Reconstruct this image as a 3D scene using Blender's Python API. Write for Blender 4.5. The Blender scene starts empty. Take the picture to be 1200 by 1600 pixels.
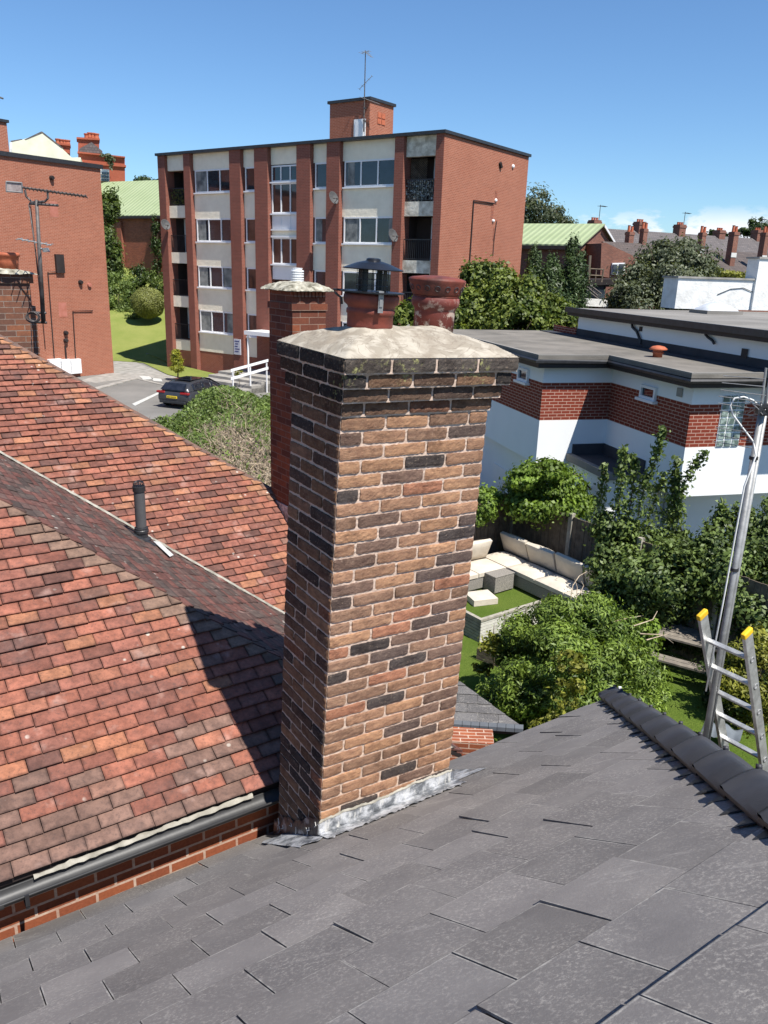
import bpy, math, random
import numpy as np
from mathutils import Matrix, Vector
R_ = math.radians
scene = bpy.context.scene
COL = scene.collection
# ---------------------------------------------------------------- camera
CZ = 6.7                       # eye height above the car park
F, PITCH, ROLL = 1240.128, 0.29841478, -0.03294611
_f = Vector((0, math.cos(PITCH), -math.sin(PITCH))); _r = Vector((1, 0, 0)); _d = _f.cross(_r)
AR = math.cos(ROLL)*_r + math.sin(ROLL)*_d
AD = -math.sin(ROLL)*_r + math.cos(ROLL)*_d
AF = _f
EYE = Vector((0, 0, CZ))
cam = bpy.data.cameras.new('camera'); camo = bpy.data.objects.new('camera', cam); COL.objects.link(camo)
cam.sensor_fit = 'HORIZONTAL'; cam.sensor_width = 36; cam.lens = 36*F/1200
cam.clip_start = .05; cam.clip_end = 3000
m = Matrix((AR, -AD, -AF)).transposed().to_4x4(); m.translation = EYE
camo.matrix_world = m
scene.camera = camo
# ---------------------------------------------------------------- sky, sun, exposure
SAZ = -49.0; SEL = 58.0
SUN = Vector((math.cos(R_(SAZ))*math.cos(R_(SEL)), math.sin(R_(SAZ))*math.cos(R_(SEL)), math.sin(R_(SEL))))
scene.render.engine = 'CYCLES'
vs = scene.view_settings; vs.view_transform = 'Standard'; vs.look = 'None'; vs.exposure = 0.62; vs.gamma = 1; vs.use_curve_mapping = False
sl = bpy.data.lights.new('sun', 'SUN'); sl.energy = 5.0; sl.angle = R_(.5); sl.color = (1, .955, .88)
so = bpy.data.objects.new('sun', sl); COL.objects.link(so); so.rotation_euler = SUN.to_track_quat('Z', 'Y').to_euler(); so.location = (0, 0, 60)
world = bpy.data.worlds.new('World'); scene.world = world; world.use_nodes = True

class NT:
    def __init__(s, tree): s.t = tree; s.t.nodes.clear()
    def n(s, typ, out=0, props=None, **kw):
        nd = s.t.nodes.new(typ)
        for k, v in (props or {}).items(): setattr(nd, k, v)
        for k, v in kw.items():
            key = int(k[1:]) if k[0] == '_' else k.replace('__', ' ')
            sk = nd.inputs[key]
            if isinstance(v, bpy.types.NodeSocket): s.t.links.new(v, sk)
            else:
                if isinstance(v, (tuple, list)) and sk.type == 'RGBA' and len(v) == 3: v = (*v, 1)
                sk.default_value = v
        return nd.outputs[out] if out is not None else nd
    def math(s, op, a, b=0.0, c=None, clamp=False):
        kw = dict(_0=a, _1=b)
        if c is not None: kw['_2'] = c
        return s.n('ShaderNodeMath', props={'operation': op, 'use_clamp': clamp}, **kw)
    def mix(s, f, a, b, mode='MIX'):
        return s.n('ShaderNodeMix', out=2, props={'data_type': 'RGBA', 'blend_type': mode}, _0=f, _6=a, _7=b)
    def noise(s, v, scale, detail=4, rough=.55, out=0):
        return s.n('ShaderNodeTexNoise', out=out, Vector=v, Scale=scale, Detail=detail, Roughness=rough)
    def ramp(s, f, stops, interp='LINEAR'):
        nd = s.t.nodes.new('ShaderNodeValToRGB'); cr = nd.color_ramp; cr.interpolation = interp
        while len(cr.elements) > 1: cr.elements.remove(cr.elements[-1])
        for i, (p, c) in enumerate(stops):
            e = cr.elements[0] if i == 0 else cr.elements.new(p)
            e.position = p; e.color = (*c, 1) if isinstance(c, tuple) else (c, c, c, 1)
        s.t.links.new(f, nd.inputs[0]); return nd.outputs[0]
    def mapr(s, v, a, b, c=0.0, d=1.0):
        return s.n('ShaderNodeMapRange', _0=v, _1=a, _2=b, _3=c, _4=d)

w = NT(world.node_tree)
sky = w.n('ShaderNodeTexSky', props={'sky_type': 'NISHITA', 'sun_disc': False, 'sun_elevation': R_(SEL),
      'sun_rotation': math.atan2(SUN.x, SUN.y), 'altitude': 50, 'air_density': 1.0, 'dust_density': .12, 'ozone_density': 2.6})
tc = w.n('ShaderNodeTexCoord', out=0)
sep = w.n('ShaderNodeSeparateXYZ', out=None, _0=tc)
# cumulus low over the right-hand horizon
mp = w.n('ShaderNodeMapping', Vector=tc, Scale=(1, 1, 2.4))
cl = w.noise(mp, 15, 8, .6)
big = w.noise(mp, 3.4, 2, .5)
el = sep.outputs[2]
xx = sep.outputs[0]
band = w.math('MULTIPLY', w.mapr(el, .078, .052), w.mapr(el, -.05, .03))
low = w.mapr(el, .075, .04)
side = w.mapr(xx, .12, .34)
dens = w.math('ADD', w.math('ADD', w.math('MULTIPLY', cl, .75), w.math('MULTIPLY', big, .35)), w.math('MULTIPLY', low, .13))
mask = w.math('MULTIPLY', w.mapr(dens, .63, .68), w.math('MULTIPLY', band, side))
shade = w.mapr(w.noise(mp, 16, 4), .35, .65, .75, 1.0)
cloudc = w.mix(shade, (4.6, 5.1, 6.2), (8.8, 8.9, 9.2))
skyt = w.mix(1.0, sky, (.70, .92, 1.13), 'MULTIPLY')
skyc = w.mix(w.math('MULTIPLY', mask, .92), skyt, cloudc)
bg = w.n('ShaderNodeBackground', Color=skyc, Strength=.085)
w.n('ShaderNodeOutputWorld', out=None, Surface=bg)

# ---------------------------------------------------------------- pixel -> place helpers (1200 x 1600 photo pixels)
def ray(x, y): return (AR*(x-600)/F + AD*(y-800)/F + AF).normalized()
def at_z(x, y, z):
    v = ray(x, y); return EYE + v*((z-CZ)/v.z)
def at_y(x, y, Y):
    v = ray(x, y); return EYE + v*(Y/v.y)
def at_pl(x, y, p, n):
    v = ray(x, y); return EYE + v*((p-EYE).dot(n)/v.dot(n))
def dirv(deg): return Vector((math.cos(R_(deg)), math.sin(R_(deg)), 0))
def frame(o, yaw):
    mm = Matrix.Rotation(R_(yaw), 4, 'Z'); mm.translation = o; return mm
def hsh(*a):
    return random.Random(','.join('%.4f' % x for x in a)).random()

# ---------------------------------------------------------------- mesh builder
SPLIT = {'curtain', 'waste_pipe', 'brick_patch', 'infill_panel', 'flue_vent', 'wall_vent', 'meter_box', 'downpipe', 'chimney_pot', 'gutter_bracket', 'feet', 'vent_hole', 'clamp'}
class MB:
    def __init__(s, M=None): s.v = []; s.f = []; s.mi = []; s.t = []; s.M = M; s.m = 0; s.tint = (1, 1, 1); s.pa = []
    def add(s, vs, fs, pa=None):
        b = len(s.v)
        if s.pa or pa: s.pa += [(.5, .5, 0, 1)]*(b-len(s.pa))+(list(pa) if pa else [(.5, .5, 0, 1)]*len(vs))
        s.v += [Vector(p) if s.M is None else s.M @ Vector(p) for p in vs]
        for f in fs: s.f.append(tuple(b+i for i in f)); s.mi.append(s.m); s.t.append(s.tint)
        return s
    def quad(s, *p): return s.add(p, [tuple(range(len(p)))])
    def box(s, x0, x1, y0, y1, z0, z1, B=None):
        vs = [(x, y, z) for z in (z0, z1) for y in (y0, y1) for x in (x0, x1)]
        if B is not None: vs = [B @ Vector(p) for p in vs]
        return s.add(vs, [(0, 2, 3, 1), (4, 5, 7, 6), (0, 1, 5, 4), (1, 3, 7, 5), (3, 2, 6, 7), (2, 0, 4, 6)])
    def prism(s, poly, z0, z1):
        n = len(poly)
        vs = [(p[0], p[1], z0 if len(p) < 3 else p[2]+z0) for p in poly]+[(p[0], p[1], z1 if len(p) < 3 else p[2]+z1) for p in poly]
        ar = sum(poly[i][0]*poly[(i+1) % n][1]-poly[(i+1) % n][0]*poly[i][1] for i in range(n))
        fs = [tuple(range(n))[::-1], tuple(range(n, 2*n))]+[(i, (i+1) % n, n+(i+1) % n, n+i) for i in range(n)]
        if ar < 0: fs = [f[::-1] for f in fs]
        return s.add(vs, fs)
    def slab(s, poly, off):      # polygon (3D points) thickened by vector off
        n = len(poly); off = Vector(off); P = [Vector(p) for p in poly]
        nn = (P[1]-P[0]).cross(P[2]-P[1])
        if nn.dot(off) > 0: P = P[::-1]
        return s.add(P+[p+off for p in P], [tuple(range(n)), tuple(range(n, 2*n))[::-1]]+[(i, n+i, n+(i+1) % n, (i+1) % n) for i in range(n)])
    def tube(s, pts, r, n=8, r1=None, caps=True):
        pts = [Vector(p) for p in pts]; k = len(pts); vs = []; fs = []
        up = Vector((0, 0, 1)); prev = None
        for i, p in enumerate(pts):
            d = (pts[min(i+1, k-1)]-pts[max(i-1, 0)]).normalized()
            a = d.orthogonal().normalized() if prev is None else (prev-d*prev.dot(d)).normalized()
            prev = a; b = d.cross(a)
            rr = r if r1 is None else r+(r1-r)*i/(k-1)
            if isinstance(r, (list, tuple)): rr = r[i]
            vs += [p+a*rr*math.cos(2*math.pi*j/n)+b*rr*math.sin(2*math.pi*j/n) for j in range(n)]
        for i in range(k-1):
            for j in range(n): fs.append((i*n+j, i*n+(j+1) % n, (i+1)*n+(j+1) % n, (i+1)*n+j))
        if caps: fs += [tuple(range(n))[::-1], tuple(range((k-1)*n, k*n))]
        return s.add(vs, fs)
    def lathe(s, c, prof, n=24, ax=(0, 0, 1), caps=True):
        c = Vector(c); ax = Vector(ax).normalized(); a = ax.orthogonal().normalized(); b = ax.cross(a); k = len(prof)
        vs = [c+ax*h+a*r*math.cos(2*math.pi*j/n)+b*r*math.sin(2*math.pi*j/n) for r, h in prof for j in range(n)]
        fs = [(i*n+j, i*n+(j+1) % n, (i+1)*n+(j+1) % n, (i+1)*n+j) for i in range(k-1) for j in range(n)]
        if caps: fs += [tuple(range(n))[::-1], tuple(range((k-1)*n, k*n))]
        return s.add(vs, fs)
    def grid(s, fn, nu, nv):
        vs = [fn(i/nu, j/nv) for j in range(nv+1) for i in range(nu+1)]
        return s.add(vs, [(j*(nu+1)+i, j*(nu+1)+i+1, (j+1)*(nu+1)+i+1, (j+1)*(nu+1)+i) for j in range(nv) for i in range(nu)])
    def build(s, name, mats, parent=None, smooth=False, bevel=0, seg=2, recalc=False):
        if parent is not None and name in SPLIT:
            comps = s.components()
            if len(comps) > 1:
                outs = []
                for c in comps:
                    q = MB(); ids = sorted({i for f in c for i in s.f[f]}); mp = {v: k for k, v in enumerate(ids)}
                    q.v = [s.v[i] for i in ids]; q.f = [tuple(mp[i] for i in s.f[f]) for f in c]; q.mi = [s.mi[f] for f in c]; q.t = [s.t[f] for f in c]
                    outs.append(q._build(name, mats, parent, smooth, bevel, seg, recalc))
                return outs[0]
        return s._build(name, mats, parent, smooth, bevel, seg, recalc)
    def components(s):
        p = list(range(len(s.v)))
        def find(a):
            while p[a] != a: p[a] = p[p[a]]; a = p[a]
            return a
        for f in s.f:
            r = find(f[0])
            for i in f[1:]: p[find(i)] = r
        d = {}
        for k, f in enumerate(s.f): d.setdefault(find(f[0]), []).append(k)
        return list(d.values())
    def _build(s, name, mats, parent=None, smooth=False, bevel=0, seg=2, recalc=False):
        me = bpy.data.meshes.new(name); me.from_pydata([tuple(p) for p in s.v], [], s.f)
        if not isinstance(mats, (list, tuple)): mats = [mats]
        for mt in mats: me.materials.append(mt)
        me.polygons.foreach_set('material_index', s.mi)
        me.update()
        if recalc:
            import bmesh
            bm = bmesh.new(); bm.from_mesh(me); bmesh.ops.recalc_face_normals(bm, faces=bm.faces[:]); bm.to_mesh(me); bm.free()
        uv = me.uv_layers.new(name='UVMap'); dat = np.empty(len(me.loops)*2, 'f'); i = 0
        for p in me.polygons:
            nx, ny, nz = map(abs, p.normal)
            for vi in p.vertices:
                q = me.vertices[vi].co
                if nz > .75: u, v_ = q.x, q.y
                elif nx > ny: u, v_ = q.y, q.z
                else: u, v_ = q.x, q.z
                dat[i] = u; dat[i+1] = v_; i += 2
        uv.data.foreach_set('uv', dat)
        at = me.attributes.new('tint', 'FLOAT_COLOR', 'FACE')
        at.data.foreach_set('color', [c for t in s.t for c in (*t, 1.0)])
        if len(s.pa) == len(s.v):
            a2 = me.attributes.new('tl', 'FLOAT_COLOR', 'POINT'); a2.data.foreach_set('color', [c for t in s.pa for c in t])
        if smooth: me.polygons.foreach_set('use_smooth', [True]*len(me.polygons))
        o = bpy.data.objects.new(name, me); COL.objects.link(o)
        if parent: o.parent = parent
        if bevel:
            bv = o.modifiers.new('bevel', 'BEVEL'); bv.width = bevel; bv.segments = seg; bv.limit_method = 'ANGLE'; bv.angle_limit = R_(40)
        if smooth == 'auto':
            pass
        return o

def tag(o, label=None, cat=None, group=None, kind=None):
    if label: o['label'] = label
    if cat: o['category'] = cat
    if group: o['group'] = group
    if kind: o['kind'] = kind
    return o
def empty(name, mat4=None, label=None, cat=None, group=None):
    o = bpy.data.objects.new(name, None); COL.objects.link(o); o.empty_display_size = .2
    if mat4 is not None: o.matrix_world = mat4 if isinstance(mat4, Matrix) else Matrix.Translation(mat4)
    return tag(o, label, cat, group)
def loc(T, p): return T.inverted() @ p

# ---------------------------------------------------------------- materials
def newmat(name):
    mt = bpy.data.materials.new(name); mt.use_nodes = True; t = NT(mt.node_tree); return mt, t
def finish(t, col, rough=.8, bump=None, bstr=.3, bdist=.01, spec=.3, metal=0.0, extra=None):
    kw = {}
    if bump is not None: kw['Normal'] = t.n('ShaderNodeBump', Strength=bstr, Distance=bdist, Height=bump)
    kw['Specular__IOR__Level'] = spec
    b = t.n('ShaderNodeBsdfPrincipled', Base__Color=col, Roughness=rough, Metallic=metal, **kw)
    t.n('ShaderNodeOutputMaterial', out=None, Surface=b)
def plain(name, c, c2=None, scale=3, rough=.7, bstr=.0, bscale=40, spec=.3, metal=0.0, tint=False, lo=.35, hi=.65, bdist=.01):
    mt, t = newmat(name); co = t.n('ShaderNodeTexCoord', out=3)
    col = t.mix(t.mapr(t.noise(co, scale, 6, .6), lo, hi), c, c2 if c2 else tuple(x*.82 for x in c))
    if tint: col = t.mix(1.0, col, t.n('ShaderNodeAttribute', props={'attribute_name': 'tint'}), 'MULTIPLY')
    bp = t.noise(co, bscale, 5, .6) if bstr else None
    finish(t, col, rough, bp, bstr, bdist, spec, metal); return mt
def brickmat(name, c1, c2, mortar, bw=.225, bh=.075, ms=.012, rough=.85, var=.35, stain=(.5, .5, .5), stainamt=.3, bias=0.0, bstr=.4):
    mt, t = newmat(name); uv = t.n('ShaderNodeTexCoord', out=2); co = t.n('ShaderNodeTexCoord', out=3)
    nd = t.n('ShaderNodeTexBrick', out=None, Vector=uv, Color1=c1, Color2=c2, Mortar=mortar, Scale=1.0, Mortar__Size=ms*.5, Mortar__Smooth=.1, Bias=bias, Brick__Width=bw, Row__Height=bh)
    col = nd.outputs[0]
    col = t.mix(t.mapr(t.noise(uv, 5.5, 3, .7), .3, .7, 0, var), col, c2)
    st = t.mapr(t.noise(co, .35, 5, .65), .42, .7, 0, stainamt)
    col = t.mix(st, col, t.mix(1.0, col, stain, 'MULTIPLY'))
    sp = t.mapr(t.noise(uv, 60, 3, .6), .3, .7, .82, 1.12)
    col = t.mix(1.0, col, t.n('ShaderNodeCombineColor', _0=sp, _1=sp, _2=sp), 'MULTIPLY')
    inv = t.math('SUBTRACT', 1.0, nd.outputs[1])
    finish(t, col, rough, inv, bstr, .006, .2); return mt
def leafmat(name, dark, light, scale=1.2, trans=.28, rough=.5, spec=.35):
    mt, t = newmat(name); co = t.n('ShaderNodeTexCoord', out=3)
    at = t.n('ShaderNodeAttribute', props={'attribute_name': 'tint'})
    f = t.n('ShaderNodeSeparateColor', out=0, _0=at)
    base = t.mix(f, dark, light)
    nf = t.mapr(t.noise(co, scale, 2), .3, .7, .75, 1.25)
    col = t.mix(1.0, base, t.n('ShaderNodeCombineColor', _0=nf, _1=nf, _2=nf), 'MULTIPLY')
    b = t.n('ShaderNodeBsdfPrincipled', Base__Color=col, Roughness=rough, Specular__IOR__Level=spec)
    tr = t.n('ShaderNodeBsdfTranslucent', Color=t.mix(1.0, col, (1.3, 1.35, .6), 'MULTIPLY'))
    ms = t.n('ShaderNodeMixShader', _0=trans, _1=b, _2=tr)
    t.n('ShaderNodeOutputMaterial', out=None, Surface=ms); return mt
def glassmat(name, c=(.012, .017, .024), rough=.04):
    mt, t = newmat(name); co = t.n('ShaderNodeTexCoord', out=3)
    col = t.mix(t.mapr(t.noise(co, .9, 3), .4, .62), c, tuple(x*2.2 for x in c))
    finish(t, col, rough, t.noise(co, 2.5, 1), .03, .02, .8); return mt

M = {}
M['flatbrick'] = brickmat('flat_red_brick', (.35, .12, .07), (.28, .095, .056), (.50, .31, .23), var=.3, stain=(.8, .72, .7), stainamt=.5)
M['flatbrick_dark'] = brickmat('pier_brick', (.27, .088, .062), (.21, .072, .052), (.32, .20, .15), var=.3)
M['oldbrick'] = brickmat('old_red_brick', (.36, .11, .06), (.22, .07, .045), (.36, .22, .17), var=.5, stainamt=.5)
M['terrbrick'] = brickmat('terrace_brick', (.29, .12, .08), (.18, .08, .06), (.28, .2, .16), var=.5, stainamt=.6)
M['bandbrick'] = brickmat('band_brick', (.23, .042, .022), (.19, .036, .02), (.50, .33, .26), ms=.016, var=.3)
M['wallbrick'] = brickmat('neighbour_brick', (.37, .115, .05), (.24, .07, .035), (.60, .46, .36), bw=.187, bh=.0625, ms=.014, var=.6, stainamt=.3)
M['chim2brick'] = brickmat('tall_chimney_brick', (.33, .10, .045), (.13, .045, .03), (.30, .2, .15), bw=.187, bh=.0623, ms=.008, var=.6, stainamt=.5)
M['chim3brick'] = brickmat('left_chimney_brick', (.36, .13, .06), (.12, .065, .05), (.34, .27, .22), bw=.187, bh=.0623, ms=.009, var=.7, stainamt=.5, bias=.1)
M['stucco'] = plain('cream_stucco', (.92, .84, .67), (.83, .75, .59), 1.6, .9, .6, 3.5, .1, bdist=.03)
M['stucco_dirty'] = plain('streaked_stucco', (.80, .75, .63), (.42, .38, .3), 3.2, .9, .5, 9, .1, bdist=.04)
M['white_render'] = plain('white_render', (.80, .81, .81), (.76, .77, .77), .8, .75, .15, 30, .2)
M['oldwhite'] = plain('old_white_render', (.78, .78, .76), (.62, .61, .58), 2.2, .9, .7, 6, .1, bdist=.03)
M['creamwall'] = plain('cream_render', (.78, .76, .60), (.66, .64, .5), .8, .9, .3, 8, .1)
M['upvc'] = plain('white_upvc', (.80, .80, .80), (.76, .76, .76), 3, .35, 0, spec=.5)
M['glass'] = glassmat('window_glass'); M['glass_brown'] = glassmat('warm_window_glass', (.045, .028, .024))
M['curtain'] = plain('net_curtain', (.30, .31, .29), (.10, .11, .11), 2.5, .8)
M['black'] = plain('black_plastic', (.016, .016, .018), (.03, .03, .033), 8, .45, spec=.5)
M['fascia'] = plain('dark_fascia', (.035, .027, .026), (.022, .018, .018), 2, .55)
M['felt'] = plain('grey_roof_felt', (.21, .19, .165), (.13, .12, .105), 1.1, .9, .4, 25, .2)
M['felt_dark'] = plain('dark_roof_felt', (.05, .05, .058), (.035, .035, .04), 1.5, .7, .2, 20, .3)
M['felt_old'] = plain('weathered_felt', (.25, .235, .215), (.17, .16, .145), .5, .9, .4, 25, .2)
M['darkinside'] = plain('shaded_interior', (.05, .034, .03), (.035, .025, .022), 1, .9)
M['steel'] = plain('galvanised_steel', (.34, .34, .335), (.22, .22, .215), 14, .55, .1, 60, .4, .45)
M['alu'] = plain('ladder_aluminium', (.60, .60, .59), (.40, .40, .39), 18, .45, .15, 80, .5, .7)
M['dishgrey'] = plain('dish_grey', (.07, .07, .075), (.1, .1, .1), 8, .6)
M['mastgrey'] = plain('rusty_mast', (.14, .13, .125), (.07, .055, .05), 12, .6, .1, 50, .4, .3)
M['yellow'] = plain('yellow_cap', (.75, .48, .02), (.6, .36, .02), 15, .5)
M['terracotta'] = plain('terracotta', (.48, .14, .07), (.36, .10, .05), 10, .7, .2, 60)
M['wood'] = plain('weathered_wood', (.19, .15, .11), (.10, .08, .06), 6, .9, .5, 30)
M['wood_grey'] = plain('grey_decking', (.40, .37, .31), (.26, .24, .2), 9, .85, .4, 40)
M['wicker'] = plain('grey_wicker', (.34, .31, .27), (.14, .13, .12), 60, .8, .8, 70)
M['cushion'] = plain('beige_cushion', (.60, .54, .45), (.52, .46, .38), 5, .95, .4, 12, .1, bdist=.02)
M['concrete'] = plain('concrete', (.36, .34, .31), (.22, .21, .19), 2.2, .9, .3, 30)
M['tarmac'] = plain('old_tarmac', (.21, .20, .185), (.15, .145, .135), .35, .95, .5, 60)
M['paint'] = plain('road_paint', (.55, .55, .52), (.4, .4, .38), 6, .8)
M['bark'] = plain('bark', (.13, .095, .065), (.06, .045, .032), 12, .95, .8, 30)
M['twig'] = plain('dry_twig', (.52, .42, .30), (.26, .20, .14), 9, .9, tint=True)
M['lead'] = plain('lead', (.035, .037, .042), (.30, .31, .32), 13, .35, .5, 16, .6, .25, lo=.56, hi=.66)
M['hdpe'] = plain('hip_tile_plastic', (.05, .05, .055), (.036, .036, .04), 5, .5, .12, 90, .4)
M['gutter'] = plain('grey_gutter', (.032, .032, .034), (.055, .055, .055), 3, .5, .1, 30, .5)
M['mortar'] = plain('pale_mortar', (.38, .36, .31), (.22, .205, .17), 12, .95, .7, 40)
def grassmat(name, a, b, c, s1, s2):
    mt, t = newmat(name); co = t.n('ShaderNodeTexCoord', out=3)
    col = t.mix(t.mapr(t.noise(co, s1, 4, .6), .35, .65), a, b)
    col = t.mix(t.mapr(t.noise(co, s2, 3, .7), .4, .75), col, c)
    finish(t, col, .95, t.noise(co, s2, 4, .7), .8, .05, .1); return mt
M['lawn'] = grassmat('mown_lawn', (.19, .23, .055), (.27, .28, .085), (.14, .18, .04), .5, 22)
M['turf'] = grassmat('garden_turf', (.095, .15, .022), (.14, .19, .035), (.05, .09, .012), 1.5, 45)
M['earth'] = grassmat('ground_earth', (.07, .075, .035), (.10, .09, .06), (.05, .055, .03), .15, 3)
def greenroof():
    mt, t = newmat('green_sheet_roof'); uv = t.n('ShaderNodeTexCoord', out=3)
    x = t.n('ShaderNodeSeparateXYZ', out=0, _0=uv)
    s = t.math('SINE', t.math('MULTIPLY', x, 2*math.pi/.5))
    col = t.mix(t.mapr(t.noise(uv, .5, 4), .3, .7), (.29, .345, .19), (.34, .39, .23))
    col = t.mix(t.mapr(s, .1, .9, 0, .6), col, (.22, .28, .15))
    finish(t, col, .7, s, .5, .04, .2); return mt
M['greenroof'] = greenroof()
def lineroof(name, a, b, gauge=.25, wid=.3, m=(.05, .045, .045)):
    mt, t = newmat(name); uv = t.n('ShaderNodeTexCoord', out=2); co = t.n('ShaderNodeTexCoord', out=3)
    nd = t.n('ShaderNodeTexBrick', out=None, Vector=uv, Color1=a, Color2=b, Mortar=m, Scale=1.0, Mortar__Size=.012, Brick__Width=wid, Row__Height=gauge)
    col = t.mix(t.mapr(t.noise(co, 1.2, 5, .7), .4, .7, 0, .6), nd.outputs[0], tuple(x*.55 for x in a))
    finish(t, col, .8, t.math('SUBTRACT', 1.0, nd.outputs[1]), .5, .02, .25); return mt
M['farslate'] = lineroof('far_slate_roof', (.15, .13, .125), (.11, .10, .10))
M['fartile'] = lineroof('far_tile_roof', (.12, .095, .085), (.085, .07, .065), .3, .3)
def rooftile():
    mt, t = newmat('clay_tile'); co = t.n('ShaderNodeTexCoord', out=3)
    at = t.n('ShaderNodeAttribute', props={'attribute_name': 'tint'})
    col = t.mix(t.mapr(t.noise(co, 15, 6, .72), .36, .62, 0, .85), at, t.mix(1.0, at, (.50, .50, .52), 'MULTIPLY'))
    col = t.mix(t.mapr(t.noise(co, 60, 4, .7), .56, .70, 0, .5), col, (.09, .065, .06))
    col = t.mix(t.mapr(t.noise(co, 3.0, 5, .7), .52, .72, 0, .5), col, (.10, .07, .065))
    col = t.mix(t.mapr(t.noise(co, 5.5, 4, .6), .60, .72, 0, .4), col, (.52, .33, .27))
    vor = t.n('ShaderNodeTexVoronoi', Vector=co, Scale=11.0)
    spot = t.math('MULTIPLY', t.mapr(vor, .16, .09), t.mapr(t.noise(co, 2.3, 3), .54, .60))
    col = t.mix(t.math('MULTIPLY', spot, .8), col, (.62, .58, .50))
    tl = t.n('ShaderNodeSeparateColor', out=None, _0=t.n('ShaderNodeAttribute', props={'attribute_name': 'tl'}))
    eu = t.math('MINIMUM', tl.outputs[0], t.math('SUBTRACT', 1.0, tl.outputs[0])); ev = t.math('MULTIPLY', tl.outputs[1], .72)
    ed_ = t.math('ADD', t.math('MINIMUM', eu, ev), t.math('MULTIPLY', t.math('SUBTRACT', t.noise(co, 34, 4, .7), .5), .16))
    col = t.mix(t.mapr(ed_, .005, .085, .72, 0), col, t.mix(1.0, col, (.36, .36, .38), 'MULTIPLY'))
    col = t.n('ShaderNodeHueSaturation', Saturation=.92, Value=.86, Color=col)
    finish(t, col, .8, t.noise(co, 55, 5, .65), .6, .006, .2); return mt
M['tile'] = rooftile()
def slatemat():
    mt, t = newmat('grey_slate'); co = t.n('ShaderNodeTexCoord', out=3)
    at = t.n('ShaderNodeAttribute', props={'attribute_name': 'tint'})
    col = t.mix(t.mapr(t.noise(co, 4, 6, .65), .3, .7), at, t.mix(1.0, at, (.74, .74, .76), 'MULTIPLY'))
    d1_ = t.mapr(t.noise(co, 85, 6, .8), .50, .66)
    d2_ = t.mapr(t.noise(co, 3.6, 5, .7), .34, .62)
    col = t.mix(t.math('MULTIPLY', t.math('MULTIPLY', d1_, d2_), .62), col, (.50, .46, .41))
    st = t.n('ShaderNodeMapping', Vector=co, Rotation=(0, 0, R_(20)), Scale=(1.3, 6, 1.3))
    col = t.mix(t.mapr(t.noise(st, 2.6, 6, .72), .60, .80, 0, .5), col, (.5, .47, .43))
    tl = t.n('ShaderNodeSeparateColor', out=None, _0=t.n('ShaderNodeAttribute', props={'attribute_name': 'tl'}))
    eu = t.math('MINIMUM', tl.outputs[0], t.math('SUBTRACT', 1.0, tl.outputs[0])); ed_ = t.math('MINIMUM', eu, tl.outputs[1])
    edn = t.math('ADD', ed_, t.math('MULTIPLY', t.math('SUBTRACT', t.noise(co, 26, 5, .75), .5), .05))
    chalk = t.math('MULTIPLY', t.mapr(edn, .022, .004), t.mapr(t.noise(co, 7, 4, .7), .42, .58))
    col = t.mix(t.math('MULTIPLY', chalk, .75), col, (.52, .49, .44))
    col = t.mix(t.mapr(ed_, .012, .002, 0, .75), col, (.045, .043, .045))
    finish(t, col, .78, t.noise(co, 120, 4, .7), .5, .002, .2); return mt
M['slate'] = slatemat()
def chimbrick():
    mt, t = newmat('chimney_brick'); co = t.n('ShaderNodeTexCoord', out=3)
    at = t.n('ShaderNodeAttribute', props={'attribute_name': 'tint'})
    mp = t.n('ShaderNodeMapping', Vector=co, Scale=(1, 1, 2.4))
    n1 = t.noise(mp, 16, 6, .7)
    col = t.mix(t.mapr(n1, .32, .68), t.mix(1.0, at, (.62, .55, .55), 'MULTIPLY'), t.mix(1.0, at, (1.28, 1.22, 1.12), 'MULTIPLY'))
    col = t.mix(t.mapr(t.noise(co, 75, 5, .75), .56, .72, 0, .55), col, (.42, .31, .22))
    soot = t.mapr(t.noise(co, 7, 5, .7), .50, .64, 0, .6)
    col = t.mix(soot, col, t.mix(1.0, col, (.42, .40, .40), 'MULTIPLY'))
    z = t.n('ShaderNodeSeparateXYZ', out=2, _0=co)
    lich = t.math('MULTIPLY', t.mapr(t.noise(co, 45, 4, .7), .52, .60), t.math('MULTIPLY', t.mapr(z, -.16, -.08), t.mapr(t.noise(co, 5, 3), .60, .68)))
    col = t.mix(t.math('MULTIPLY', lich, .7), col, (.36, .35, .14))
    bh = t.math('ADD', t.noise(mp, 40, 6, .75), t.math('MULTIPLY', t.noise(co, 150, 4, .8), .8))
    finish(t, col, .9, bh, .8, .005, .15); return mt
M['cbrick'] = chimbrick()
M['cmortar'] = plain('chimney_mortar', (.60, .46, .37), (.44, .33, .26), 9, .95, .6, 70, .1, bdist=.008)
def flaunch():
    mt, t = newmat('flaunching_mortar'); co = t.n('ShaderNodeTexCoord', out=3)
    wv = t.n('ShaderNodeTexNoise', Vector=co, Scale=7.0, Detail=5.0, Distortion=2.2)
    wv2 = t.n('ShaderNodeTexNoise', Vector=co, Scale=4.5, Detail=3.0, Distortion=3.0)
    vein = t.mapr(t.math('ABSOLUTE', t.math('SUBTRACT', wv2, .5)), 0.0, .022, .75, 0.0)
    col = t.mix(t.mapr(wv, .42, .58), (.40, .36, .295), (.28, .245, .195))
    col = t.mix(t.mapr(t.noise(co, 4, 6, .75), .50, .68, 0, .8), col, (.24, .20, .155))
    col = t.mix(t.mapr(t.noise(co, 40, 4), .6, .75, 0, .5), col, (.28, .25, .21))
    col = t.mix(vein, col, (.20, .165, .13))
    finish(t, col, .92, wv, .8, .01, .15); return mt
M['flaunch'] = flaunch()
M['potred'] = plain('red_pot_glaze', (.21, .05, .032), (.085, .03, .024), 9, .6, .6, 22, .3, bdist=.006)
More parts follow.
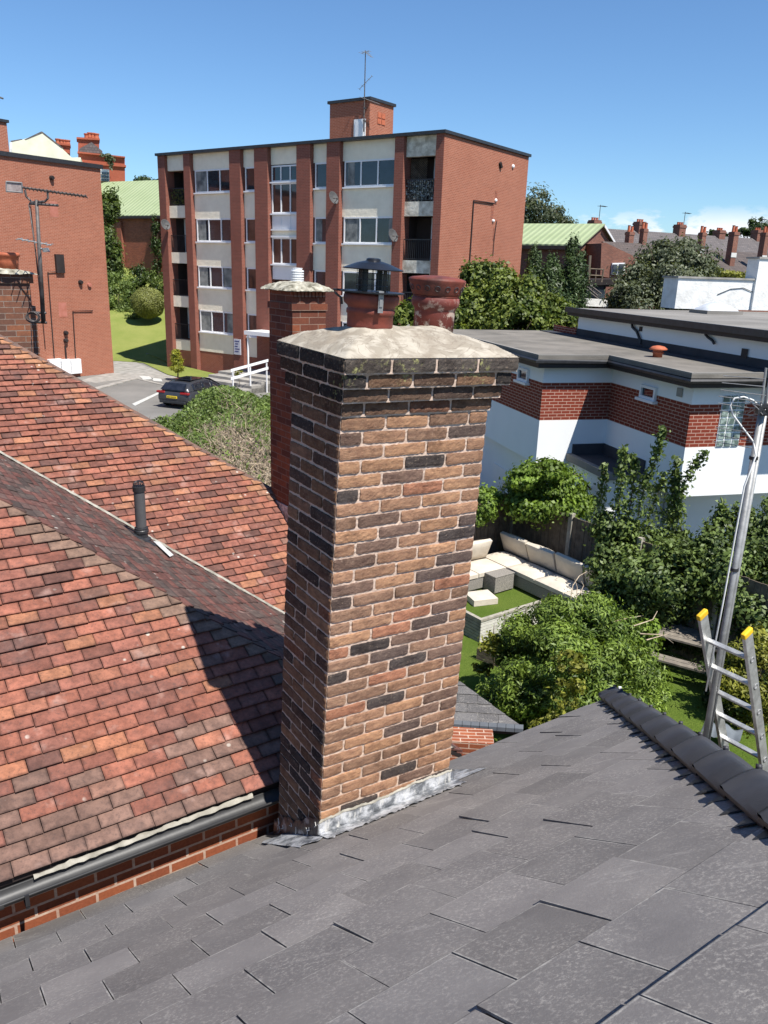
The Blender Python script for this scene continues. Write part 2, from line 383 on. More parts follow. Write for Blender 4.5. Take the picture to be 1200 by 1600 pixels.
def oldpot():
    mt, t = newmat('peeling_red_pot'); co = t.n('ShaderNodeTexCoord', out=3)
    z = t.n('ShaderNodeSeparateXYZ', out=2, _0=co)
    col = t.mix(t.mapr(t.noise(co, 9, 5), .35, .65), (.20, .045, .032), (.12, .034, .028))
    lowf = t.mapr(z, .30, .20)
    col = t.mix(t.math('MULTIPLY', t.mapr(t.noise(co, 13, 6, .7), .5, .56), lowf), col, (.50, .40, .33))
    finish(t, col, .62, t.noise(co, 20, 4), .4, .006, .3); return mt
M['potold'] = oldpot()
M['plate'] = plain('black_cowl_steel', (.02, .02, .022), (.04, .04, .045), 9, .35, .1, 40, .5, .6)
M['carpaint'] = plain('grey_car_paint', (.06, .062, .07), (.05, .052, .06), 3, .25, spec=.7, metal=.4)
M['carglass'] = plain('car_glass', (.008, .009, .012), (.02, .022, .03), 3, .04, spec=.8)
M['redlight'] = plain('tail_lamp', (.30, .01, .01), (.2, .01, .01), 20, .2, spec=.6)
M['plateyellow'] = plain('number_plate', (.72, .52, .03), (.68, .48, .03), 20, .4)
M['tyre'] = plain('tyre', (.015, .015, .015), (.025, .025, .025), 20, .9)
M['signwhite'] = plain('sign_board', (.55, .56, .62), (.5, .5, .56), 6, .5)
M['signink'] = plain('sign_ink', (.05, .06, .2), (.04, .05, .16), 6, .6)
M['glassblock'] = plain('glass_block', (.10, .14, .125), (.30, .37, .34), 5.5, .12, .3, 12, .7, lo=.45, hi=.55)
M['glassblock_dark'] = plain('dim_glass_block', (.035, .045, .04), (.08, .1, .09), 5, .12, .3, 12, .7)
L_ = {}
L_['tree'] = leafmat('tree_leaves', (.032, .058, .014), (.15, .20, .045))
L_['yellowgreen'] = leafmat('ivy_leaves', (.035, .06, .01), (.20, .24, .045))
L_['conifer'] = leafmat('conifer_leaves', (.02, .038, .013), (.07, .11, .03), trans=.12)
L_['grey'] = leafmat('grey_green_leaves', (.04, .055, .028), (.17, .19, .115))
L_['dark'] = leafmat('dark_leaves', (.016, .032, .01), (.06, .095, .02), trans=.18)
L_['bright'] = leafmat('bright_leaves', (.06, .10, .014), (.22, .32, .05), trans=.32)
L_['shrub'] = leafmat('shrub_leaves', (.035, .07, .012), (.24, .33, .055), trans=.25)
L_['pear'] = leafmat('pear_leaves', (.028, .05, .014), (.17, .23, .06), trans=.22)
L_['gold'] = leafmat('golden_leaves', (.10, .11, .018), (.36, .36, .06))
L_['hedge'] = leafmat('hedge_leaves', (.06, .095, .022), (.20, .27, .07))
L_['clipped'] = leafmat('clipped_leaves', (.13, .15, .035), (.24, .25, .07), trans=.1)

# ---------------------------------------------------------------- foliage
def leafmesh(name, P, N_, size, tint, mat, parent=None, asp=.5, rng=None, fold=.15):
    n = len(P); rng = rng or np.random.default_rng(1)
    N_ = N_/np.linalg.norm(N_, axis=1)[:, None]
    a = rng.normal(size=(n, 3)); a[:, 2] -= .35; a -= N_*(a*N_).sum(1)[:, None]; a /= np.linalg.norm(a, axis=1)[:, None]
    b = np.cross(N_, a); s = (size*rng.uniform(.65, 1.35, n))[:, None]
    V = np.empty((n, 4, 3)); V[:, 0] = P-a*s*.5; V[:, 1] = P+b*s*asp*.5-a*s*.05+N_*s*fold; V[:, 2] = P+a*s*.5; V[:, 3] = P-b*s*asp*.5-a*s*.05+N_*s*fold
    me = bpy.data.meshes.new(name); me.vertices.add(n*4); me.vertices.foreach_set('co', V.reshape(-1).astype('f'))
    me.loops.add(n*4); me.loops.foreach_set('vertex_index', np.arange(n*4, dtype='i'))
    me.polygons.add(n); me.polygons.foreach_set('loop_start', np.arange(0, n*4, 4, dtype='i')); me.update()
    me.materials.append(mat)
    at = me.attributes.new('tint', 'FLOAT_COLOR', 'FACE'); c = np.ones((n, 4), 'f'); c[:, :3] = np.clip(tint, 0, 1)[:, None]
    at.data.foreach_set('color', c.reshape(-1))
    o = bpy.data.objects.new(name, me); COL.objects.link(o)
    if parent: o.parent = parent
    return o
def cloud(blobs, n, seed, clumps=14, sig=.24, shell=.75, rnd=.9):
    """blobs: (cx,cy,cz, rx,ry,rz); leaves gather in clumps near each blob's skin"""
    rng = np.random.default_rng(seed); Ps = []; Ns = []; Ts = []
    wts = np.array([(b[3]*b[4]*b[5])**.667 for b in blobs]); wts /= wts.sum()
    for b, wt in zip(blobs, wts):
        k = max(6, int(n*wt)); c = np.array(b[:3]); r = np.array(b[3:6])
        nc = clumps; d = rng.normal(size=(nc, 3)); d /= np.linalg.norm(d, axis=1)[:, None]; rad = shell+(1-shell)*rng.random(nc)**.5
        cc = d*rad[:, None]; ct = rng.uniform(.15, .85, nc); cw = rng.uniform(.5, 1.5, nc); cw /= cw.sum()
        i = rng.choice(nc, k, p=cw); off = rng.normal(size=(k, 3))*sig*rng.uniform(.5, 1.4, nc)[i][:, None]
        q = cc[i]+off; Ps.append(c+q*r)
        Ns.append(off/sig*.6+q*.8+rng.normal(size=(k, 3))*rnd+np.array([0, 0, .5])); Ts.append(ct[i]+rng.normal(size=k)*.18)
    return np.concatenate(Ps), np.concatenate(Ns), np.concatenate(Ts), rng
def tree(name, label, cat, base, height, blobs, n, size, leaf, seed, trunk_r=.12, group=None, asp=.5, clumps=14, sig=.24, limbs=True, shell=.75, cname='crown', yaw=0):
    root = empty(name, Matrix.Translation(base), label, cat, group)
    P, N_, T, rng = cloud(blobs, n, seed, clumps, sig, shell)
    leafmesh(cname, P, N_, size, T, L_[leaf], root, asp, rng)
    mb = MB(); rg = random.Random(seed)
    top = Vector((rg.uniform(-.1, .1), rg.uniform(-.1, .1), height*.75))
    mb.tube([(0, 0, -.3), top*.35+Vector((.05, 0, 0)), top*.7, top], trunk_r, 7, trunk_r*.3)
    if limbs:
        for b in blobs[:10]:
            s0 = top*rg.uniform(.35, .8); e = Vector(b[:3])
            mb.tube([s0, s0.lerp(e, .5)+Vector((0, 0, .08*height)), e], trunk_r*.45, 5, trunk_r*.12)
            for k in range(3):
                q = e+Vector((rg.uniform(-1, 1)*b[3], rg.uniform(-1, 1)*b[4], rg.uniform(-.3, 1)*b[5]))*.8
                mb.tube([s0.lerp(e, .6), q], trunk_r*.18, 4, trunk_r*.05)
    mb.build('trunk', M['bark'], root, smooth=True)
    return root
def rblobs(seed, n, cx, cy, cz, rx, ry, rz, br=(.35, .55)):
    rg = random.Random(seed); out = []
    for i in range(n):
        while True:
            u = Vector((rg.uniform(-1, 1), rg.uniform(-1, 1), rg.uniform(-1, 1)))
            if u.length < 1: break
        s = rg.uniform(*br); out.append((cx+u.x*rx*(1-s*.6), cy+u.y*ry*(1-s*.6), cz+u.z*rz*(1-s*.6), rx*s, ry*s, rz*s))
    return out
def sticks(mb, rng, n, fn, ln, r):
    for i in range(n):
        p, d = fn(rng); d = d.normalized()*ln*rng.uniform(.5, 1.3); g = rng.uniform(.45, 1.3); mb.tint = (g, g, g)
        k = p+d*.5+Vector((rng.uniform(-1, 1), rng.uniform(-1, 1), rng.uniform(-1, 1)))*ln*.18
        mb.tube([p, k, p+d], r, 3, r*.5, caps=False)
    mb.tint = (1, 1, 1)
# ================================================================ SETTING: ground
UP = Vector((0, 0, 1))
def sheet(name, pts, mat, kind='structure', parent=None):
    mb = MB(); mb.quad(*pts); o = mb.build(name, mat, parent)
    if kind: o['kind'] = kind
    return o
def grid_ground():
    mb = MB(); n = 90
    def fn(u, v):
        x = -400+u*900; y = -60+v*900
        d = max(0, y-62); z = -.36+min(d*.035, 5.5)*(1 if x > -400 else 1)
        if x > 5 and y < 75: z = -.36+max(0, min((y-62)*.035, 5.5))
        return (x, y, z)
    mb.grid(fn, n, n); o = mb.build('ground', M['earth'], smooth=True); o['kind'] = 'structure'
grid_ground()

# ================================================================ generic laid-tile surface
def clip(poly, planes):
    for a, b, c in planes:            # keep a*s+b*t<=c
        out = []
        for i in range(len(poly)):
            p, q = poly[i], poly[(i+1) % len(poly)]
            dp = a*p[0]+b*p[1]-c; dq = a*q[0]+b*q[1]-c
            if dp <= 0: out.append(p)
            if (dp < 0) != (dq < 0) and dp != dq:
                k = dp/(dp-dq); out.append((p[0]+(q[0]-p[0])*k, p[1]+(q[1]-p[1])*k))
        poly = out
        if len(poly) < 3: return []
    ar = sum(poly[i][0]*poly[(i+1) % len(poly)][1]-poly[(i+1) % len(poly)][0]*poly[i][1] for i in range(len(poly)))
    return poly if abs(ar) > 4e-4 else []
def laid(O, e, u, rows, srange, planes, wid, lap, th, gap, tintf, joff, liftf=None, head=.004, skew=0.0, jit=.002, seed=3):
    """rows: tail positions t; tiles of width wid; returns MB in world coordinates"""
    mb = MB(); n = e.cross(u).normalized(); rg = random.Random(seed); flip = n.z < 0
    if flip: n = -n
    for k, t0 in enumerate(rows):
        t1 = (rows[k+1] if k+1 < len(rows) else t0+(rows[1]-rows[0]))+lap
        s = srange[0]+((joff(k)-srange[0]) % wid)-wid; i = 0
        while s < srange[1]:
            i += 1
            lift = (liftf(k, i) if liftf else 0)+rg.uniform(0, jit); lift2 = lift+rg.uniform(-jit, jit)
            dt = rg.uniform(-jit, jit)*1.2
            g = gap*rg.uniform(.5, 1.4)
            sk = skew*(t1-t0)
            poly = [(s+g/2, t0+dt), (s+wid-g/2, t0+dt+rg.uniform(-jit, jit)*.8), (s+wid-g/2+sk, t1), (s+g/2+sk, t1)]
            c = clip(poly, planes)
            if c:
                mb.tint = tintf(k, i, s+wid/2, t0)
                def hh(p):
                    f = min(max((p[1]-t0)/(t1-t0), 0), 1); a = min(max((p[0]-s)/wid, 0), 1)
                    return head+(th+th*1.35)*(1-f)+(lift*(1-a)+lift2*a)*(1-f)
                top = [O+e*p[0]+u*p[1]+n*hh(p) for p in c]
                bot = [O+e*p[0]+u*p[1]+n*(hh(p)-th) for p in c]
                m_ = len(c)
                fs_ = [tuple(range(m_))]+[(j, m_+j, m_+(j+1) % m_, (j+1) % m_) for j in range(m_)]
                pa_ = [(min(max((p[0]-s-sk*(p[1]-t0)/(t1-t0))/wid, 0), 1), min(max((p[1]-t0)/(t1-t0), 0), 1), hsh(k, i), 1) for p in c]
                mb.add(top+bot, [f_[::-1] for f_ in fs_] if flip else fs_, pa_+pa_)
            s += wid
    return mb

# ================================================================ SLATE HOUSE (the roof we stand on)
EV = dirv(35); DN = dirv(125); D1 = dirv(-55)
CS = .83
def rot3(a, b, c):
    return Matrix.Rotation(b, 3, 'Y') @ Matrix.Rotation(a, 3, 'X') @ Matrix.Rotation(c, 3, 'Z')
CR = rot3(.00671937, .03588654, .57791353)
CO = EYE+Vector((-.22211537, 3.87126703, -.48784676))*CS
CM = CR.to_4x4(); CM.translation = CO
CW, CD, CH = .7865, .4577, .06225
SL = R_(33)
P0 = CM @ Vector((0, 0, -36.6*CH))
US = (-DN*math.cos(SL)+UP*math.sin(SL)).normalized()      # up-slope
NS = EV.cross(US).normalized()
if NS.z < 0: NS = -NS
def ST(s, t, n=0): return P0+EV*s+US*t+NS*n
TE = -.60
house = empty('slate_roofed_house', frame(ST(0, TE), 35), 'house with new grey slate hipped roof and weathered brown brick chimney filling the foreground', 'house')
HI = house.matrix_world.inverted()
def reparent(o, root):
    o.parent = root; o.matrix_parent_inverse = root.matrix_world.inverted(); return o
rows = [-.6, -.31, -.01, .275, .545, .82, 1.11, 1.378, 1.68, 1.995, 2.30, 2.607, 2.91, 3.21]
offs = {10: -.453, 9: -.301, 8: -.155, 7: -.318, 6: -.155, 5: -.305, 4: -.16, 3: -.265, 2: -.13, 1: -.28, 0: -.13, 11: -.30, 12: -.15, 13: -.3}
def stint(k, i, s, t):
    g = .15+.058*hsh(k, i)+.02*hsh(i, k, 3); b = hsh(k, i, 7)
    return (g*1.10, g*(1.01+.01*b), g*(.945+.02*b))
def slift(k, i): return (.013 if k == 11 else 0)+(.006 if hsh(k, i, 5) > .7 else .001)
mb = laid(ST(0, 0), EV, US, rows, (-4.6, 3.2), [(1, .8387, 2.33), (0, -1, .61)], .297, .10, .0065, .004, stint, lambda k: offs[k], slift, skew=-.055, jit=.0025)
o = reparent(mb.build('roof_slates', M['slate']), house)
# far side of the hip
HC = ST(2.33+.8387*.6, TE)
US2 = (-EV*math.cos(SL)+UP*math.sin(SL)).normalized()
mb = laid(HC, D1, US2, [i*.3 for i in range(12)], (0, 6), [(-1, .8387, 0)], .297, .1, .0065, .004, stint, lambda k: .15*(k % 2), None)
reparent(mb.build('roof_slates', M['slate']), house)
# roof deck under the slates, fascia and walls
mb = MB()
tl = 3.45
a = ST(-4.6, TE+.01, -.004); b = ST(2.83, TE+.01, -.004); c = ST(2.33-.8387*tl, tl, -.004); d = ST(-4.6, tl, -.004)
mb.slab([a, b, c, d], (0, 0, -.03))
c2 = HC+D1*6+UP*-.006; 
mb.slab([HC+UP*-.006, HC+US2*(tl+.6)+D1*(.8387*(tl+.6))-UP*.006, HC+US2*(tl+.6)+D1*6, c2], (0, 0, -.03))
reparent(mb.build('roof_deck', M['fascia']), house)
mb = MB()
mb.tube([ST(-4.6, TE-.045, -.045), ST(2.8, TE-.045, -.045)], .035, 8)
mb.box(-5.0, 2.75, .0, .02, -.16, -.02, B=frame(ST(0, TE), 35))
reparent(mb.build('eaves_gutter', M['black']), house)
Fh = frame(ST(0, TE), 35)
mb = MB(); ez = ST(0, TE).z
mb.prism([(-5, -.12), (2.6, -.12), (2.6, -6), (-5, -6)], -ez-.4, -.10)
o = mb.build('brick_wall', M['wallbrick'], house)

# hip tiles: dark interlocking angular ridge tiles stepping down the hip
def hip_tiles():
    mb = MB(); bot = ST(2.33+.8387*.6, TE, .02); top = ST(2.33-.8387*3.3, 3.3, .02); L = (top-bot).length; u = (top-bot)/L
    side = u.cross(UP).normalized(); nn = side.cross(u).normalized()
    if nn.z < 0: nn = -nn
    ln = .39; k = 0; x = -.03
    drop = .56
    while x < L:
        lf = .030 if True else 0
        prof = []
        for j in range(15):
            a = -1+2*j/14
            off = a*.108; h = .040-(abs(a)**1.35)*.068
            prof.append((off, h))
        def ringat(d, lift, sc=1.0): return [bot+u*d+side*(o_*sc)+nn*(h+lift) for o_, h in prof]
        n = len(prof); s0 = x+random.Random(k).uniform(-.004, .004)
        rings = [ringat(s0, .016, 1.02), ringat(s0+.004, .024, 1.05), ringat(s0+.035, .025, 1.05), ringat(s0+.042, .014, 1.0), ringat(s0+ln*.55, .008, .985), ringat(s0+ln+.03, .0, .95)]
        vs = [p for r in rings for p in r]; fs = [(i*n+j, i*n+j+1, (i+1)*n+j+1, (i+1)*n+j) for i in range(len(rings)-1) for j in range(n-1)]
        inner = [p-nn*.012 for p in rings[0]]
        b0 = len(vs); vs += inner; fs += [(j, b0+j, b0+j+1, j+1) for j in range(n-1)]
        inner2 = [p-nn*.012 for p in rings[-1]]; b1 = len(vs); vs += inner2
        fs += [(b0+j, b1+j, b1+j+1, b0+j+1) for j in range(n-1)]
        for jj in (0, n-1):
            fs += [(jj, n*(len(rings)-1)+jj, b1+jj, b0+jj)]
        mb.add(vs, fs)
        # little clip lug on the crown of each tile
        c = bot+u*(s0+.01)+nn*.082
        B = Matrix((side, u, nn)).transposed().to_4x4(); B.translation = c
        mb.box(-.008, .008, -.006, .012, -.02, -.006, B=B)
        x += ln; k += 1
    # the tiles' jagged shadow is added separately as black teeth
    return mb
ht = reparent(hip_tiles().build('hip_tiles', M['hdpe'], smooth=True, recalc=True), house)
mb = MB()
for side_ in (0, 1):
    for k in range(34):
        t = TE+.05+k*.115; s = 2.33-.8387*t
        if side_ == 0: mb.slab([ST(s-.215, t+.0, .021), ST(s-.04, t-.0, .026), ST(s-.13, t+.125, .026)], NS*-.004)
reparent(mb.build('hip_shadow_teeth', M['black']), house)  # black triangles stand in for the hip tiles' sawtooth shadow on the slates
# white batten end poking up behind the hip corner
# ---------------------------------------------------------------- chimney
chim = None
def course_layout(n_, W, start_half, mod=.2247):
    xs = []; x = 0.0; half = start_half
    first = mod/2 if start_half else mod
    x = first; xs.append((0, x))
    while x < W-.02:
        nx = min(x+mod, W)
        if W-nx < .03: nx = W
        xs.append((x, nx)); x = nx
    return xs
PAL = [((.39, .23, .14), 26), ((.335, .20, .13), 28), ((.27, .17, .118), 20), ((.18, .12, .095), 11), ((.34, .165, .105), 5), ((.075, .064, .062), 11), ((.12, .09, .08), 8)]
def bcol(c, i, f):
    h = hsh(c, i, f, 2)*sum(p[1] for p in PAL); acc = 0
    for p, w_ in PAL:
        acc += w_
        if h <= acc: break
    g = .85+.3*hsh(c, i, f, 9)
    p = tuple(x*g for x in p)
    if c <= 0: p = (.085*g, .075*g, .068*g)
    elif c <= 3: p = tuple(x*.42+.01 for x in p)
    elif c <= 7: p = tuple(x*.85 for x in p)
    return p
def brick_shell(mb, T, x0, x1, z0, z1, depth, rg, rough=.0022):
    """brick whose outer face looks along local -y of T"""
    nx, nz = max(4, int((x1-x0)/.012)), 5
    x0 += .0058; x1 -= .0058; z0 += .0060; z1 -= .0060
    ro = rg.uniform(-.0010, .0028); tl = rg.uniform(-.0018, .0018)
    G = []
    for j in range(nz+1):
        row = []
        for i in range(nx+1):
            u = i/nx; v = j/nz; ex = min(u, 1-u)*nx; ez_ = min(v, 1-v)*nz
            y = -ro+rg.uniform(-1, 1)*rough*.45
            px = x0+(x1-x0)*u; pz = z0+(z1-z0)*v+tl*(u-.5)*2
            if ex < .5: px += (1 if u < .5 else -1)*rg.uniform(0, rough*.7); y += .0016
            if ez_ < .5: pz += (1 if v < .5 else -1)*rg.uniform(-rough*.4, rough*.8); y += .0016
            if ex < .5 and ez_ < .5: y += .001; px += (1 if u < .5 else -1)*.0012; pz += (1 if v < .5 else -1)*.001
            row.append(T @ Vector((px, y, pz)))
        G.append(row)
    n = nx+1; vs = [p for r in G for p in r]
    fs = [(j*n+i, j*n+i+1, (j+1)*n+i+1, (j+1)*n+i) for j in range(nz) for i in range(nx)]
    ring = [i for i in range(n)]+[j*n+nx for j in range(1, nz+1)]+[nz*n+i for i in range(nx-1, -1, -1)]+[j*n for j in range(nz-1, 0, -1)]
    b = len(vs); back = T.to_3x3() @ Vector((0, depth, 0))
    vs += [vs[i]+back for i in ring]; m_ = len(ring)
    fs += [(ring[k], b+k, b+(k+1) % m_, ring[(k+1) % m_]) for k in range(m_)]
    mb.add(vs, fs)
def face_T(side):       # local frames of the four faces: x along face, -y outward
    if side == 0: return Matrix.Identity(4), CW
    if side == 1:       # left face (x=0), outward -x ; runs from back to front
        T = Matrix(((0, 1, 0), (-1, 0, 0), (0, 0, 1))).to_4x4(); T.translation = Vector((0, CD, 0)); return T, CD
    if side == 2:       # right face
        T = Matrix(((0, -1, 0), (1, 0, 0), (0, 0, 1))).to_4x4(); T.translation = Vector((CW, 0, 0)); return T, CD
    T = Matrix(((-1, 0, 0), (0, -1, 0), (0, 0, 1))).to_4x4(); T.translation = Vector((CW, CD, 0)); return T, CW
PROJ = {0: .082, 1: .064, 2: .038, 3: .010}
def build_chimney():
    rg = random.Random(11); mb = MB()
    for c in range(0, 46):
        pr = PROJ.get(c, 0.0); pl = .03 if pr else 0
        # course c spans z from (1-c)*CH-... : course 0 is the oversailing cap
        z1 = (1-c)*CH; z0 = z1-CH
        if c == 0: z1 += .004
        for side in range(4):
            T, W = face_T(side)
            pl_, pr_, out_ = {0: (pr*.5, pr, pr), 1: (pr, pr, pr*.5), 2: (pr, pr, pr), 3: (pr, pr*.5, pr)}[side]
            TT = T @ Matrix.Translation((-pl_, -out_, 0)); WW = W+pl_+pr_
            odd = (c % 2 == 1)
            sh = odd if side in (0, 3) else (not odd)
            lay = course_layout(c, WW, sh)
            if c == 0: lay = course_layout(c, WW, False)
            for i, (a, b) in enumerate(lay):
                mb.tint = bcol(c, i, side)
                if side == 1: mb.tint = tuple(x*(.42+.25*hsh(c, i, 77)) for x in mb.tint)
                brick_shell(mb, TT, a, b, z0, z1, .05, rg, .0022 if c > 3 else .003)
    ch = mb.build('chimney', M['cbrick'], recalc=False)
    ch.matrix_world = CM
    return ch
chim = build_chimney()
chim['label'] = 'tall leaning chimney stack of weathered brown and charcoal bricks with two pots'
def chpart(mb, name, mat, **k):
    return mb.build(name, mat, chim, **k)
mb = MB()
rg = random.Random(5)
def rough_face(T, W, z0, z1, inset):
    nx = int(W/.012); nz = max(2, int((z1-z0)/.012))
    mb.grid(lambda u, v: T @ Vector((inset+(W-2*inset)*u, inset+rg.uniform(-.0016, .0016), z0+(z1-z0)*v)), nx, nz)
for side in range(4):
    T, W = face_T(side); rough_face(T, W, -45*CH, -3*CH, .0052)
mb.box(.02, CW-.02, .02, CD-.02, -45*CH, CH*.9)
for c in range(0, 4):
    p = PROJ[c]-.006; z1 = (1-c)*CH-.0015; mb.box(-PROJ[c]*.5+.006, CW+p, -p, CD+p, z1-CH+.001, z1)
chpart(mb, 'mortar', M['cmortar'])
# flaunching: domed mortar bed on top
def flz(x, y):
    p = .082; ed = max(0, min(x+p*.46, CW+p*.96-x, y+p*.96, CD+p*.96-y))
    h = .118*(1-math.exp(-ed/.17)); wv_ = min(1, ed/.06)
    for cx_, cy_ in POTS:
        d = math.hypot(x-cx_, y-cy_); h += .012*math.exp(-max(0, d-.09)**2/.0016)
    return CH+.0015+h+wv_*(.002*math.sin(x*23+y*17)+.0016*math.sin(x*41-y*31+1)+.0015*math.sin(x*70+2)*math.sin(y*55))
pz = CM @ Vector((.4, .22, CH+.11))
def on_cap(px, py, h=.12):
    n = CM.to_3x3() @ UP; p = at_pl(px, py, CM @ Vector((0, 0, CH+h)), n); return CM.inverted() @ p
q1 = on_cap(578, 502); q2 = on_cap(678, 500)
POTS = [(q1.x, q1.y), (q2.x, q2.y)]
print('POTS', q1, q2)
mb = MB(); p = .080
mb.grid(lambda u, v: (lambda x, y: (x, y, flz(x, y)))(-p*.5+(CW+1.5*p)*u, -p+(CD+2*p)*v), 90, 60)
chpart(mb, 'flaunching', M['flaunch'], smooth=True)
# ---- pots
V_ = Vector
def pot1():
    x, y = POTS[0]; z = flz(x, y)-.03
    r = .100
    mb = MB(); mb.lathe((x, y, z), [(r*.99, 0), (r*1.0, .03), (r*1.0, .072), (r*1.05, .076), (r*1.05, .092), (r*.99, .097), (r*1.02, .106), (r*1.16, .117), (r*1.2, .132), (r*1.2, .150), (r*1.12, .160), (r*.85, .160), (r*.8, .06)], 40)
    o = chpart(mb, 'chimney_pot', M['potred'], smooth=True)
    zt = z+.162
    mb = MB()
    mb.lathe((x, y, zt), [(.02, .0), (r*1.42, .0), (r*1.42, .006), (.02, .008)], 40)
    for k in range(18):
        a = k*math.pi*2/18; mb.tube([(x+.068*math.cos(a), y+.068*math.sin(a), zt+.004), (x+.068*math.cos(a), y+.068*math.sin(a), zt+.095)], .0012, 4)
    for h in (.03, .055, .08):
        mb.tube([(x+.068*math.cos(a*.2617993), y+.068*math.sin(a*.2617993), zt+h) for a in range(25)], .0011, 4)
    for k in range(4):
        a = k*math.pi/2+.5; B = frame(Vector((x+.062*math.cos(a), y+.062*math.sin(a), zt)), math.degrees(a)); mb.box(-.002, .002, -.013, .013, 0, .10, B=B)
    mb.lathe((x, y, zt+.095), [(r*1.30, 0), (r*1.31, .003), (r*.7, .026), (r*.32, .036), (r*.30, .044), (r*.2, .047), (.004, .047), (.004, .03), (r*.7, .018), (r*1.28, -.001)], 40, caps=False)
    # strap, hook arm and screw
    c0 = CM.inverted() @ EYE; a = math.atan2(c0.y-y, c0.x-x)+.33
    B = frame(Vector((x, y, zt)), math.degrees(a)); rr = r*1.21
    o2 = chpart(mb, 'cowl', M['plate'])
    mb = MB(); mb.box(rr+.002, rr+.006, -.011, .011, -.075, .012, B=B); mb.box(rr-.03, rr+.005, -.011, .011, .008, .013, B=B); mb.box(rr+.004, rr+.010, -.007, .007, -.05, -.02, B=B)
    chpart(mb, 'cowl_strap', M['steel'])
    mb = MB(); a2 = math.atan2(c0.y-y, c0.x-x)-1.5; dx, dy = math.cos(a2), math.sin(a2)
    mb.tube([(x+dx*.10, y+dy*.10, zt+.003), (x+dx*.165, y+dy*.165, zt+.004), (x+dx*.155, y+dy*.155, zt-.01), (x+dx*.128, y+dy*.128, zt-.03), (x+dx*.125, y+dy*.125, zt-.055)], .005, 6)
    chpart(mb, 'cowl_hook', M['plate'])
pot1()
def pot2():
    x, y = POTS[1]; z = flz(x, y)-.046; r = .100
    mb = MB(); mb.lathe((x, y, z), [(r*.96, 0), (r*.97, .12), (r*.99, .135), (r*1.12, .15), (r*1.15, .17), (r*1.12, .185), (r*1.0, .195), (r*.8, .195), (r*.8, .1)], 40)
    chpart(mb, 'chimney_pot', M['potold'], smooth=True)
    # perforated bowl cap, built as a ring with holes
    mb = MB(); n = 96; zs = [(.190, 1.00), (.198, 1.12), (.207, 1.17), (.222, 1.22), (.237, 1.27), (.252, 1.31), (.262, 1.35), (.270, 1.35)]
    holes = set()
    for h in range(16):
        for k in range(3): holes.add((h*6+k))
    vs = []; fs = []
    for hz, rr in zs:
        for j in range(n):
            a = 2*math.pi*j/n; vs.append((x+r*rr*math.cos(a), y+r*rr*math.sin(a), z+hz))
    for i in range(len(zs)-1):
        for j in range(n):
            fs.append((i*n+j, i*n+(j+1) % n, (i+1)*n+(j+1) % n, (i+1)*n+j))
    mb.add(vs, fs)
    mb.lathe((x, y, z), [(r*1.35, .270), (r*1.2, .276), (r*.6, .284), (.002, .287)], 48, caps=False)
    mb.lathe((x, y, z), [(r*.9, .19), (r*.92, .27)], 40, caps=False)
    mb.lathe((x, y, z), [(r*.9, .19), (r*1.1, .19)], 40, caps=False)
    mh = MB()
    for k in range(16):
        a = 2*math.pi*(k+.5)/16; d_ = V_((math.cos(a), math.sin(a), -.32)).normalized(); c_ = V_((x, y, z+.229))+V_((math.cos(a), math.sin(a), 0))*r*1.245
        mh.lathe(c_, [(.0135, -.004), (.0135, .0008), (.0115, .0022), (.0105, .0006), (.0105, -.003), (.0001, -.003)], 16, ax=d_)
    chpart(mh, 'vent_hole', M['black'])
    o = chpart(mb, 'pot_cap', M['potred'], smooth=True); sm = o.modifiers.new('solid', 'SOLIDIFY'); sm.thickness = .004
pot2()
# ---- lead flashing round the foot
def roofn(pl):   # local chimney z at which the roof plane lies under local (x,y)
    p = CM @ Vector((pl[0], pl[1], 0)); ax_ = CM.to_3x3() @ UP
    k = (P0-p).dot(NS)/ax_.dot(NS); return k
rg = random.Random(8)
mb = MB()
def fl_front(u, v):
    x = -.012+(CW+.03)*u; z = roofn((x, -.006))
    if v < .5:
        vv = v/.5; h = (.108+.006*math.sin(x*14)+.003*math.sin(x*60)+rg.uniform(-.003, .003)) if v < .01 else .100*(1-vv)+.012
        return (x, -.008-.004*math.sin(x*20)*.5-.003*vv+rg.uniform(-.0015, .0015), z+(h if v < .01 else h))
    vv = (v-.5)/.5; y = -.010-.115*vv
    return (x+.0*vv, y+rg.uniform(-.002, .002)*(1 if v < .99 else 3), roofn((x, y))+.029-.004*vv+rg.uniform(-.0015, .0025)+.012*(1-vv)**2)
mb.grid(fl_front, 70, 12)
def fl_left(u, v):
    y = -.012+(CD+.03)*u; z = roofn((0, y))
    if v < .5:
        vv = v/.5; h = .12*(1-vv)+.01
        if v < .01: h = .125+.012*math.sin(y*21)+.006*math.sin(y*63+1)
        return (-.008-.003*vv+rg.uniform(-.002, .002), y, z+h)
    vv = (v-.5)/.5; x = -.010-.05*vv
    return (x, y, roofn((x, y))+.028-.002*vv+rg.uniform(-.001, .003))
mbl = MB(); mbl.grid(fl_left, 50, 12); chpart(mbl, 'side_flashing', M['lead'], smooth=True)
def fl_right(u, v):
    y = -.03+(CD+.03)*u
    if v < .5: return (CW+.008, y, roofn((CW, y))+.1*(1-v*2)+.01)
    x = CW+.008+.23*(v-.5)*2; return (x, y, roofn((x, y))+.030+rg.uniform(0, .003))
mb.grid(fl_right, 30, 8)
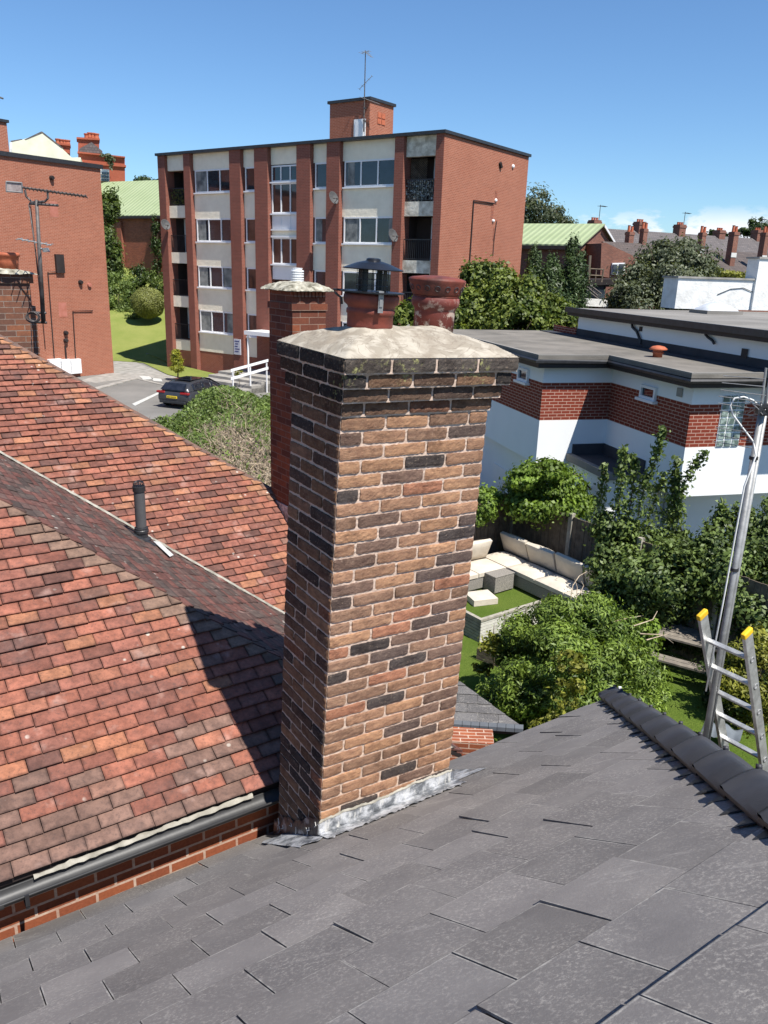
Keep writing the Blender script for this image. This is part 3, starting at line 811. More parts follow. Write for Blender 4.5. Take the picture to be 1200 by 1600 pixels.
# crumpled patch at the near-left corner
mb.grid(lambda u, v: (lambda x, y: (x, y, roofn((x, y))+.028+.006*hsh(int(u*9), int(v*7))*(0 < u < 1)))(-.14+.16*u, -.075+.42*v+.02*math.sin(u*9)), 16, 14)
def leadmat():
    mt, t = newmat('silvered_lead'); co = t.n('ShaderNodeTexCoord', out=3)
    n1 = t.noise(co, 11, 6, .7); 
    mpp = t.n('ShaderNodeMapping', Vector=co, Scale=(1, 1, .25))
    col = t.mix(t.mapr(n1, .42, .58), (.16, .17, .185), (.62, .63, .65))
    col = t.mix(t.mapr(t.noise(mpp, 42, 4, .7), .56, .64, 0, .8), col, (.66, .65, .62))
    finish(t, col, .42, t.noise(co, 24, 5, .7), .7, .008, .5, .3); return mt
M['leadsilver'] = leadmat()
chpart(mb, 'lead_flashing', M['leadsilver'], smooth=True)
mb = MB()
rg = random.Random(81)
def mfill(u, v):
    x = -.01+(CW+.02)*u; z = roofn((x, -.006))+.106+.006*math.sin(x*14)+.003*math.sin(x*60)
    return (x, -.002-.009*math.sin(v*math.pi)+rg.uniform(-.001, .001), z+(v-.4)*.014+rg.uniform(-.003, .003))
mb.grid(mfill, 90, 4)
chpart(mb, 'flashing_pointing', M['mortar'], smooth=True)
M['paintdrip'] = plain('white_drips', (.65, .64, .6), (.5, .5, .48), 20, .7)
mb = MB(); rg = random.Random(4)
for k in range(9):
    y = -.0+CD*rg.random(); z = roofn((0, y))+.07+.07*rg.random(); l = rg.uniform(.015, .06)
    mb.tube([(-.013, y, z), (-.014, y-.012+rg.uniform(-.01, .01), z-l*.5), (-.016, y+rg.uniform(-.02, .02), z-l)], rg.uniform(.0015, .003), 5)
chpart(mb, 'paint_drips', M['paintdrip'])
chim.parent = house; chim.matrix_parent_inverse = house.matrix_world.inverted()
# ================================================================ RED TILED NEIGHBOUR
GP = EYE+Vector((-1.1, 3.31, -2.6925)); RS = R_(34.3); cR, sR = math.cos(RS), math.sin(RS)
U1 = (-D1*cR+UP*sR); N1 = EV.cross(U1).normalized(); N1 = N1 if N1.z > 0 else -N1
def s1(p): return (p-GP).dot(EV), (p-GP).dot(U1)
h1 = [s1(at_pl(x, y, GP, N1)) for x, y in ((0, 780), (430, 1022), (200, 905))]
SE = sum(s+t*cR for s, t in h1)/3
HE = GP+EV*SE                                   # hip end at eaves level
U2 = (-EV*cR+UP*sR); N2 = D1.cross(U2).normalized(); N2 = N2 if N2.z > 0 else -N2
def s2(p): return (p-HE).dot(-D1), (p-HE).dot(U2)
v1 = [s2(at_pl(x, y, HE, N2)) for x, y in ((0, 710), (440, 962), (220, 838))]
print('hip', h1, SE, 'valley', [s-t*cR for s, t in v1])
WV = sum(s-t*cR for s, t in v1)/3
G3 = HE-D1*WV                                   # valley foot
def s3(p): return (p-G3).dot(EV), (p-G3).dot(U1)
h3 = [s3(at_pl(x, y, G3, N1)) for x, y in ((0, 525), (447, 788), (220, 645))]
print('hip3', h3)
SE3 = sum(s+t*cR for s, t in h3)/3
nb = empty('tiled_house', frame(GP, 35), 'old house with red clay tile roofs, grey gutter and two red brick chimneys', 'house')
TP = [((.38, .125, .072), 34), ((.32, .11, .07), 28), ((.27, .10, .067), 18), ((.40, .145, .08), 8), ((.20, .088, .065), 6), ((.29, .14, .095), 4), ((.46, .18, .085), 3)]
def ttint(dark=1.0, orange=None, pale=None):
    def f(k, i, s, t):
        h = hsh(k, i, dark)*105; acc = 0
        for p, w_ in TP:
            acc += w_
            if h <= acc: break
        g = (.82+.36*hsh(k, i, 4))*dark
        if pale and pale(s, t) and hsh(k, i, 8) > (t-.1)*1.6+.35: p = (.24, .135, .10)
        if orange and orange(s, t): p = ((.50, .22, .10) if hsh(k, i, 6) > .45 else (.36, .17, .10)) if dark < 1 else (.26, .155, .105)
        if dark == 1.0 and any(abs(s-a) < .082 and -.005 < b-t < .075 for a, b in ORG): p = (.47, .17, .08)
        return tuple(x*g for x in p)
    return f
ORG = [s1(at_pl(x, y, GP, N1)) for x, y in ((189, 1153), (211, 1172), (14, 1126), (12, 1206))]
G = .077
planes1 = [(1, cR, SE), (0, -1, 0.02), (-1, 0, 5)]
def lf(k, i): return .005*(hsh(k, i, 1) > .8)
mb = laid(GP, EV, U1, [i*G-.013 for i in range(56)], (-5, SE+.2), planes1, .1625, .04, .0085, .003,
          ttint(1.0, lambda s, t: abs(s+t*cR-SE) < .16, lambda s, t: t < .95), lambda k: .0812*(k % 2)+.005+.006*hsh(k, 3), lf, head=.003, jit=.003, seed=21)
reparent(mb.build('clay_tiles', M['tile']), nb)
planes2 = [(-1, cR, 0), (-1, 0, 0), (1, -cR, WV), (0, -1, .55)]
mb = laid(HE, -D1, U2, [i*G for i in range(-9, 60)], (0, 6), planes2, .1625, .04, .0085, .003,
          lambda k, i, s, t: tuple(x*(.8+.5*hsh(k, i)) for x in ((.15, .085, .068), (.20, .08, .06), (.12, .085, .07))[int(hsh(k, i, 2)*2.99)]), lambda k: .0815*(k % 2), lf, head=.003, jit=.003, seed=22)
reparent(mb.build('clay_tiles', M['tile']), nb)
planes3 = [(-1, -cR, 0), (1, cR, SE3), (1, 0, SE3-.25), (0, -1, .75), (-1, 0, 6.5)]
mb = laid(G3, EV, U1, [i*G for i in range(-12, 84)], (-6.5, SE3+1.2), planes3, .1625, .04, .0085, .003,
          ttint(.97, lambda s, t: abs(s+t*cR-SE3) < .17 and hsh(int(t*9)) > .25), lambda k: .0815*(k % 2)+.01*hsh(k, 5), lf, head=.003, jit=.003, seed=23)
reparent(mb.build('clay_tiles', M['tile']), nb)
# decks under the tiles + the hidden back slope
mb = MB()
def P1(s, t, n=-.004): return GP+EV*s+U1*t+N1*n
mb.slab([P1(-5, 0), P1(SE, 0), P1(SE-4.2*cR, 4.2), P1(-5, 4.2)], (0, 0, -.03))
def P2(s, t, n=-.004): return HE-D1*s+U2*t+N2*n
mb.slab([P2(0, 0), P2(0, -.55), P2(WV-.55*cR, -.55), P2(WV, 0), P2(WV+4.3*cR, 4.3), P2(4.3*cR, 4.3)], (0, 0, -.03))
def P3(s, t, n=-.004): return G3+EV*s+U1*t+N1*n
mb.slab([P3(.75*cR, -.75), P3(SE3-.25, -.75), P3(SE3-.25, .25/cR), P3(SE3-6*cR, 6), P3(-6*cR, 6)], (0, 0, -.03))
HE3 = G3+EV*SE3
def P4(s, t, n=-.008): return HE3-D1*s+U2*t+N2*n
mb.slab([P4(0, 0), P4(5, 0), P4(5, 6), P4(6*cR, 6)], (0, 0, -.03))
reparent(mb.build('roof_deck', M['fascia']), nb)
# hip bedding / edge of far hip (mortar ribbon), valley mortar, eaves mortar, lead valley
mb = MB(); rg = random.Random(3)
def ribbon(a, b, wdt, n, side, nrm, seed, amp=.01, up_=.012):
    rr = random.Random(seed); vs = []
    for i in range(n+1):
        f = i/n; p = a.lerp(b, f); o1 = rr.uniform(-amp, amp); o2 = rr.uniform(-amp, amp)*1.5
        vs += [p+side*o1+nrm*(up_*.3), p+side*(wdt*.5+o2*.3)+nrm*(up_+rr.uniform(0, .006)), p+side*(wdt+o2)+nrm*up_*.2]
    return vs, [(3*i+j, 3*i+j+1, 3*i+4+j, 3*i+3+j) for i in range(n) for j in (0, 1)]
va = G3+UP*.012; vb = G3-(EV+D1)*4.2*cR+UP*(4.2*sR+.012)
va0 = va.lerp(vb, -.2)
mb.add(*ribbon(va0, va.lerp(vb, .47), .05, 90, (EV*.35+D1).normalized(), UP, 5, .012, .03))
mb.add(*ribbon(va.lerp(vb, .60), va.lerp(vb, .72), .030, 30, (EV*.35+D1).normalized(), UP, 6, .008, .03))
mb.add(*ribbon(va.lerp(vb, .80), va.lerp(vb, .98), .040, 40, (EV*.35+D1).normalized(), UP, 7, .008, .03))
ea = GP+EV*(SE-.1)-U1*.02+N1*.004
reparent(mb.build('valley_mortar', M['mortar'], smooth=True), nb); mb = MB()
ma = s1(at_pl(48, 1350, GP, N1))[0]; mz = s1(at_pl(388, 1225, GP, N1))[0]
mb.add(*ribbon(GP+EV*ma-U1*.045-N1*.006, GP+EV*mz-U1*.040-N1*.006, .026, 40, U1, N1, 9, .004, .005))
reparent(mb.build('eaves_mortar', M['mortar'], smooth=True), nb)
mb = MB()
M['hipbed'] = plain('brown_hip_bed', (.17, .10, .075), (.10, .07, .06), 6, .9, .5, 30)
mb.tube([HE3-(EV+D1)*.25+UP*(.25/cR*sR-.02)+(-D1*.02), HE3-UP*.02-(EV+D1)*5*cR+UP*(5*sR)-D1*.02], .05, 8)
reparent(mb.build('hip_bedding', M['hipbed']), nb)
# slipped felt/lead tongue under the vent
pv = at_pl(222, 845, HE, N2)
mb = MB()
B = Matrix((-D1, U2, N2)).transposed().to_4x4(); B.translation = pv
mb.box(-.10, .09, -.10, .13, .005, .032, B=B)
lt = P2(*s2(at_pl(258, 868, HE, N2)), .028)
reparent(mb.build('vent_tile', M['black'], bevel=.01), nb)
mb = MB(); mb.slab([P2(*s2(at_pl(x, y, HE, N2)), .034) for x, y in ((236, 851), (247, 853), (268, 873), (262, 876))], (0, 0, .004))
reparent(mb.build('lead_tongue', M['paintdrip']), nb)
# the grey plastic soil vent with ball cage
mb = MB()
zt = 0.47
M['pipegrey'] = plain('grey_vent_pipe', (.085, .085, .088), (.065, .065, .068), 4, .42, spec=.5)
mb.lathe(pv, [(.045, -.1), (.045, zt-.01)], 28)
vp_ = reparent(mb.build('vent_pipe', M['pipegrey'], smooth=False), nb)
mb = MB()
mb.lathe(pv, [(.075, -.05), (.075, .02), (.052, .035), (.052, .075), (.060, .078), (.060, .10), (.056, .105), (.056, .12), (.046, .125), (.046, .13)], 28)
mb.lathe(pv, [(.046, zt-.03), (.052, zt-.03), (.052, zt+.012), (.046, zt+.014)], 28)
for k in range(16):
    a = k*math.pi*2/16; mb.tube([pv+Vector((math.cos(a)*.045*c_, math.sin(a)*.045*c_, zt+.012+h_)) for c_, h_ in ((1, 0), (.98, .018), (.8, .034), (.45, .044), (.1, .047))], .0032, 4)
mb.lathe(pv, [(.012, zt+.054), (.012, zt+.062), (.002, zt+.064)], 10)
mb.tube([pv+Vector((math.cos(a*.3927)*.038, math.sin(a*.3927)*.038, zt+.046)) for a in range(17)], .003, 4)
reparent(mb.build('vent_cage', M['black']), nb)
# gutter
mb = MB(); Fg = frame(GP, 35)
MBg = MB(Fg)
gy = -.05; gz = -.05; r = .044
def gfn(u, v):
    a = math.pi*(v)+math.pi; return (-5+(5+SE+.05)*u, gy+r*math.cos(a), gz+r*math.sin(a)*.92+.012*0)
MBg.grid(gfn, 60, 12)
def gfn2(u, v):
    a = math.pi*(v)+math.pi; return (-5+(5+SE+.05)*u, gy+(r-.004)*math.cos(a), gz+.002+(r-.004)*math.sin(a)*.92)
MBg.grid(gfn2, 2, 12)
MBg.box(-5, SE+.05, gy-r-.004, gy-r+.003, gz-.006, gz+.004); MBg.box(-5, SE+.05, gy+r-.003, gy+r+.004, gz-.004, gz+.008)
for x_ in (-3.6, -2.7, -1.7, -.75):
    def ring(u, v):
        a = math.pi*v+math.pi; return (x_+.045*u, gy+(r+.007)*math.cos(a), gz+(r+.007)*math.sin(a)*.92)
    MBg.grid(ring, 1, 12)
o = MBg.build('gutter', M['gutter'], smooth=True); reparent(o, nb)
MBg = MB(Fg)
for x_ in (-1.25, -.62, -2.2): MBg.box(x_, x_+.018, gy-.058, gy-.05, gz-.05, gz+.012); MBg.box(x_, x_+.018, gy-.056, .02, gz-.062, gz-.056)
MBg.box(-5, SE, .02, .035, -.08, .01)
reparent(MBg.build('gutter_bracket', M['black']), nb)
# walls
mb = MB()
zl = -GP.z-.36
mb.prism([(-5, .052), (SE-.12, .052), (SE-.12, WV+.4), (-5, WV+.4)], zl, -.03)
mb.prism([(-6, WV+.402), (SE3-.12, WV+.402), (SE3-.12, WV+5), (-6, WV+5)], zl, -.03)
mb.build('brick_wall', M['wallbrick'], nb)
mb = MB(); mb.box(-4.2, -.20, .045, .089, -.62, -.58); 
# ---- second chimney: tall slim red stack behind the far hip
def stack(name, cx, cy, ztop, w_, d_, zbase, mat, corb, soldier=True):
    mb = MB()
    mb.box(-w_/2, w_/2, -d_/2, d_/2, zbase-ztop, -corb*.0623*0-.19)
    mb.box(-w_/2-.012, w_/2+.012, -d_/2-.012, d_/2+.012, -.19, -.13)
    mb.box(-w_/2+.004, w_/2-.004, -d_/2+.004, d_/2-.004, -.13, -.02)
    o = mb.build(name, mat); o.matrix_world = frame(Vector((cx, cy, ztop)), 35); return o
b2 = at_y(440, 782, 7.45)
FC2 = frame(Vector((b2.x, b2.y, 0)), 35)
# near vertical edge seen at (457,520); build faces back from it
e2 = at_y(457, 520, 7.30); t2 = at_y(457, 452, 7.30)
w2, d2 = .345, .46
c2c = e2+EV*(w2/2)-D1*(d2/2)
c2 = stack('chimney', c2c.x, c2c.y, t2.z+.005, w2, d2, GP.z-.3, M['chim2brick'], 3)
c2['label'] = 'slim tall red brick chimney behind the brown chimney, mossy cap and white louvred terminal'
reparent(c2, nb)
mb = MB(); rg = random.Random(6)
def cap2(u, v):
    x = -.235+.47*u; y = -.29+.58*v; ed = min(u, 1-u, v, 1-v)
    return (x+.01*math.sin(v*25), y+.01*math.sin(u*23), -.018+.085*(1-math.exp(-ed/.16))+rg.uniform(-.004, .004))
mb.grid(cap2, 22, 24); mb.box(-.225, .225, -.28, .28, -.024, -.012)
M['mossycap'] = plain('mossy_cap', (.50, .47, .38), (.12, .11, .08), 14, .95, 1, 30, .1)
o = mb.build('chimney_cap', M['mossycap'], c2, smooth=True)
mb = MB()
for k in range(5): mb.lathe((0, 0, .055+k*.022), [(.045, 0), (.062, .0), (.062, .012), (.045, .016)], 20)
mb.lathe((0, 0, .04), [(.045, 0), (.045, .13), (.05, .132), (.05, .136), (.002, .138)], 20)
mb.build('pot_terminal', M['upvc'], c2)
mb = MB()
for k in range(9):        # soot-dark dentils under the cap
    mb.box(-w2/2+.01+k*.037, -w2/2+.036+k*.037, -d2/2-.014, -d2/2-.004, -.075, -.022)
mb.build('dentils', M['chim2brick'], c2)
mb = MB(); zb_ = at_pl(426, 778, G3, N1).z-t2.z
B = Matrix.Identity(4)
mb.box(-w2/2-.012, -w2/2-.002, -d2/2-.02, d2/2, zb_-.35, zb_-.02); mb.box(-w2/2-.012, w2/2, -d2/2-.012, -d2/2-.002, zb_-.3, zb_-.05)
mb.build('lead_flashing', M['leadsilver'], c2)
# ---- left chimney
rr_ = at_y(52, 440, 9.0)
w3, d3 = 1.2, .5
c3c = rr_-EV*(w3/2)-D1*(d3/2)
zt3 = at_y(52, 425, 9.0).z
mb = MB()
mb.box(-w3/2, w3/2, -d3/2, d3/2, -3.2, -.36); mb.box(-w3/2-.0, w3/2-.035, -d3/2+.01, d3/2-.01, -.36, -.12)
mb.box(-w3/2-.01, w3/2+.0, -d3/2-.01, d3/2+.01, -.12, -.02)
c3 = mb.build('chimney', M['chim3brick']); c3.matrix_world = frame(Vector((c3c.x, c3c.y, zt3)), 35)
c3['label'] = 'wide mottled brick chimney with terracotta pot at the left edge'
reparent(c3, nb)
mb = MB(); rg = random.Random(61)
mb.grid(lambda u, v: (-w3/2-.05+(w3+.1)*u+.008*math.sin(v*30), -d3/2-.06+(d3+.12)*v+.01*math.sin(u*31), -.022+.055*(1-math.exp(-min(u, 1-u, v, 1-v)/.1))+rg.uniform(-.006, .004)), 40, 16)
mb.build('chimney_cap', M['mossycap'], c3, smooth=True)
mb = MB(); mb.lathe((.40, 0, .02), [(.11, 0), (.115, .08), (.125, .13), (.135, .135), (.135, .17), (.12, .175), (.11, .175), (.10, .05)], 24)
mb.lathe((.12, 0, .02), [(.11, 0), (.115, .08), (.125, .13), (.135, .135), (.135, .17), (.12, .175), (.11, .175), (.10, .05)], 24)
mb.build('chimney_pot', M['terracotta'], c3, smooth=True)
# ---- neighbour's low slate bay seen right of the chimney
Yb = 8.0
bc = at_y(812, 1134, Yb); by = lambda x, y: at_pl(x, y, bc, UP)
bl = by(640, 1122); ed = (bl-bc).normalized()
mb = MB(); back = Vector((-ed.y, ed.x, 0)); back = back if back.y > 0 else -back
bay = empty('bay_extension', Matrix.Translation(bc), 'small slate-roofed brick bay below the right side of the brown chimney', 'extension')
rise = .55
ub = (back*.93+UP*.36).normalized()
nbay = ed.cross(ub)
q_ = at_pl(719, 1066, bc, nbay)-bc; BT = q_.dot(ub); BK = q_.dot(ed)/BT; print('bay', BT, BK)
def btint(k, i, s, t): g = .09+.04*hsh(k, i); return (g*1.04, g, g*1.0)
mbs = laid(bc, ed, ub, [i*.13 for i in range(30)], (-.2, 2.6), [(-1, BK, 0.0), (1, 0, 2.6), (0, -1, .05), (0, 1, BT)], .24, .06, .006, .004, btint, lambda k: .12*(k % 2), None, seed=5)
reparent(mbs.build('roof_slates', M['slate']), bay)
mb = MB(); mb.slab([bc-UP*.006, bc+ed*2.6-UP*.006, bc+ed*2.6+ub*BT-UP*.006, bc+ub*BT+ed*BT*BK-UP*.006], (0, 0, -.03))
mb.slab([bc, bc+ed*2.6, bc+ed*2.6-UP*.12, bc-UP*.12], back*.03)
mb.slab([bc-UP*.04, bc+ub*BT+ed*BT*BK-UP*.04, bc+ub*BT+ed*BT*BK-UP*.16, bc-UP*.16], ed*.03)
reparent(mb.build('fascia_board', M['fascia']), bay)
mb = MB(frame(bc, math.degrees(math.atan2(ed.y, ed.x))))
sgn = 1 if (Vector((-ed.y, ed.x, 0))).dot(back) > 0 else -1
M['eaveslate'] = plain('blue_grey_eaves', (.12, .135, .155), (.09, .10, .12), 6, .6)
for k in range(17): mb.slab([(k*.1-.04, -sgn*.03, -.02), (k*.1+.055, -sgn*.03, -.02), (k*.1+.055, -sgn*.005, .02), (k*.1-.04, -sgn*.005, .02)], (0, 0, -.05))
reparent(mb.build('eaves_course', M['eaveslate']), bay)
# its brick flank and the house's lit lower wall
wl = at_y(772, 1163, Yb-.35); wr = wl+ed*2.4
mb = MB(); 
q = Vector((wl.x, wl.y, 0)); q2 = Vector((wr.x, wr.y, 0)); bk = back*.3
mb.prism([tuple(v_) for v_ in ((q.x, q.y), (q2.x, q2.y), (q2.x+bk.x, q2.y+bk.y), (q.x+bk.x, q.y+bk.y))], -.4, wl.z)
o = mb.build('brick_wall', M['wallbrick']); reparent(o, bay)

# ================================================================ APARTMENT BLOCK (four storeys)
YA = -35.64856; ZA = .3
A0 = at_z(303, 575, ZA); An = dirv(YA+90)
TLp = at_pl(245.5, 243.5, A0, An); TRp = at_pl(694.8, 208.5, A0, An)
FA = frame(Vector((TLp.x, TLp.y, ZA)), YA); FAi = FA.inverted()
def fx(x, y=240, dep=0.0):
    n = An; p = A0+An*dep; return (FAi @ at_pl(x, y, p, n))
HA = (FAi @ TLp).z; WA = fx(694.8, 208.5).x
zl_ = lambda y, x=330: fx(x, y).z
print('block H,W', HA, WA, [round(zl_(y), 2) for y in (263, 300, 339, 341, 377, 414, 416, 449, 486, 520, 551, 579)])
blk = empty('apartment_block', FA, 'four storey red brick block with cream panels and piers behind the brown chimney', 'apartment block')
SD = 8.6
X = {k: fx(k).x for k in (256, 285.5, 295.5, 357.5, 374.5, 396.7, 417.5, 463, 484.5, 510.2, 530.6, 616.7, 630.7, 680.8)}
zw = [(zl_(520), zl_(486)), (zl_(449.5), zl_(416)), (zl_(377.5), zl_(341)), (zl_(300), zl_(263.5))]
zs_bot = zl_(551)
def part(mb, name, mat, root=blk, **k): return mb.build(name, mat, root, **k)
RC = .28
mb = MB()     # brick shell: body behind facade with openings handled by bays
mb.box(0.02, WA-.02, SD-.3, SD, -1.2, HA-.02); mb.box(.0, .3, 1.4, SD-.3, -1.2, HA-.02); mb.box(WA-.30, WA, .02, SD, -1.2, HA-.02)
mb.box(.02, WA-.3, RC+.02, RC+.32, -1.2, zs_bot)          # plinth
part(mb, 'brick_wall', M['flatbrick'])
mb = MB(); mb.box(.3, WA-.32, RC+.1, SD-.32, HA-.5, HA-.2); part(mb, 'roof_slab', M['felt'])
for a, b in ((0, 256), (285.5, 295.5), (357.5, 374.5), (396.7, 417.5), (463, 484.5), (510.2, 530.6), (616.7, 630.7), (680.8, None)):
    xa = X.get(a, 0.0); xb = X[b] if b else WA-.003
    mb = MB(); mb.box(xa, xb, 0, RC+.4 if b and a else 1.45, -1.2, HA-.01); part(mb, 'pier', M['flatbrick_dark'])
mb = MB()
mb.box(-.10, WA+.10, -.10, RC+.10, HA-.01, HA+.13); mb.box(-.10, .2, RC+.10, SD+.1, HA-.01, HA+.128); mb.box(WA-.2, WA+.10, RC+.10, SD+.1, HA-.01, HA+.128); mb.box(.2, WA-.2, SD-.2, SD+.1, HA-.01, HA+.128)
part(mb, 'parapet_coping', M['black'])
def window(xa, xb, za, zb, lights, gl='glass', curtain=None, transom=None, y=RC+.02):
    fr = MB(); t = .075
    fr.box(xa, xb, y-.04, y+.06, zb-t, zb); fr.box(xa, xb, y-.04, y+.06, za, za+t)
    n = lights; xs = [xa+(xb-xa)*i/n for i in range(n+1)]
    for i, x in enumerate(xs):
        x0_ = x-(0 if i == 0 else t*.5 if i < n else t); fr.box(x0_, x0_+t, y-.038, y+.058, za+t, zb-t)
    fr.box(xa-.04, xb+.02, y-.16, y-.04, za-.07, za+.0)
    if transom: fr.box(xa+t, xb-t, y-.036, y+.056, za+(zb-za)*transom, za+(zb-za)*transom+t)
    f = part(fr, 'window', M['upvc'])
    g = MB(); g.box(xa+.02, xb-.02, y+.0, y+.02, za+.02, zb-.02); g.build('pane', M[gl], f)
    if curtain:
        c = MB()
        for (u0, u1) in curtain:
            c.grid(lambda u, v: (xa+(xb-xa)*(u0+(u1-u0)*u), y-.004+.0*u, za+t+(zb-za-2*t)*v), 1, 1)
        c.build('curtain', M['curtain'], f)
    return f
st_ = MB()
def panel(xa, xb, za, zb, mat='stucco', y=RC):
    mb = MB(); n = 10
    mb.box(xa, xb, y, y+.3, za, zb); return part(mb, 'stucco_panel', M[mat])
bays = [(295.5, 357.5, 3), (374.5, 396.7, 1), (484.5, 510.2, 1), (530.6, 616.7, 3)]
curt = {(295.5, 0): [(0.03, .3), (.75, .98)], (295.5, 1): [(.03, .26), (.7, .97)], (295.5, 2): [(.03, .25)], (295.5, 3): [(.03, .3)], (530.6, 2): [(.05, .3), (.9, .98)], (530.6, 3): [(.06, .2)], (484.5, 2): [(.1, .5)]}
for a, b, n in bays:
    xa, xb = X[a]+.002, X[b]-.002
    for i, (za, zb) in enumerate(zw):
        gl = 'glass_brown' if (a == 374.5 and i < 3) else 'glass'
        window(xa+(.12 if n == 1 else .12), xb-(.1 if a == 530.6 else -.0)-.01, za, zb, n, gl, curt.get((a, i)))
        zt = zw[i+1][0]-.07 if i < 3 else HA-.01
        panel(xa, xb, zb, zt)
    panel(xa, xb, zs_bot, zw[0][0]-.07)
# stair bay
xa, xb = X[417.5]+.002, X[463]-.002
for i in (1, 2):
    pass
z_ = lambda y: zl_(y, 440)
window(xa+.05, xb, z_(333), z_(285), 3, 'glass_brown'); window(xa+.05, xb, z_(283), z_(257), 3, 'glass')
panel(xa, xb, z_(255.5), HA-.01)
window(xa+.05, xb, z_(413), z_(371), 3, 'glass_brown')
mb = MB(); mb.box(xa+.05, xb, RC, RC+.1, z_(358), z_(334)); mb.box(xa+.05, xb, RC, RC+.1, z_(437), z_(414)); mb.box(xa+.05, xb, RC-.12, RC+.1, z_(360), z_(357.5)); mb.box(xa+.05, xb, RC-.12, RC+.1, z_(371), z_(368))
for q_ in (.33, .66): mb.box(xa+(xb-xa)*q_, xa+(xb-xa)*q_+.05, RC-.02, RC, z_(358), z_(334))
part(mb, 'infill_panel', M['upvc'])
panel(xa, xb, z_(368), z_(360), y=RC+.02)
mb = MB(); mb.box(xa, xb, RC+.25, RC+.3, 0, z_(437)); part(mb, 'entrance_glass', M['glass_brown'])
mb = MB(); mb.box(xa-.6, xb+.2, -1.4, RC+.2, z_(524), z_(518)); mb.tube([(xa-.4, -1.3, 0), (xa-.4, -1.3, z_(524))], .05, 8); part(mb, 'entrance_canopy', M['upvc'])
# balconies
def balcony(xa, xb, za, zb, stuff=None, door=True, side='r'):
    mb = MB(); dpt = 1.35
    mb.box(xa, xb, dpt, dpt+.1, za, zb)
    mb.box(xa-.1, xa, RC+.42, dpt, za, zb); mb.box(xb, xb+.1, RC+.42, dpt, za, zb)
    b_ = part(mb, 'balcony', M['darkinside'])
    mb = MB(); n = max(8, int((xb-xa)/.11))
    for i in range(n+1): mb.box(xa+(xb-xa)*i/n-.011, xa+(xb-xa)*i/n+.011, RC-.02, RC+.0, za+.05, za+.95)
    mb.box(xa, xb, RC-.03, RC+.01, za+.95, za+1.0); mb.box(xa, xb, RC-.025, RC+.005, za+.05, za+.09)
    mb.build('railing', M['black'], b_)
    if door:
        mb = MB(); x0_ = xa+(xb-xa)*.5; mb.box(x0_, x0_+.06, dpt-.04, dpt, za, za+2.0); mb.box(x0_, xb-.05, dpt-.038, dpt-.002, za+1.98, za+2.05); mb.box(x0_+.06, xb-.1, dpt-.02, dpt-.005, za, za+1.98)
        mb.build('balcony_door', [M['upvc']], b_)
    return b_
xl0, xl1 = X[256]+.002, X[285.5]-.002
bz = [(zl_(520, 270)-.0, zw[0][1]), (None, None)]
zy = lambda y: fx(270, y).z
lev = [(zy(530), zy(479)), (zy(462), zy(411)), (zy(394), zy(340)), (zy(321), zy(266))]
for i, (za, zb) in enumerate(lev):
    balcony(xl0, xl1, za, zb, door=False)
    zt = lev[i+1][0] if i < 3 else HA-.01
    mb = MB(); mb.box(xl0, xl1, RC-.05, RC+.2, zb, zt); mb.box(xl0, xl1, RC+.2, 1.4, zt-.2, zt-.01); part(mb, 'stucco_panel', M['stucco'])
panel(xl0, xl1, zs_bot-.1, lev[0][0])
mb = MB(); 
for i in (0, 2): mb.box(xl0+.02, xl1-.02, 1.30, 1.345, lev[i][0], lev[i][1])
part(mb, 'balcony_back_wall', M['oldwhite'])
xr0, xr1 = X[630.7]+.002, X[680.8]-.002
zy = lambda y: fx(655, y).z
levr = [(zy(490), zy(427)), (zy(407), zy(337)), (zy(314), zy(243))]
for i, (za, zb) in enumerate(levr):
    balcony(xr0, xr1, za, zb)
    zt = levr[i+1][0] if i < 2 else HA-.01
    mb = MB(); mb.box(xr0, xr1, RC-.05, RC+.2, zb, zt); mb.box(xr0, xr1, RC+.2, 1.4, zt-.2, zt-.01); part(mb, 'stucco_panel', M['stucco_dirty'])
panel(xr0, xr1, -.5, levr[0][0])
# flowers on the two upper balconies, trellis on the right one
mb = MB()
xa = xr0+.05; xb = xr0+1.0; za = levr[2][0]+.9; zb = levr[2][1]-.05; n = 9
for i in range(-n, n):
    for sg in (1, -1):
        x0_ = xa+(xb-xa)*i/n; h = zb-za; x1_ = x0_+sg*h
        p, q = Vector((x0_, RC+.3, za)), Vector((x1_, RC+.3, zb))
        ta = 0; d = q-p
        ts = [0.0, 1.0]
        lo_, hi_ = (xa-p.x)/d.x, (xb-p.x)/d.x
        if lo_ > hi_: lo_, hi_ = hi_, lo_
        lo_, hi_ = max(0, lo_), min(1, hi_)
        if hi_-lo_ > .03: mb.tube([p+d*lo_, p+d*hi_], .014, 4)
part(mb, 'trellis', M['wood'])
for nm, (xa, xb, z0_, n_, col) in {'a': (xl0, xl1, lev[3][0], 420, 1), 'b': (xr0, xr1, levr[2][0], 900, 0)}.items():
    rng = np.random.default_rng(5)
    P = np.stack([rng.uniform(xa, xb, n_), rng.uniform(RC+.02, RC+.35, n_), z0_+rng.uniform(.05, .95, n_)**1.0], 1)
    o = leafmesh('balcony_plants', P, rng.normal(size=(n_, 3))+np.array([0, -1, .5]), .12, rng.uniform(0, 1, n_), L_['gold'] if col else leafmat('blossom', (.03, .04, .02), (.75, .75, .72), trans=.1), blk, .7, rng)
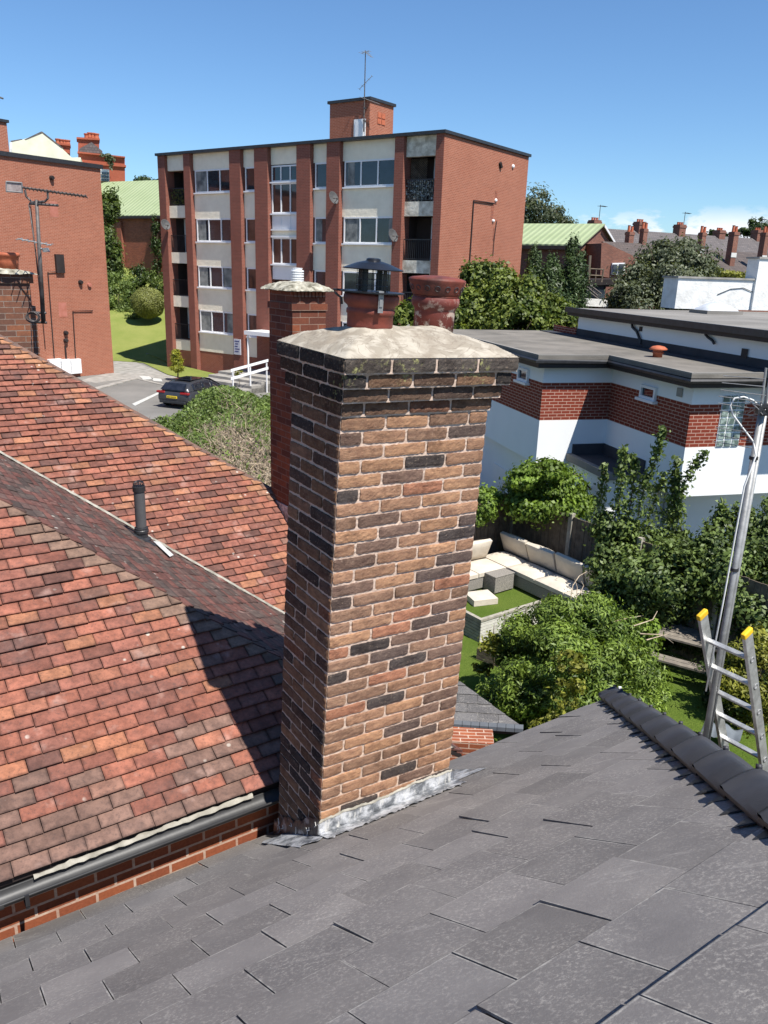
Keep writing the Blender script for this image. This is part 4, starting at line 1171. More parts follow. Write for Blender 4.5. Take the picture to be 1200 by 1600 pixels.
# flank details: pipes, vents, brick patches
def spx(x, y): return FAi @ at_pl(x, y, FA @ Vector((WA, 0, 0)), dirv(YA))
mb = MB()
def fl(pts, r=.035):
    mb.tube([spx(*p)+Vector((.05, 0, 0)) for p in pts], r, 5)
fl([(771, 318), (739, 313), (732, 418)]); fl([(766, 411), (741, 411), (740, 430)]); fl([(780, 254), (782, 262)], .09); fl([(775, 345), (771, 372), (769, 400)], .02)
part(mb, 'waste_pipe', M['fascia'])
mb = MB()
for (x, y, s_) in ((801, 260, .10), (770, 345, .08), (774, 313, .09)):
    q = spx(x, y); mb.lathe(q, [(s_, -.02), (s_, .05), (s_*.6, .09), (.01, .10)], 10, ax=(1, 0, 0))
part(mb, 'wall_vent', M['upvc'])
mb = MB()
for x, y in ((775, 308), (769, 330), (772, 365)): q = spx(x, y); mb.box(WA+.001, WA+.012, q.y-.12, q.y+.12, q.z-.35, q.z+.3)
part(mb, 'brick_patch', M['oldbrick'])
# penthouse
PY = 2.6
pp = lambda x, y: FAi @ at_pl(x, y, FA @ Vector((0, PY, 0)), An)
pa, pb_ = pp(515.5, 163), pp(578, 157); PH = pa.z
side_end = (FAi @ at_pl(615, 167.5, FA @ Vector((pb_.x, PY, 0)), dirv(YA))).y
mb = MB(); mb.box(pa.x, pb_.x, PY, side_end, HA-.3, PH); ph_ = part(mb, 'rooftop_stairhead', M['flatbrick'])
mb = MB(); mb.box(pa.x-.1, pb_.x+.1, PY-.1, side_end+.1, PH, PH+.14); mb.build('coping', M['black'], ph_)
da, db = pp(554, 187), pp(571, 220)
mb = MB(); mb.box(da.x, db.x, PY-.05, PY-.002, HA-.2, da.z); mb.box(da.x+.1, db.x-.1, PY-.07, PY-.052, HA+.1, da.z-.12); mb.build('door', M['upvc'], ph_)
v_ = FAi @ at_pl(596, 185, FA @ Vector((pb_.x, PY, 0)), dirv(YA))
mb = MB()
for i in range(2):
    for j in range(2): mb.box(pb_.x+.001, pb_.x+.03, v_.y-.35+i*.36, v_.y-.05+i*.36, v_.z-.3+j*.3, v_.z-.05+j*.3)
mb.build('air_brick', M['terracotta'], ph_)
mb = MB(); q = FAi @ at_pl(371.5, 542, A0, An)
mb.box(q.x-.28, q.x+.28, -.05, -.005, q.z-.45, q.z+.45); sg_ = part(mb, 'sign', M['signwhite'])
mb = MB()
for k, (a_, b_) in enumerate(((-.2, .18), (-.16, .1), (-.2, .05), (-.18, .2), (-.2, .12))): mb.box(q.x+a_, q.x+b_, -.056, -.051, q.z+.3-k*.15, q.z+.36-k*.15)
mb.build('sign_text', M['signink'], sg_)
# satellite dishes and aerials
def dish(px, py, P, nrm, label, back=None, off=.35, r=.32):
    p = at_pl(px, py, P, nrm); T = Matrix.Translation(p)
    root = empty('satellite_dish', T, label, 'satellite dish', 'dishes on the apartment block')
    d = Vector((.75, -.62, .35)).normalized(); mb = MB()
    mb.lathe((0, 0, 0)+Vector((0, 0, 0)) if False else Vector((0, 0, 0)), [(.02, -.05), (r*.5, -.035), (r*.85, .0), (r, .03), (r*1.02, .028), (r*.87, -.012), (r*.5, -.05), (.02, -.066)], 22, ax=d)
    mb.build('reflector', M['dishgrey'], root, smooth=True)
    mb = MB(); mb.tube([Vector((0, 0, -r*.9))+d*.02, Vector((0, 0, -r*.5))+d*.35], .015, 5); mb.lathe(Vector((0, 0, -r*.45))+d*.33, [(.04, 0), (.05, .08)], 8, ax=-d)
    mb.tube([Vector((0, 0, 0))-d*.05, (An*off)], .025, 6); mb.build('lnb_arm', M['mastgrey'], root)
    return root
dish(521, 309, A0-An*.35, An, 'dark satellite dish on the third brick pier from the right, top floor of the block')
dish(614, 368, A0-An*.35, An, 'grey satellite dish beside the right balcony bay, second row down')
dish(258.5, 351, A0-An*.35, An, 'satellite dish on the left corner pier of the block')
def yagi(mb, p, d, L, n, el, up=Vector((0, 0, 1)), vert=False, r=.012):
    d = Vector(d).normalized(); s = d.cross(up).normalized() if not vert else up
    mb.tube([p, p+d*L], r*1.3, 5)
    for i in range(n):
        q = p+d*(L*i/(n-1)); e_ = el*(1-.35*i/(n-1)); mb.tube([q-s*e_, q+s*e_], r*.7, 4)
mb = MB(); base = pp(571, 200); top = pp(573, 80); base.y = top.y = PY-.14
mb.tube([(base.x, PY-.14, base.z-.2), (base.x, PY-.14, top.z)], .035, 6, .022); mb.box(base.x-.05, base.x+.05, PY-.16, PY-.005, base.z+.3, base.z+.36); mb.box(base.x-.05, base.x+.05, PY-.16, PY-.005, base.z+.9, base.z+.96)
an = empty('rooftop_aerial', frame(FA @ Vector((0, 0, 0)), YA), 'tall thin television aerial mast on the stairhead of the apartment block', 'aerial')
mb.build('mast', M['mastgrey'], an)
mb = MB(); H = top.z-base.z
yagi(mb, Vector((base.x, PY-.14, top.z-.05)), (.8, -.3, -.5), .7, 5, .2); yagi(mb, Vector((base.x-.25, PY-.14, top.z-.1)), (1, 0, .1), .5, 4, .25)
yagi(mb, Vector((base.x-.35, PY-.14, top.z-1.75)), (.6, .2, .55), .9, 5, .25); yagi(mb, Vector((base.x-.2, PY-.14, top.z-2.15)), (.9, 0, -.3), 1.2, 6, .2)
mb.build('aerial_elements', M['steel'], an)

# ================================================================ LEFT BLOCK
YL = 54.35
LB0 = at_z(178, 583, 0); LBT = at_pl(157, 264, LB0, dirv(YL-90)); LH = LBT.z
FL_ = frame(LB0, YL); FLi = FL_.inverted(); ldir = dirv(YL)
lx = lambda x, y: FLi @ at_pl(x, y, LB0, dirv(YL-90))
lb = empty('brick_block', FL_, 'windowless red brick end wall of a flat roofed block at the left edge', 'apartment block')
print('LB', LB0, LH, lx(0, 247))
LL = -lx(0, 247).x+6
mb = MB(); mb.box(-LL, 0, 0, 9, -1, LH); part(mb, 'brick_wall', M['flatbrick'], lb)
mb = MB(); mb.box(-LL-.1, .12, -.12, .3, LH, LH+.22); mb.box(-.2, .12, .3, 9.1, LH, LH+.218); mb.box(-LL, -.2, .3, 9, LH-.1, LH+.05); part(mb, 'parapet_coping', M['black'], lb)
ph0 = lx(14, 245); PHT = lx(13, 192).z
mb = MB(); q = FLi @ at_pl(13, 220, FL_ @ Vector((0, 3.0, 0)), dirv(YL-90)); qt = FLi @ at_pl(12, 192, FL_ @ Vector((0, 3.0, 0)), dirv(YL-90))
mb.box(q.x-5, q.x, 3, 6, LH, qt.z); s_ = part(mb, 'rooftop_stairhead', M['flatbrick'], lb)
mb = MB(); mb.box(q.x-5.1, q.x+.1, 2.9, 6.1, qt.z, qt.z+.14); mb.build('coping', M['black'], s_)
mb = MB()
def lfl(pts, r=.03): mb.tube([lx(*p)+Vector((0, -.06, 0)) for p in pts], r, 5)
lfl([(99, 424), (74, 425), (84, 560)]); lfl([(144, 485.5), (113, 486), (118, 570)]); lfl([(47, 320), (66, 500), (70, 545)], .02); lfl([(101, 540), (105, 585)], .05)
part(mb, 'waste_pipe', M['fascia'], lb)
mb = MB()
for x, y, s_ in ((80, 278, .13), (125, 441, .13), (102, 520, .13), (102, 532, .13)):
    mb.lathe(lx(x, y), [(s_, 0), (s_, .1), (s_*.7, .2), (.01, .2)], 10, ax=(0, -1, 0))
q = lx(92, 412); mb.box(q.x-.25, q.x+.25, -.16, -.003, q.z-.5, q.z+.5)
part(mb, 'flue_vent', M['fascia'], lb)
mb = MB(); q = lx(139, 445); mb.lathe(q, [(.12, 0), (.12, .12), (.01, .13)], 10, ax=(0, -1, 0))
for x, y in ((84, 327), (98, 484)): q = lx(x, y); mb.box(q.x-.25, q.x+.25, -.01, -.001, q.z-.4, q.z+.4)
part(mb, 'brick_patch', plain('patch_brick', (.42, .16, .12), (.34, .12, .08), 4, .9), lb)
mb = MB()
for x, y in ((83.5, 572), (99, 572.5), (114, 572)): q = lx(x, y); mb.box(q.x-.38, q.x+.38, -.3, -.003, q.z-.42, q.z+.42)
part(mb, 'meter_box', M['upvc'], lb, bevel=.03)
# ================================================================ CAR PARK, LAWNS, PATHS
def poly_sheet(name, pts, z, mat, kind='structure', th=.25):
    mb = MB(); mb.prism([(p[0], p[1]) for p in pts], z-th, z); o = mb.build(name, mat)
    if kind: o['kind'] = kind
    return o
pk = [(-40, 15), (1.2, 15), (1.2, 26), (2.5, 38), (-2, 52), (-12, 54), (-13.5, 56), (-40, 56)]
poly_sheet('car_park', pk, 0.0, M['tarmac'], th=.35)
# bank of lawn in front of the block and the rising lawn between the two blocks
def heightsheet(name, pts, fz, mat, n=24):
    mb = MB(); a, b, c, d = [Vector(p) for p in pts]
    def fn(u, v):
        p = a.lerp(b, u).lerp(d.lerp(c, u), v); return (p.x, p.y, fz(p.x, p.y))
    mb.grid(fn, n, n); o = mb.build(name, mat, smooth=True); o['kind'] = 'structure'; return o
a = at_z(186, 547, .06); b = at_z(258, 566, .06)
lawnz = lambda x, y: .06+max(0, (y-50))*.115
heightsheet('back_lawn', [(-26, 56.5, 0), (-9, 52.5, 0), (-6, 80, 0), (-34, 80, 0)], lambda x, y: .03+max(0, min(y-57, 22))*.27, M['lawn'])
q = lambda x, y, z: at_z(x, y, z)
gb = [q(262, 566, .28), q(362, 590, .28), q(402, 603, .2), q(402, 612, .03), q(330, 600, .03), q(262, 585, .03), q(222, 566, .03), q(208, 558, .05), q(222, 551, .2), q(240, 556, .28)]
mb = MB(); c = sum(gb, Vector())/len(gb)
ring = [(p.x, p.y, p.z) for p in gb]
mb.add(ring+[(c.x, c.y, .2)], [(i, (i+1) % len(ring), len(ring)) for i in range(len(ring))])
o = mb.build('front_lawn', M['lawn'], recalc=True); o['kind'] = 'structure'
# concrete paths, kerb line and painted marks
def strip(name, pix, z, mat, th=.012, kind='structure'):
    mb = MB(); P = [at_z(x, y, z) for x, y in pix]; mb.prism([(p.x, p.y) for p in P], z-th, z); o = mb.build(name, mat)
    if kind: o['kind'] = kind
    return o
strip('path', [(176, 545), (206, 551), (213, 566), (262, 586), (335, 604), (345, 612), (262, 592), (215, 590), (150, 598), (120, 596), (178, 580)], .016, M['concrete'])
strip('kerb_strip', [(148, 605), (215, 588), (219, 590), (152, 608)], .05, M['concrete'], .05)
strip('parking_line', [(206, 631), (262, 606), (265, 607), (211, 634)], .020, M['paint'])
strip('parking_line', [(152, 612), (190, 636), (187, 637), (149, 613)], .020, M['paint'])
strip('parking_line', [(215, 590), (270, 604), (271, 606), (214, 592)], .022, M['concrete'])
strip('parking_line', [(217, 587), (233, 588), (240, 592), (224, 593)], .024, M['paint'])
strip('parking_line', [(236, 590), (252, 592), (254, 596), (240, 595)], .024, M['paint'])
# steps between the lawns and the entrance steps
for nm, P, z, lab in (('garden_steps', [(208, 552), (222, 545), (246, 549), (248, 556), (226, 557)], .14, 'low grey concrete steps beside the lawn at the left corner of the block'), ):
    mb = MB()
    for k in range(3):
        f = k*.12; pts = [at_z(x, y-k*2.4, z+k*.12) for x, y in P]; c = sum(pts, Vector())/len(pts); pts = [c.lerp(p, 1-k*.22)+Vector((0, k*.35, 0)) for p in pts]
        mb.prism([(p.x, p.y) for p in pts], -.05, z+k*.12)
    tag(mb.build(nm, M['concrete']), lab, 'steps')
es = empty('entrance_steps', FA, 'grey concrete steps with white hand rails at the block entrance', 'steps')
mb = MB(); ex0 = X[417.5]-2.2
for k in range(4): mb.box(ex0+k*.0, ex0+4.2, -4.2+k*.75, RC, -.4, -.02+k*.14)
mb.build('step', M['concrete'], es)
mb = MB()
ra = loc(FA, at_z(362, 592, .4)); 
p0_ = loc(FA, at_z(364, 596, .15)); p1_ = loc(FA, at_z(417, 572, .5))
for (ya_, yb_) in ((592, 575), (579, 563)):
    a_ = loc(FA, at_y(360.5, ya_, 42.0)); b_ = loc(FA, at_y(419, yb_, 43.2)); dd_ = (b_-a_).normalized(); sv = dd_.cross(UP).normalized()*.02; up_ = UP*.07
    mb.slab([a_-up_, b_-up_, b_+up_, a_+up_], sv)
for f in (0.02, .5, .95):
    p = loc(FA, at_y(361+57*f, 579-16*f, 42.0+1.2*f)); mb.box(p.x-.03, p.x+.03, p.y+.03, p.y+.09, -.4, p.z)
mb.build('hand_rail', M['upvc'], es)

# ================================================================ CAR
def car():
    pos = at_z(264, 640, 0); 
    root = empty('parked_car', frame(pos+dirv(68)*.25, 68) @ Matrix.Diagonal((1.02, 1.05, .87, 1)), 'dark grey hatchback with yellow rear plate parked beside the hedge', 'car')
    # local: x forward from the rear bumper, y left, z up
    S = [  # x, zbot, zbelt, half width low, half width belt
        (0.02, .42, .78, .74, .72), (.10, .30, .92, .84, .80), (.35, .24, .96, .89, .85), (.9, .22, .97, .91, .87), (1.7, .20, .95, .91, .87), (2.6, .20, .93, .91, .86), (3.2, .20, .90, .90, .84), (3.8, .24, .82, .87, .80), (4.15, .28, .72, .80, .72), (4.28, .36, .60, .66, .60)]
    mb = MB(); vs = []
    for x, zb, zt, wl, wt in S:
        pr = [(-wl*.93, zb), (-wl, zb+.12), (-wl*1.0, (zb+zt)/2), (-wt*1.01, zt-.08), (-wt*.93, zt), (0, zt+.03), (wt*.93, zt), (wt*1.01, zt-.08), (wl, (zb+zt)/2), (wl, zb+.12), (wl*.93, zb)]
        vs += [(x, y, z) for y, z in pr]
    n = 11; fs = [(i*n+j, (i+1)*n+j, (i+1)*n+(j+1) % n, i*n+(j+1) % n) for i in range(len(S)-1) for j in range(n)]
    fs += [tuple(range(n)), tuple(range((len(S)-1)*n, len(S)*n))[::-1]]
    mb.add(vs, fs)
    # cabin
    Cb = [(.12, .95, .98, .76, .70), (.42, .95, 1.30, .78, .60), (.8, .95, 1.43, .80, .60), (1.5, .94, 1.48, .80, .61), (2.1, .93, 1.44, .80, .60), (2.6, .92, 1.24, .79, .62), (3.05, .89, .93, .78, .70)]
    vs = []
    for x, zb, zt, wb, wt in Cb:
        vs += [(x, -wb, zb), (x, -wt*1.04, zt-.05), (x, -wt*.8, zt), (x, 0, zt+.02), (x, wt*.8, zt), (x, wt*1.04, zt-.05), (x, wb, zb)]
    n = 7; fs = [(i*n+j, (i+1)*n+j, (i+1)*n+j+1, i*n+j+1) for i in range(len(Cb)-1) for j in range(n-1)]
    fs += [tuple(range(n)), tuple(range((len(Cb)-1)*n, len(Cb)*n))[::-1]]
    mb.add(vs, fs)
    b = mb.build('body', M['carpaint'], root, smooth=True, recalc=True); sb = b.modifiers.new('sub', 'SUBSURF'); sb.levels = sb.render_levels = 2
    def lerpc(x):
        for i in range(len(Cb)-1):
            if Cb[i][0] <= x <= Cb[i+1][0]:
                f = (x-Cb[i][0])/(Cb[i+1][0]-Cb[i][0]); return [Cb[i][k]+(Cb[i+1][k]-Cb[i][k])*f for k in range(5)]
    def sidepane(x0, x1, sg):
        mb = MB()
        def fn(u, v):
            x = x0+(x1-x0)*u; _, zb, zt, wb, wt = lerpc(x); zt -= .09; zb += .03; f = .02+v*.96
            return (x, sg*(wb+(wt*1.04-wb)*f+.012), zb+(zt-zb)*f)
        mb.grid(fn, 8, 3); return mb
    for sg in (-1, 1):
        for x0, x1 in ((.62, 1.28), (1.34, 2.02), (2.08, 2.72)):
            o = sidepane(x0, x1, sg).build('side_window', M['carglass'], root, smooth=True); m_ = o.modifiers.new('s', 'SOLIDIFY'); m_.thickness = .012; m_.offset = 0
    mb = MB(); mb.slab([(.10, -.66, 1.00), (.10, .66, 1.00), (.39, .56, 1.335), (.39, -.56, 1.335)], (-.02, 0, .02)); mb.build('rear_window', M['carglass'], root, bevel=.01)
    mb = MB(); mb.slab([(2.22, -.55, 1.43), (2.22, .55, 1.43), (2.98, .68, .97), (2.98, -.68, .97)], (.02, 0, .02)); mb.build('windscreen', M['carglass'], root, bevel=.01)
    mb = MB(); mb.box(.75, 1.9, -.5, .5, 1.478, 1.500); mb.build('sunroof', M['carglass'], root, bevel=.01)
    for sg in (-1, 1):
        mb = MB(); mb.box(.02, .2, min(sg*.42, sg*.86), max(sg*.42, sg*.86), .80, .92); mb.build('tail_light', M['redlight'], root, bevel=.03)
        mb = MB(); mb.box(4.0, 4.2, min(sg*.48, sg*.74), max(sg*.48, sg*.74), .60, .70); mb.build('headlight', M['glassblock'], root, bevel=.03)
        mb = MB(); mb.box(2.45, 2.6, min(sg*.86, sg*1.02), max(sg*.86, sg*1.02), .95, 1.08); mb.build('wing_mirror', M['carpaint'], root, bevel=.03)
        for x in (.78, 3.42):
            mb = MB(); mb.lathe((x, sg*.80, .33), [(.2, -.09), (.31, -.10), (.33, -.07), (.33, .07), (.31, .10), (.2, .09)], 24, ax=(0, 1, 0)); w_ = mb.build('wheel', M['tyre'], root, smooth=True)
            mb = MB(); mb.lathe((x, sg*.80, .33), [(.21, .0), (.21, sg*.11), (.06, sg*.12), (.005, sg*.12)], 20, ax=(0, 1, 0)); mb.build('rim', M['steel'], w_)
    mb = MB(); mb.box(-.02, .05, -.27, .27, .58, .70); pl_ = mb.build('number_plate', M['plateyellow'], root)
    mb = MB()
    for k, x in enumerate((-.21, -.14, -.07, .0, .08, .15, .21)): mb.box(-.024, -.0205, x-.018, x+.018, .61, .67)
    mb.build('plate_characters', M['black'], pl_)
    mb = MB(); mb.box(.0, .12, -.70, .70, .28, .44); mb.build('rear_bumper', M['black'], root, bevel=.03)
car()

# ================================================================ HEDGE of half-dead privet
def hedge():
    root = empty('privet_hedge', Matrix.Translation((-4.5, 25, 0)), 'broad overgrown hedge, green beyond and bare dry twigs in front', 'hedge')
    far = [at_z(x, y, 1.75) for x, y in ((216, 648), (262, 638), (330, 606), (375, 598), (425, 598), (500, 600))]
    near = [at_z(x, y, 1.75) for x, y in ((180, 705), (260, 745), (330, 765), (400, 775), (470, 790), (540, 800))]
    def P(u, v):
        n = len(far)-1; i = min(int(u*n), n-1); f = u*n-i
        return near[i].lerp(near[i+1], f).lerp(far[i].lerp(far[i+1], f), v)
    def zz(u, v): return 1.30+.22*math.sin(u*11+v*3)+.16*math.sin(v*13+u*7)+.1*math.sin(u*31)*math.cos(v*23)-.5*max(0, .12-v)/.12*0-.2*max(0, v-.9)/.1
    mb = MB()
    mb.grid(lambda u, v: (lambda p: (p.x+4.5, p.y-25, zz(u, v)))(P(u, v)), 40, 30)
    def skirt(f):
        mb.grid(lambda u, v: (lambda a: (a[0].x+4.5, a[0].y-25, a[1]*(1-v)))(f(u)), 40, 2)
    skirt(lambda u: (P(u, 1), zz(u, 1))); skirt(lambda u: (P(u, 0), zz(u, 0))); skirt(lambda u: (P(0, u), zz(0, u))); skirt(lambda u: (P(1, u), zz(1, u)))
    mb.build('inner_branches', M['bark'], root)
    rng = np.random.default_rng(4); Ps = []; Ts = []
    while len(Ps) < 34000:
        u, v = rng.random(2); g = v+.10*math.sin(u*9)+.12*math.sin(u*23+v*15)
        if rng.random() > (.12+.88*min(max((g-.24)/.18, 0), 1)): continue
        p = P(u, v); Ps.append((p.x+4.5+rng.normal()*.05, p.y-25+rng.normal()*.05, zz(u, v)+rng.uniform(-.08, .40)**1)); Ts.append(.5+.3*math.sin(u*40+v*17)*math.cos(v*37)+rng.normal()*.2+(.35 if u > .72 else 0)*(1 if .45 < v < .75 else 0))
    Ps = np.array(Ps); leafmesh('green_leaves', Ps, rng.normal(size=Ps.shape)+np.array([0, -.3, .9]), .12, np.array(Ts), L_['hedge'], root, .5, rng)
    k = 700; u = rng.random(k); f = rng.random(k); S = []
    for i in range(k):
        p = P(u[i], 1); S.append((p.x+4.5, p.y-25, f[i]*zz(u[i], 1)))
    mb = MB()
    def fn(rg):
        while True:
            u, v = rg.random(), rg.random()
            g = v+.10*math.sin(u*9)+.10*math.sin(u*23+v*15)
            if g < .40+rg.uniform(-.12, .28): break
        p = P(u, v); return Vector((p.x+4.5, p.y-25, zz(u, v)+rg.uniform(-.06, .22))), Vector((rg.gauss(0, 1), rg.gauss(0, 1), rg.gauss(.35, .7)))
    sticks(mb, random.Random(9), 11000, fn, .42, .011)
    mb.build('dry_twigs', M['twig'], root)
hedge()

L_['brightgold'] = leafmat('golden_conifer_leaves', (.14, .16, .02), (.46, .46, .05))
# ================================================================ TREES AND SHRUBS ROUND THE BLOCKS (pixel-sized blobs at their own distance)
def pb(px, py, rx, ry, Y, dz=None):
    c = at_y(px, py, Y); k = Y/F*1.05; return (c.x, c.y, c.z, rx*k, (dz or rx*.8)*k, ry*k)
def ptree(name, label, cat, blobs, n, size, leaf, seed, basepx=None, Y=None, base=None, **k):
    B = base or at_z(basepx[0], basepx[1], basepx[2] if len(basepx) > 2 else 0)
    bl = [(b[0]-B.x, b[1]-B.y, b[2]-B.z, b[3], b[4], b[5]) for b in blobs]
    h = max(b[2] for b in bl)
    return tree(name, label, cat, B, h, bl, n, size, leaf, seed, **k)
V3 = Vector
def vb(Y, x, y, z=0): p = at_y(x, y, Y); p.z = z; return p
ptree('ivy_clad_tree', 'tall dark tree between the left brick block and the green roofed hall', 'tree',
      [pb(172, 320, 12, 20, 71), pb(173, 350, 15, 30, 71), pb(170, 395, 15, 32, 71), pb(176, 425, 12, 20, 71)], 6500, .30, 'tree', 1, base=vb(71, 172, 470, 2.4), trunk_r=.25, shell=.6)
ptree('ivy', 'ivy climbing the hall wall beside the left corner of the block', 'climber',
      [pb(245, 365, 8, 18, 76), pb(246, 395, 8, 20, 76), pb(248, 422, 8, 12, 76)], 1500, .22, 'dark', 2, base=vb(76, 248, 450, 3), trunk_r=.1)
ptree('shrub', 'loose pale green shrub nearest the left brick block on the lawn edge', 'shrub', [pb(186, 445, 20, 14, 68), pb(188, 470, 22, 18, 67.5), pb(182, 490, 16, 11, 67), pb(205, 482, 12, 14, 67)], 7000, .17, 'hedge', 3, base=vb(67, 188, 500, 1.9), trunk_r=.06, limbs=False)
ptree('shrub', 'dark spiky shrub behind the clipped dome bush', 'shrub', [pb(212, 438, 14, 16, 71), pb(222, 428, 9, 14, 71), pb(214, 455, 16, 14, 70)], 3000, .2, 'dark', 4, base=vb(71, 214, 460, 2.4), trunk_r=.06, limbs=False)
ptree('shrub', 'mid green shrub right of the dome bush against the block corner', 'shrub', [pb(246, 440, 11, 17, 70), pb(252, 465, 10, 18, 69), pb(236, 440, 10, 14, 70), pb(255, 480, 9, 14, 69)], 4200, .18, 'tree', 5, base=vb(70, 248, 480, 2.2), trunk_r=.06, limbs=False)
def dome_bush():
    c = at_y(231, 473.5, 64); k = 64/F; rx, rz = 24.5*k, 22.5*k; r = empty('clipped_bush', Matrix.Translation((c.x, c.y, c.z-rz)), 'large smoothly clipped dome bush on the lawn', 'bush')
    mb = MB(); mb.lathe((0, 0, rz), [(rx*.96*math.sin(a*math.pi/14), -rz*.96*math.cos(a*math.pi/14)) for a in range(1, 14)], 24); mb.build('inner_branches', M['hedgecore'], r, smooth=True)
    rng = np.random.default_rng(6); n = 16000; d = rng.normal(size=(n, 3)); d /= np.linalg.norm(d, axis=1)[:, None]
    P = d*np.array([rx, rx, rz])*rng.normal(1.0, .018, n)[:, None]*(1+.03*np.sin(d[:, :1]*7+d[:, 2:]*5))+np.array([0, 0, rz])
    leafmesh('crown', P, d+rng.normal(size=(n, 3))*.5, .10, rng.uniform(.1, .9, n), L_['clipped'], r, .6, rng)
M['hedgecore'] = plain('hedge_core', (.04, .05, .015), (.03, .035, .012), 6, .95)
dome_bush()
def dome(px, py, rx, ry, Y, root):
    c = at_y(px, py, Y); k = Y/F; mb = MB(); 
ptree('shrub', 'low silvery shrub at the foot of the dome bush', 'shrub', [pb(216, 492, 10, 6, 65), pb(203, 493, 7, 5, 65)], 1100, .12, 'hedge', 7, base=vb(65, 214, 500, 1.5), trunk_r=.04, limbs=False)
ptree('golden_conifer', 'small bright yellow green conifer on the front lawn', 'conifer', [pb(275, 552, 5, 6, 46.5), pb(276, 560, 7, 8, 46.5), pb(277, 569, 8, 8, 46.5), pb(277, 575, 8, 5, 46.5)], 5200, .09, 'brightgold', 8, base=vb(46.5, 277, 578, .2), trunk_r=.05, limbs=False)
ptree('tree', 'distant dark treetop behind the green roof on the left', 'tree', [pb(228, 287, 16, 7, 110), pb(245, 289, 10, 6, 110)], 1200, .45, 'dark', 9, base=vb(110, 230, 330, 4), trunk_r=.3)
ptree('flowering_plant', 'yellow flowering plant by the white entrance rail', 'plant', [pb(373, 582, 6, 4, 43)], 260, .1, 'gold', 10, base=vb(43, 373, 590, .2), trunk_r=.02, limbs=False)
# right of the block
ptree('tree', 'round bushy tree with yellowish leaf tips against the brick flank of the block', 'tree',
      [pb(760, 432, 22, 16, 33), pb(740, 452, 24, 26, 33), pb(775, 455, 30, 30, 33), pb(800, 470, 34, 34, 32), pb(835, 482, 30, 32, 32), pb(868, 498, 26, 24, 32), pb(760, 500, 34, 34, 32), pb(810, 512, 40, 26, 31), pb(735, 490, 20, 30, 32), pb(880, 512, 16, 16, 31)],
      46000, .155, 'yellowgreen', 11, base=vb(32.5, 790, 560, -.2), trunk_r=.22, asp=.7, clumps=26, sig=.2)
ptree('climbing_shrub', 'green climber seen between the two chimney pots', 'shrub', [pb(628, 490, 14, 14, 30), pb(628, 505, 16, 14, 30), pb(668, 492, 30, 22, 31), pb(700, 500, 26, 20, 31)], 4200, .18, 'yellowgreen', 12, base=vb(30, 640, 560, -.2), trunk_r=.1, asp=.7)
for i, (x, y, rx, ry, lab) in enumerate(((835, 432, 9, 42, 'leftmost columnar conifer in front of the hall with the green roof'), (862, 440, 12, 40, 'middle columnar conifer in front of the hall with the green roof'), (896, 430, 13, 54, 'tallest columnar conifer, right of its two neighbours'), (850, 470, 30, 22, 'low spreading conifer below the three columnar ones'))):
    ptree('conifer', lab, 'conifer', [pb(x-rx*.1, y-ry*.78, rx*.5, ry*.3, 44), pb(x, y-ry*.4, rx*.95, ry*.4, 44), pb(x, y+ry*.1, rx*1.25, ry*.5, 44), pb(x+rx*.1, y+ry*.6, rx*1.5, ry*.5, 44)], 7500, .20, 'conifer', 20+i, base=vb(44, x, y+ry+30, 0), trunk_r=.12, asp=.28, group='conifers', limbs=False, clumps=24, sig=.26)
ptree('tree', 'airy tree showing above the hall roof at the right edge of the block', 'tree', [pb(838, 316, 18, 14, 75), pb(832, 336, 22, 18, 75), pb(858, 330, 16, 10, 75), pb(862, 345, 24, 8, 75), pb(885, 346, 12, 5, 75), pb(820, 350, 14, 12, 75)], 4200, .34, 'grey', 30, base=vb(75, 842, 420, 1), trunk_r=.25, asp=.35, shell=.5, sig=.34)
ptree('tree', 'big silvery grey green tree in front of the terraced houses', 'tree',
      [pb(1055, 395, 34, 18, 52), pb(1030, 410, 30, 22, 52), pb(1080, 412, 32, 20, 52), pb(1000, 440, 30, 22, 51), pb(1045, 440, 42, 28, 51), pb(975, 462, 24, 18, 50), pb(1015, 470, 44, 22, 50), pb(1090, 436, 24, 22, 52), pb(1060, 470, 30, 20, 50)],
      26000, .24, 'grey', 31, base=vb(51, 1030, 540, -.2), trunk_r=.25, asp=.45, clumps=24, sig=.22, shell=.6)
for i, (x, y, rx, ry, Y, lab) in enumerate(((1185, 350, 10, 9, 150, 'distant dark treetop at the right edge of the skyline'), (1168, 362, 12, 5, 150, 'small distant tree left of the last treetop on the skyline'), (1120, 366, 12, 5, 150, 'faint treetop between two terrace chimneys on the skyline'), (1190, 362, 12, 9, 145, 'dark tree under the last skyline treetop'))):
    ptree('tree', lab, 'tree', [pb(x, y, rx, ry, Y), pb(x+rx*.5, y+ry*.5, rx*.7, ry*.7, Y)], 900, .5, 'dark', 40+i, base=vb(Y, x, y+30, 4), trunk_r=.3, group='trees on the skyline')
ptree('shrub', 'reddish autumnal shrub in front of the terrace back yards', 'shrub', [pb(1125, 428, 20, 6, 56), pb(1145, 432, 16, 6, 56)], 1500, .22, 'gold', 48, base=vb(56, 1130, 450, 1), trunk_r=.05, limbs=False)

